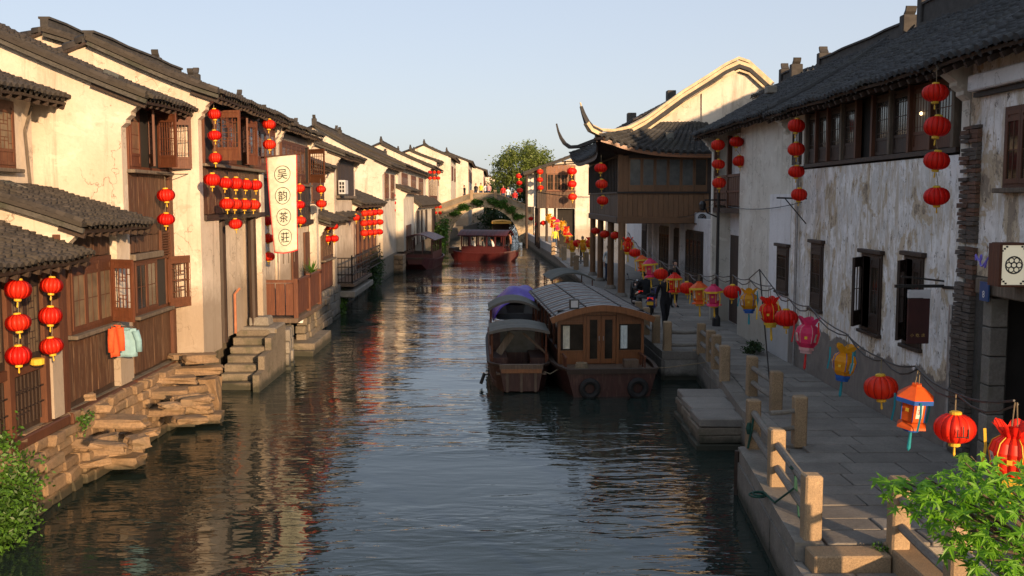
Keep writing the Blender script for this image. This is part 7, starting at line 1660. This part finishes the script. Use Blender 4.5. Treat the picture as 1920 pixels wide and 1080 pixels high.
# ------------------------------------------------------------------ scooter and motorcycle
def wheel(root, y, r_, w_):
    m = MB(); torus(m, (0, y, r_), r_ - 0.05, 0.055, 'x', 20, 8); t = m.obj('wheel', 'rubber', root)
    m = MB(); torus(m, (0, y, r_), r_ - 0.11, 0.015, 'x', 16, 6)
    m.obj('rim', 'metal_grey', t)
    for k in range(5): a = 2 * math.pi * k / 5; m = MB(); m.bar((0, y, r_), (0, y + (r_ - .1) * math.cos(a), r_ + (r_ - .1) * math.sin(a)), 0.03); m.obj('spoke', 'metal_grey', t)
def bike(label, loc, rz_, paint, scooter=True):
    b_ = thing('scooter' if scooter else 'motorcycle', label, 'scooter' if scooter else 'motorcycle', (0, 0, 0)); r_ = 0.24 if scooter else 0.29; wb_ = 0.62
    wheel(b_, -wb_, r_, 0.1); wheel(b_, wb_, r_, 0.1)
    m = MB(); m.sweep([(0, -0.30, 0.28), (0, 0.05, 0.24), (0, 0.30, 0.30)], 0.30, 0.08); m.obj('footboard', paint, b_)
    m = MB(); m.grid(lambda u, v: ((u - .5) * 0.36 * math.sin(math.pi * (0.25 + 0.5 * v)), 0.15 + 0.75 * v, 0.42 + 0.22 * math.sin(math.pi * u) + 0.12 * v), 8, 8, 0.16); m.obj('body', paint, b_, True)
    m = MB(); m.grid(lambda u, v: ((u - .5) * 0.30, -0.05 + 0.78 * v, 0.74 + 0.05 * math.sin(math.pi * u) + 0.06 * v * v), 6, 8, 0.09); m.obj('seat', 'rubber', b_, True)
    m = MB(); m.grid(lambda u, v: ((u - .5) * 0.38 * (1 - 0.3 * v), -0.36 - 0.12 * v - 0.08 * math.sin(math.pi * u), 0.28 + 0.62 * v), 8, 6, 0.04); m.obj('leg_shield', paint, b_, True)
    for s_ in (-1, 1): m = MB(); m.tube([(0.07 * s_, -0.42, 0.92), (0.06 * s_, -0.52, 0.55), (0.06 * s_, -wb_, r_)], 0.025, 6); m.obj('fork', 'metal_grey', b_)
    m = MB(); m.tube([(-0.33, -0.28, 1.0), (-0.2, -0.38, 1.02), (0, -0.42, 0.96), (0.2, -0.38, 1.02), (0.33, -0.28, 1.0)], 0.016, 6); m.obj('handlebar', 'metal_black', b_)
    for s_ in (-1, 1):
        m = MB(); m.tube([(0.22 * s_, -0.38, 1.02), (0.26 * s_, -0.38, 1.18)], 0.008, 5); mo = m.obj('mirror_stem', 'metal_black', b_); m = MB(); m.lathe([(0.0, -0.045), (0.05, 0), (0.0, 0.045)], (0.28 * s_, -0.38, 1.21), 8); m.obj('mirror', 'metal_black', mo)
    m = MB(); m.lathe([(0.0, -0.07), (0.08, -0.02), (0.08, 0.03), (0.0, 0.07)], (0, -0.50, 0.88), 10); m.obj('headlight', 'lamp_cream' if False else 'pane_grey', b_)
    bx(b_, (-0.10, 0.86, 0.62), (0.10, 0.91, 0.70), 'tail_light', 'tail_light'); bx(b_, (-0.11, 0.90, 0.44), (0.11, 0.915, 0.56), 'trim_yellow', 'licence_plate')
    m = MB(); m.sweep([(0, wb_ - .28, 0.50), (0, wb_, 2 * r_ + .05), (0, wb_ + .26, 0.42)], 0.13, 0.02); m.obj('mudguard', paint, b_)
    m = MB(); m.tube([(0.16, 0.2, 0.24), (0.17, 0.75, 0.28)], 0.045, 8); m.obj('exhaust', 'metal_grey', b_)
    bx(b_, (-0.17, 0.72, 0.84), (0.17, 1.0, 1.10), paint, 'top_box', c=0.03) if scooter else None
    b_.location = loc; b_.rotation_euler = (0, 0, rz_); return b_
bike('black scooter with red tail light parked before the teahouse', (5.35, 37.0, 0.755), R(183), 'scooter_black')
bike('violet blue motorcycle with a rider on the quay', (5.5, 34.4, 0.755), R(168), 'scooter_blue', False)

# ------------------------------------------------------------------ plants
def leafquads(centres, size, norm_bias=0.3, k=1):
    """little two-triangle leaves around centres (n,3)"""
    n = len(centres); d = np.random.normal(size=(n, 3)); d[:, 2] += norm_bias; d /= np.linalg.norm(d, axis=1, keepdims=True)
    a = np.cross(d, np.random.normal(size=(n, 3))); a /= np.linalg.norm(a, axis=1, keepdims=True); b = np.cross(d, a)
    s = size * np.random.uniform(0.6, 1.3, (n, 1)); v = np.stack([centres - a * s, centres + b * s * 0.45, centres + a * s, centres - b * s * 0.45], 1).reshape(-1, 3)
    return v, np.arange(n * 4).reshape(-1, 4)
def bush(name, label, c, rad, n, size, mat, cat='bush', clumps=14, stems=True, group=None, squash=(1, 1, 1)):
    r = thing(name, label, cat, tuple(c), group); cc = np.random.normal(size=(clumps, 3)); cc /= np.linalg.norm(cc, axis=1, keepdims=True); cc *= np.random.uniform(0.3, 0.85, (clumps, 1)) * rad
    w_ = np.random.randint(0, clumps, n); p = cc[w_] + np.random.normal(size=(n, 3)) * rad * 0.24; p *= np.array(squash); p += np.array(c)
    v, f = leafquads(p, size); np_mesh('foliage', v, [f], mat, r, kind='stuff')
    if stems:
        m = MB(); base = Vector(c) - Vector((0, 0, rad * squash[2]))
        for k in range(min(clumps, 10)): q = Vector(c) + Vector(cc[k] * np.array(squash)); m.tube([base, (base + q) / 2 + V(rnd(-.1, .1), rnd(-.1, .1), 0) * rad, q], [0.03 * rad, 0.02 * rad, 0.008 * rad], 5)
        tag(m.obj('stems', 'bark', r), kind='stuff')
    return r
bush('creeping_bush', 'dense green bush hanging over the bank at bottom left', (-6.95, 13.6, 0.62), 0.9, 9000, 0.042, 'leaf_bush', clumps=46, squash=(0.55, 1.15, 0.85))
bush('creeping_bush', 'upper shoots of green bush climbing to the lattice window', (-6.95, 13.0, 1.35), 0.6, 2600, 0.04, 'leaf_bush', clumps=22, squash=(0.5, 1.5, 0.6))
bush('creeping_bush', 'small tuft growing between bank stones at the nearest annex', (-6.8, 16.25, 1.15), 0.22, 260, 0.03, 'leaf_bush', clumps=8)
bush('creeping_bush', 'green clump overhanging the water below the black terrace', (-6.55, 41.5, 0.45), 0.65, 1600, 0.07, 'leaf_bush', squash=(0.6, 1.3, 0.8))
bush('creeping_bush', 'tall green creeper on the bank before the square quay', (-6.5, 54, 0.95), 0.9, 2400, 0.08, 'leaf_dark', squash=(0.5, 2.2, 1.3), clumps=24)
bush('creeping_bush', 'dark green creeper at the left foot of the bridge', (-5.35, 101, 1.4), 1.3, 2600, 0.14, 'leaf_bush', squash=(0.7, 1.5, 1.3), clumps=22)
GBP = 'plants growing on the bridge'
for k, (x_, z_, rd) in enumerate(((-3.2, 4.05, 0.55), (-1.7, 4.55, 0.55), (0.0, 4.6, 0.75), (0.9, 4.3, 0.75), (1.8, 3.7, 0.6), (-4.0, 3.4, 0.5), (2.6, 3.0, 0.5))):
    bush('bridge_plant', ['green tuft left on the bridge arch', 'green tuft left of the bridge crown', 'big green tuft at the bridge crown', 'green creeper right of the bridge crown', 'creeper hanging on the right arch of bridge', 'small tuft low on the left of bridge', 'small tuft low on the right of bridge'][k], (x_, BY0 - 0.15, z_), rd, 700, 0.11, 'leaf_bush', 'plant', 10, True, GBP, (1.2, 0.5, 0.7))
def tree(label, base, h, crad, n, size, mat, squash=(1, 1, 0.8), clumps=60):
    t = thing('leafy_tree', label, 'tree', tuple(base)); B = Vector(base); top = B + V(0, 0, h)
    m = MB(); m.tube([B, B + V(0.1, 0, h * .3), B + V(0.0, .1, h * .62), top - V(0, 0, crad * .3)], [h * .035, h * .028, h * .02, h * .008], 8)
    cl = []
    for k in range(clumps):
        a = rnd(0, 6.28); e = math.acos(rnd(-0.75, 1)) ; q = V(math.sin(e) * math.cos(a), math.sin(e) * math.sin(a), math.cos(e)) * rnd(0.55, 1.0) * crad
        cl.append(top + V(q.x * squash[0], q.y * squash[1], q.z * squash[2] - crad * .25))
    m.obj('trunk', 'bark', t); m = MB()
    for q in cl[:26]: s_ = B + V(0, 0, h * rnd(.45, .75)); m.tube([s_, (s_ + q) / 2 + V(0, 0, -.05 * h), q], [h * .012, h * .008, h * .003], 5)
    m.obj('limbs', 'bark', t)
    cl = np.array([tuple(q) for q in cl]); w_ = np.random.randint(0, clumps, n); p = cl[w_] + np.random.normal(size=(n, 3)) * crad * 0.13
    v, f = leafquads(p, size); np_mesh('crown', v, [f], mat, t, kind='stuff'); return t
tree('round leafy tree standing beyond the bridge', (4.2, 136, 0.7), 9.0, 3.6, 16000, 0.17, 'leaf_tree', (1.15, 1, 0.95), 120)
tree('lower dark tree filling the gap behind the bridge right end', (5.6, 128, 0.7), 5.6, 2.6, 5000, 0.16, 'leaf_dark', (1.3, 1, 0.8), 60)
tree('dark trees added to darken the view through the bridge arch', (0.5, 172, 0.2), 5.0, 4.2, 6000, 0.22, 'leaf_dark', (1.2, 1, 0.9), 70)  # trees added so that the arch opening looks dark
bush('waterside_bush', 'dark waterside bushes added to darken the bridge arch opening', (1.5, 150, 1.6), 2.2, 3000, 0.2, 'leaf_dark', squash=(1.8, 1, 0.9), clumps=30)  # bushes added low down, also to darken the arch opening
# maple in the foreground: star-shaped leaves, the front ones each an object
mp = thing('maple_tree', 'bright green maple with star-shaped leaves in the right foreground', 'tree', (3.95, 5.9, 0.55))
lf = MB(); P = []
for k, (a, L) in enumerate(((0, 1.0), (50, 0.86), (105, 0.55), (-105, 0.55), (-50, 0.86))): P.append((a, L))
ang = sorted(P); ring = []
for k, (a, L) in enumerate(ang):
    t = R(a + 90); ring.append((math.cos(t) * L, math.sin(t) * L, -0.16 * L)); t1 = R(a + 90 - 13) ; t2 = R(a + 90 + 13)
    ring[-1:] = [(math.cos(t1) * L * .52, math.sin(t1) * L * .52, 0.0), (math.cos(t) * L, math.sin(t) * L, -0.22 * L), (math.cos(t2) * L * .52, math.sin(t2) * L * .52, 0.0)]
    if k < len(ang) - 1: tm = R((a + ang[k + 1][0]) / 2 + 90); ring.append((math.cos(tm) * .30, math.sin(tm) * .30, 0.03))
lf.add([(0, -0.02, 0.05)] + ring, [(0, i + 1, i + 2) for i in range(len(ring) - 1)]); LEAF = lf.mesh(); LEAF.materials.append(M['leaf_maple'])
tips = []
def crown_tip(px, py, Y): return at_y(px, py, Y)
twigs = MB()
spots = [(1700, 905, 5.1), (1735, 895, 5.0), (1770, 915, 4.9), (1810, 868, 5.1), (1850, 880, 5.0), (1890, 910, 4.9), (1750, 945, 5.2), (1800, 940, 5.0), (1850, 940, 4.9), (1900, 960, 4.8), (1790, 985, 5.1), (1840, 1000, 4.9), (1890, 1010, 4.8), (1850, 1050, 4.9), (1900, 1060, 4.8), (1720, 930, 5.2), (1830, 960, 5.3), (1880, 985, 5.2), (1940, 930, 4.9), (1950, 1000, 4.9), (1960, 1060, 5.0), (1870, 900, 5.3), (1910, 880, 5.3), (1690, 912, 5.1), (1815, 905, 4.8), (1765, 970, 5.1), (1810, 1020, 5.1), (1870, 1075, 4.9), (1930, 1090, 4.8), (1820, 855, 5.2)]
trunk_top = V(3.25, 5.4, 2.6)
m = MB(); m.tube([(3.95, 5.9, 0.5), (3.8, 5.75, 1.4), (3.45, 5.5, 2.2), trunk_top], [0.09, 0.075, 0.055, 0.04], 8); m.obj('trunk', 'bark', mp)
for s_ in spots:
    q = at_y(*s_); mid = trunk_top * 0.45 + q * 0.55 + V(0, 0, 0.05); twigs.tube([trunk_top, mid, q], [0.018, 0.010, 0.004], 5)
twigs.obj('limbs', 'bark', mp); cnt = 0; lv = []
for s_ in spots:
    q = at_y(*s_)
    for k in range(20):
        p = q + V(rnd(-1, 1) * .13 + 0.04, rnd(-1, 1) * .20, rnd(-1, 1) * .07 - 0.05); lv.append(p)
lv.sort(key=lambda p: p.y)
allv, allf = [], []
base = np.array([v.co[:] for v in LEAF.vertices]); faces = np.array([list(p.vertices) for p in LEAF.polygons])
for i, p in enumerate(lv):
    sc = rnd(0.040, 0.092); rot = Matrix.Rotation(rnd(0, 6.28), 3, 'Z'); tl = Matrix.Rotation(rnd(-.7, .7) + 0.25, 3, 'X') @ Matrix.Rotation(rnd(-.6, .6), 3, 'Y'); mt = tl @ rot
    if i < 290:
        o = bpy.data.objects.new('leaf', LEAF); COL.objects.link(o); o.parent = mp; o.location = p - org(mp); o.rotation_euler = mt.to_euler(); o.scale = (sc, sc, sc)
    else:
        allv.append((np.array(mt) @ (base * sc).T).T + np.array(p)); allf.append(faces + (len(allv) - 1) * len(base))
np_mesh('crown', np.concatenate(allv), [np.concatenate(allf)], 'leaf_maple', mp, kind='stuff')
bush('creeping_bush', 'little weed tuft at the granite step below the railing', (4.45, 11.05, 0.74), 0.10, 160, 0.02, 'leaf_bush', clumps=6, stems=False)
bush('creeping_bush', 'mossy plant heap on the quay against the grey wall', (6.75, 25.6, 0.92), 0.32, 900, 0.035, 'leaf_dark', clumps=16, squash=(0.8, 1.4, 0.6))
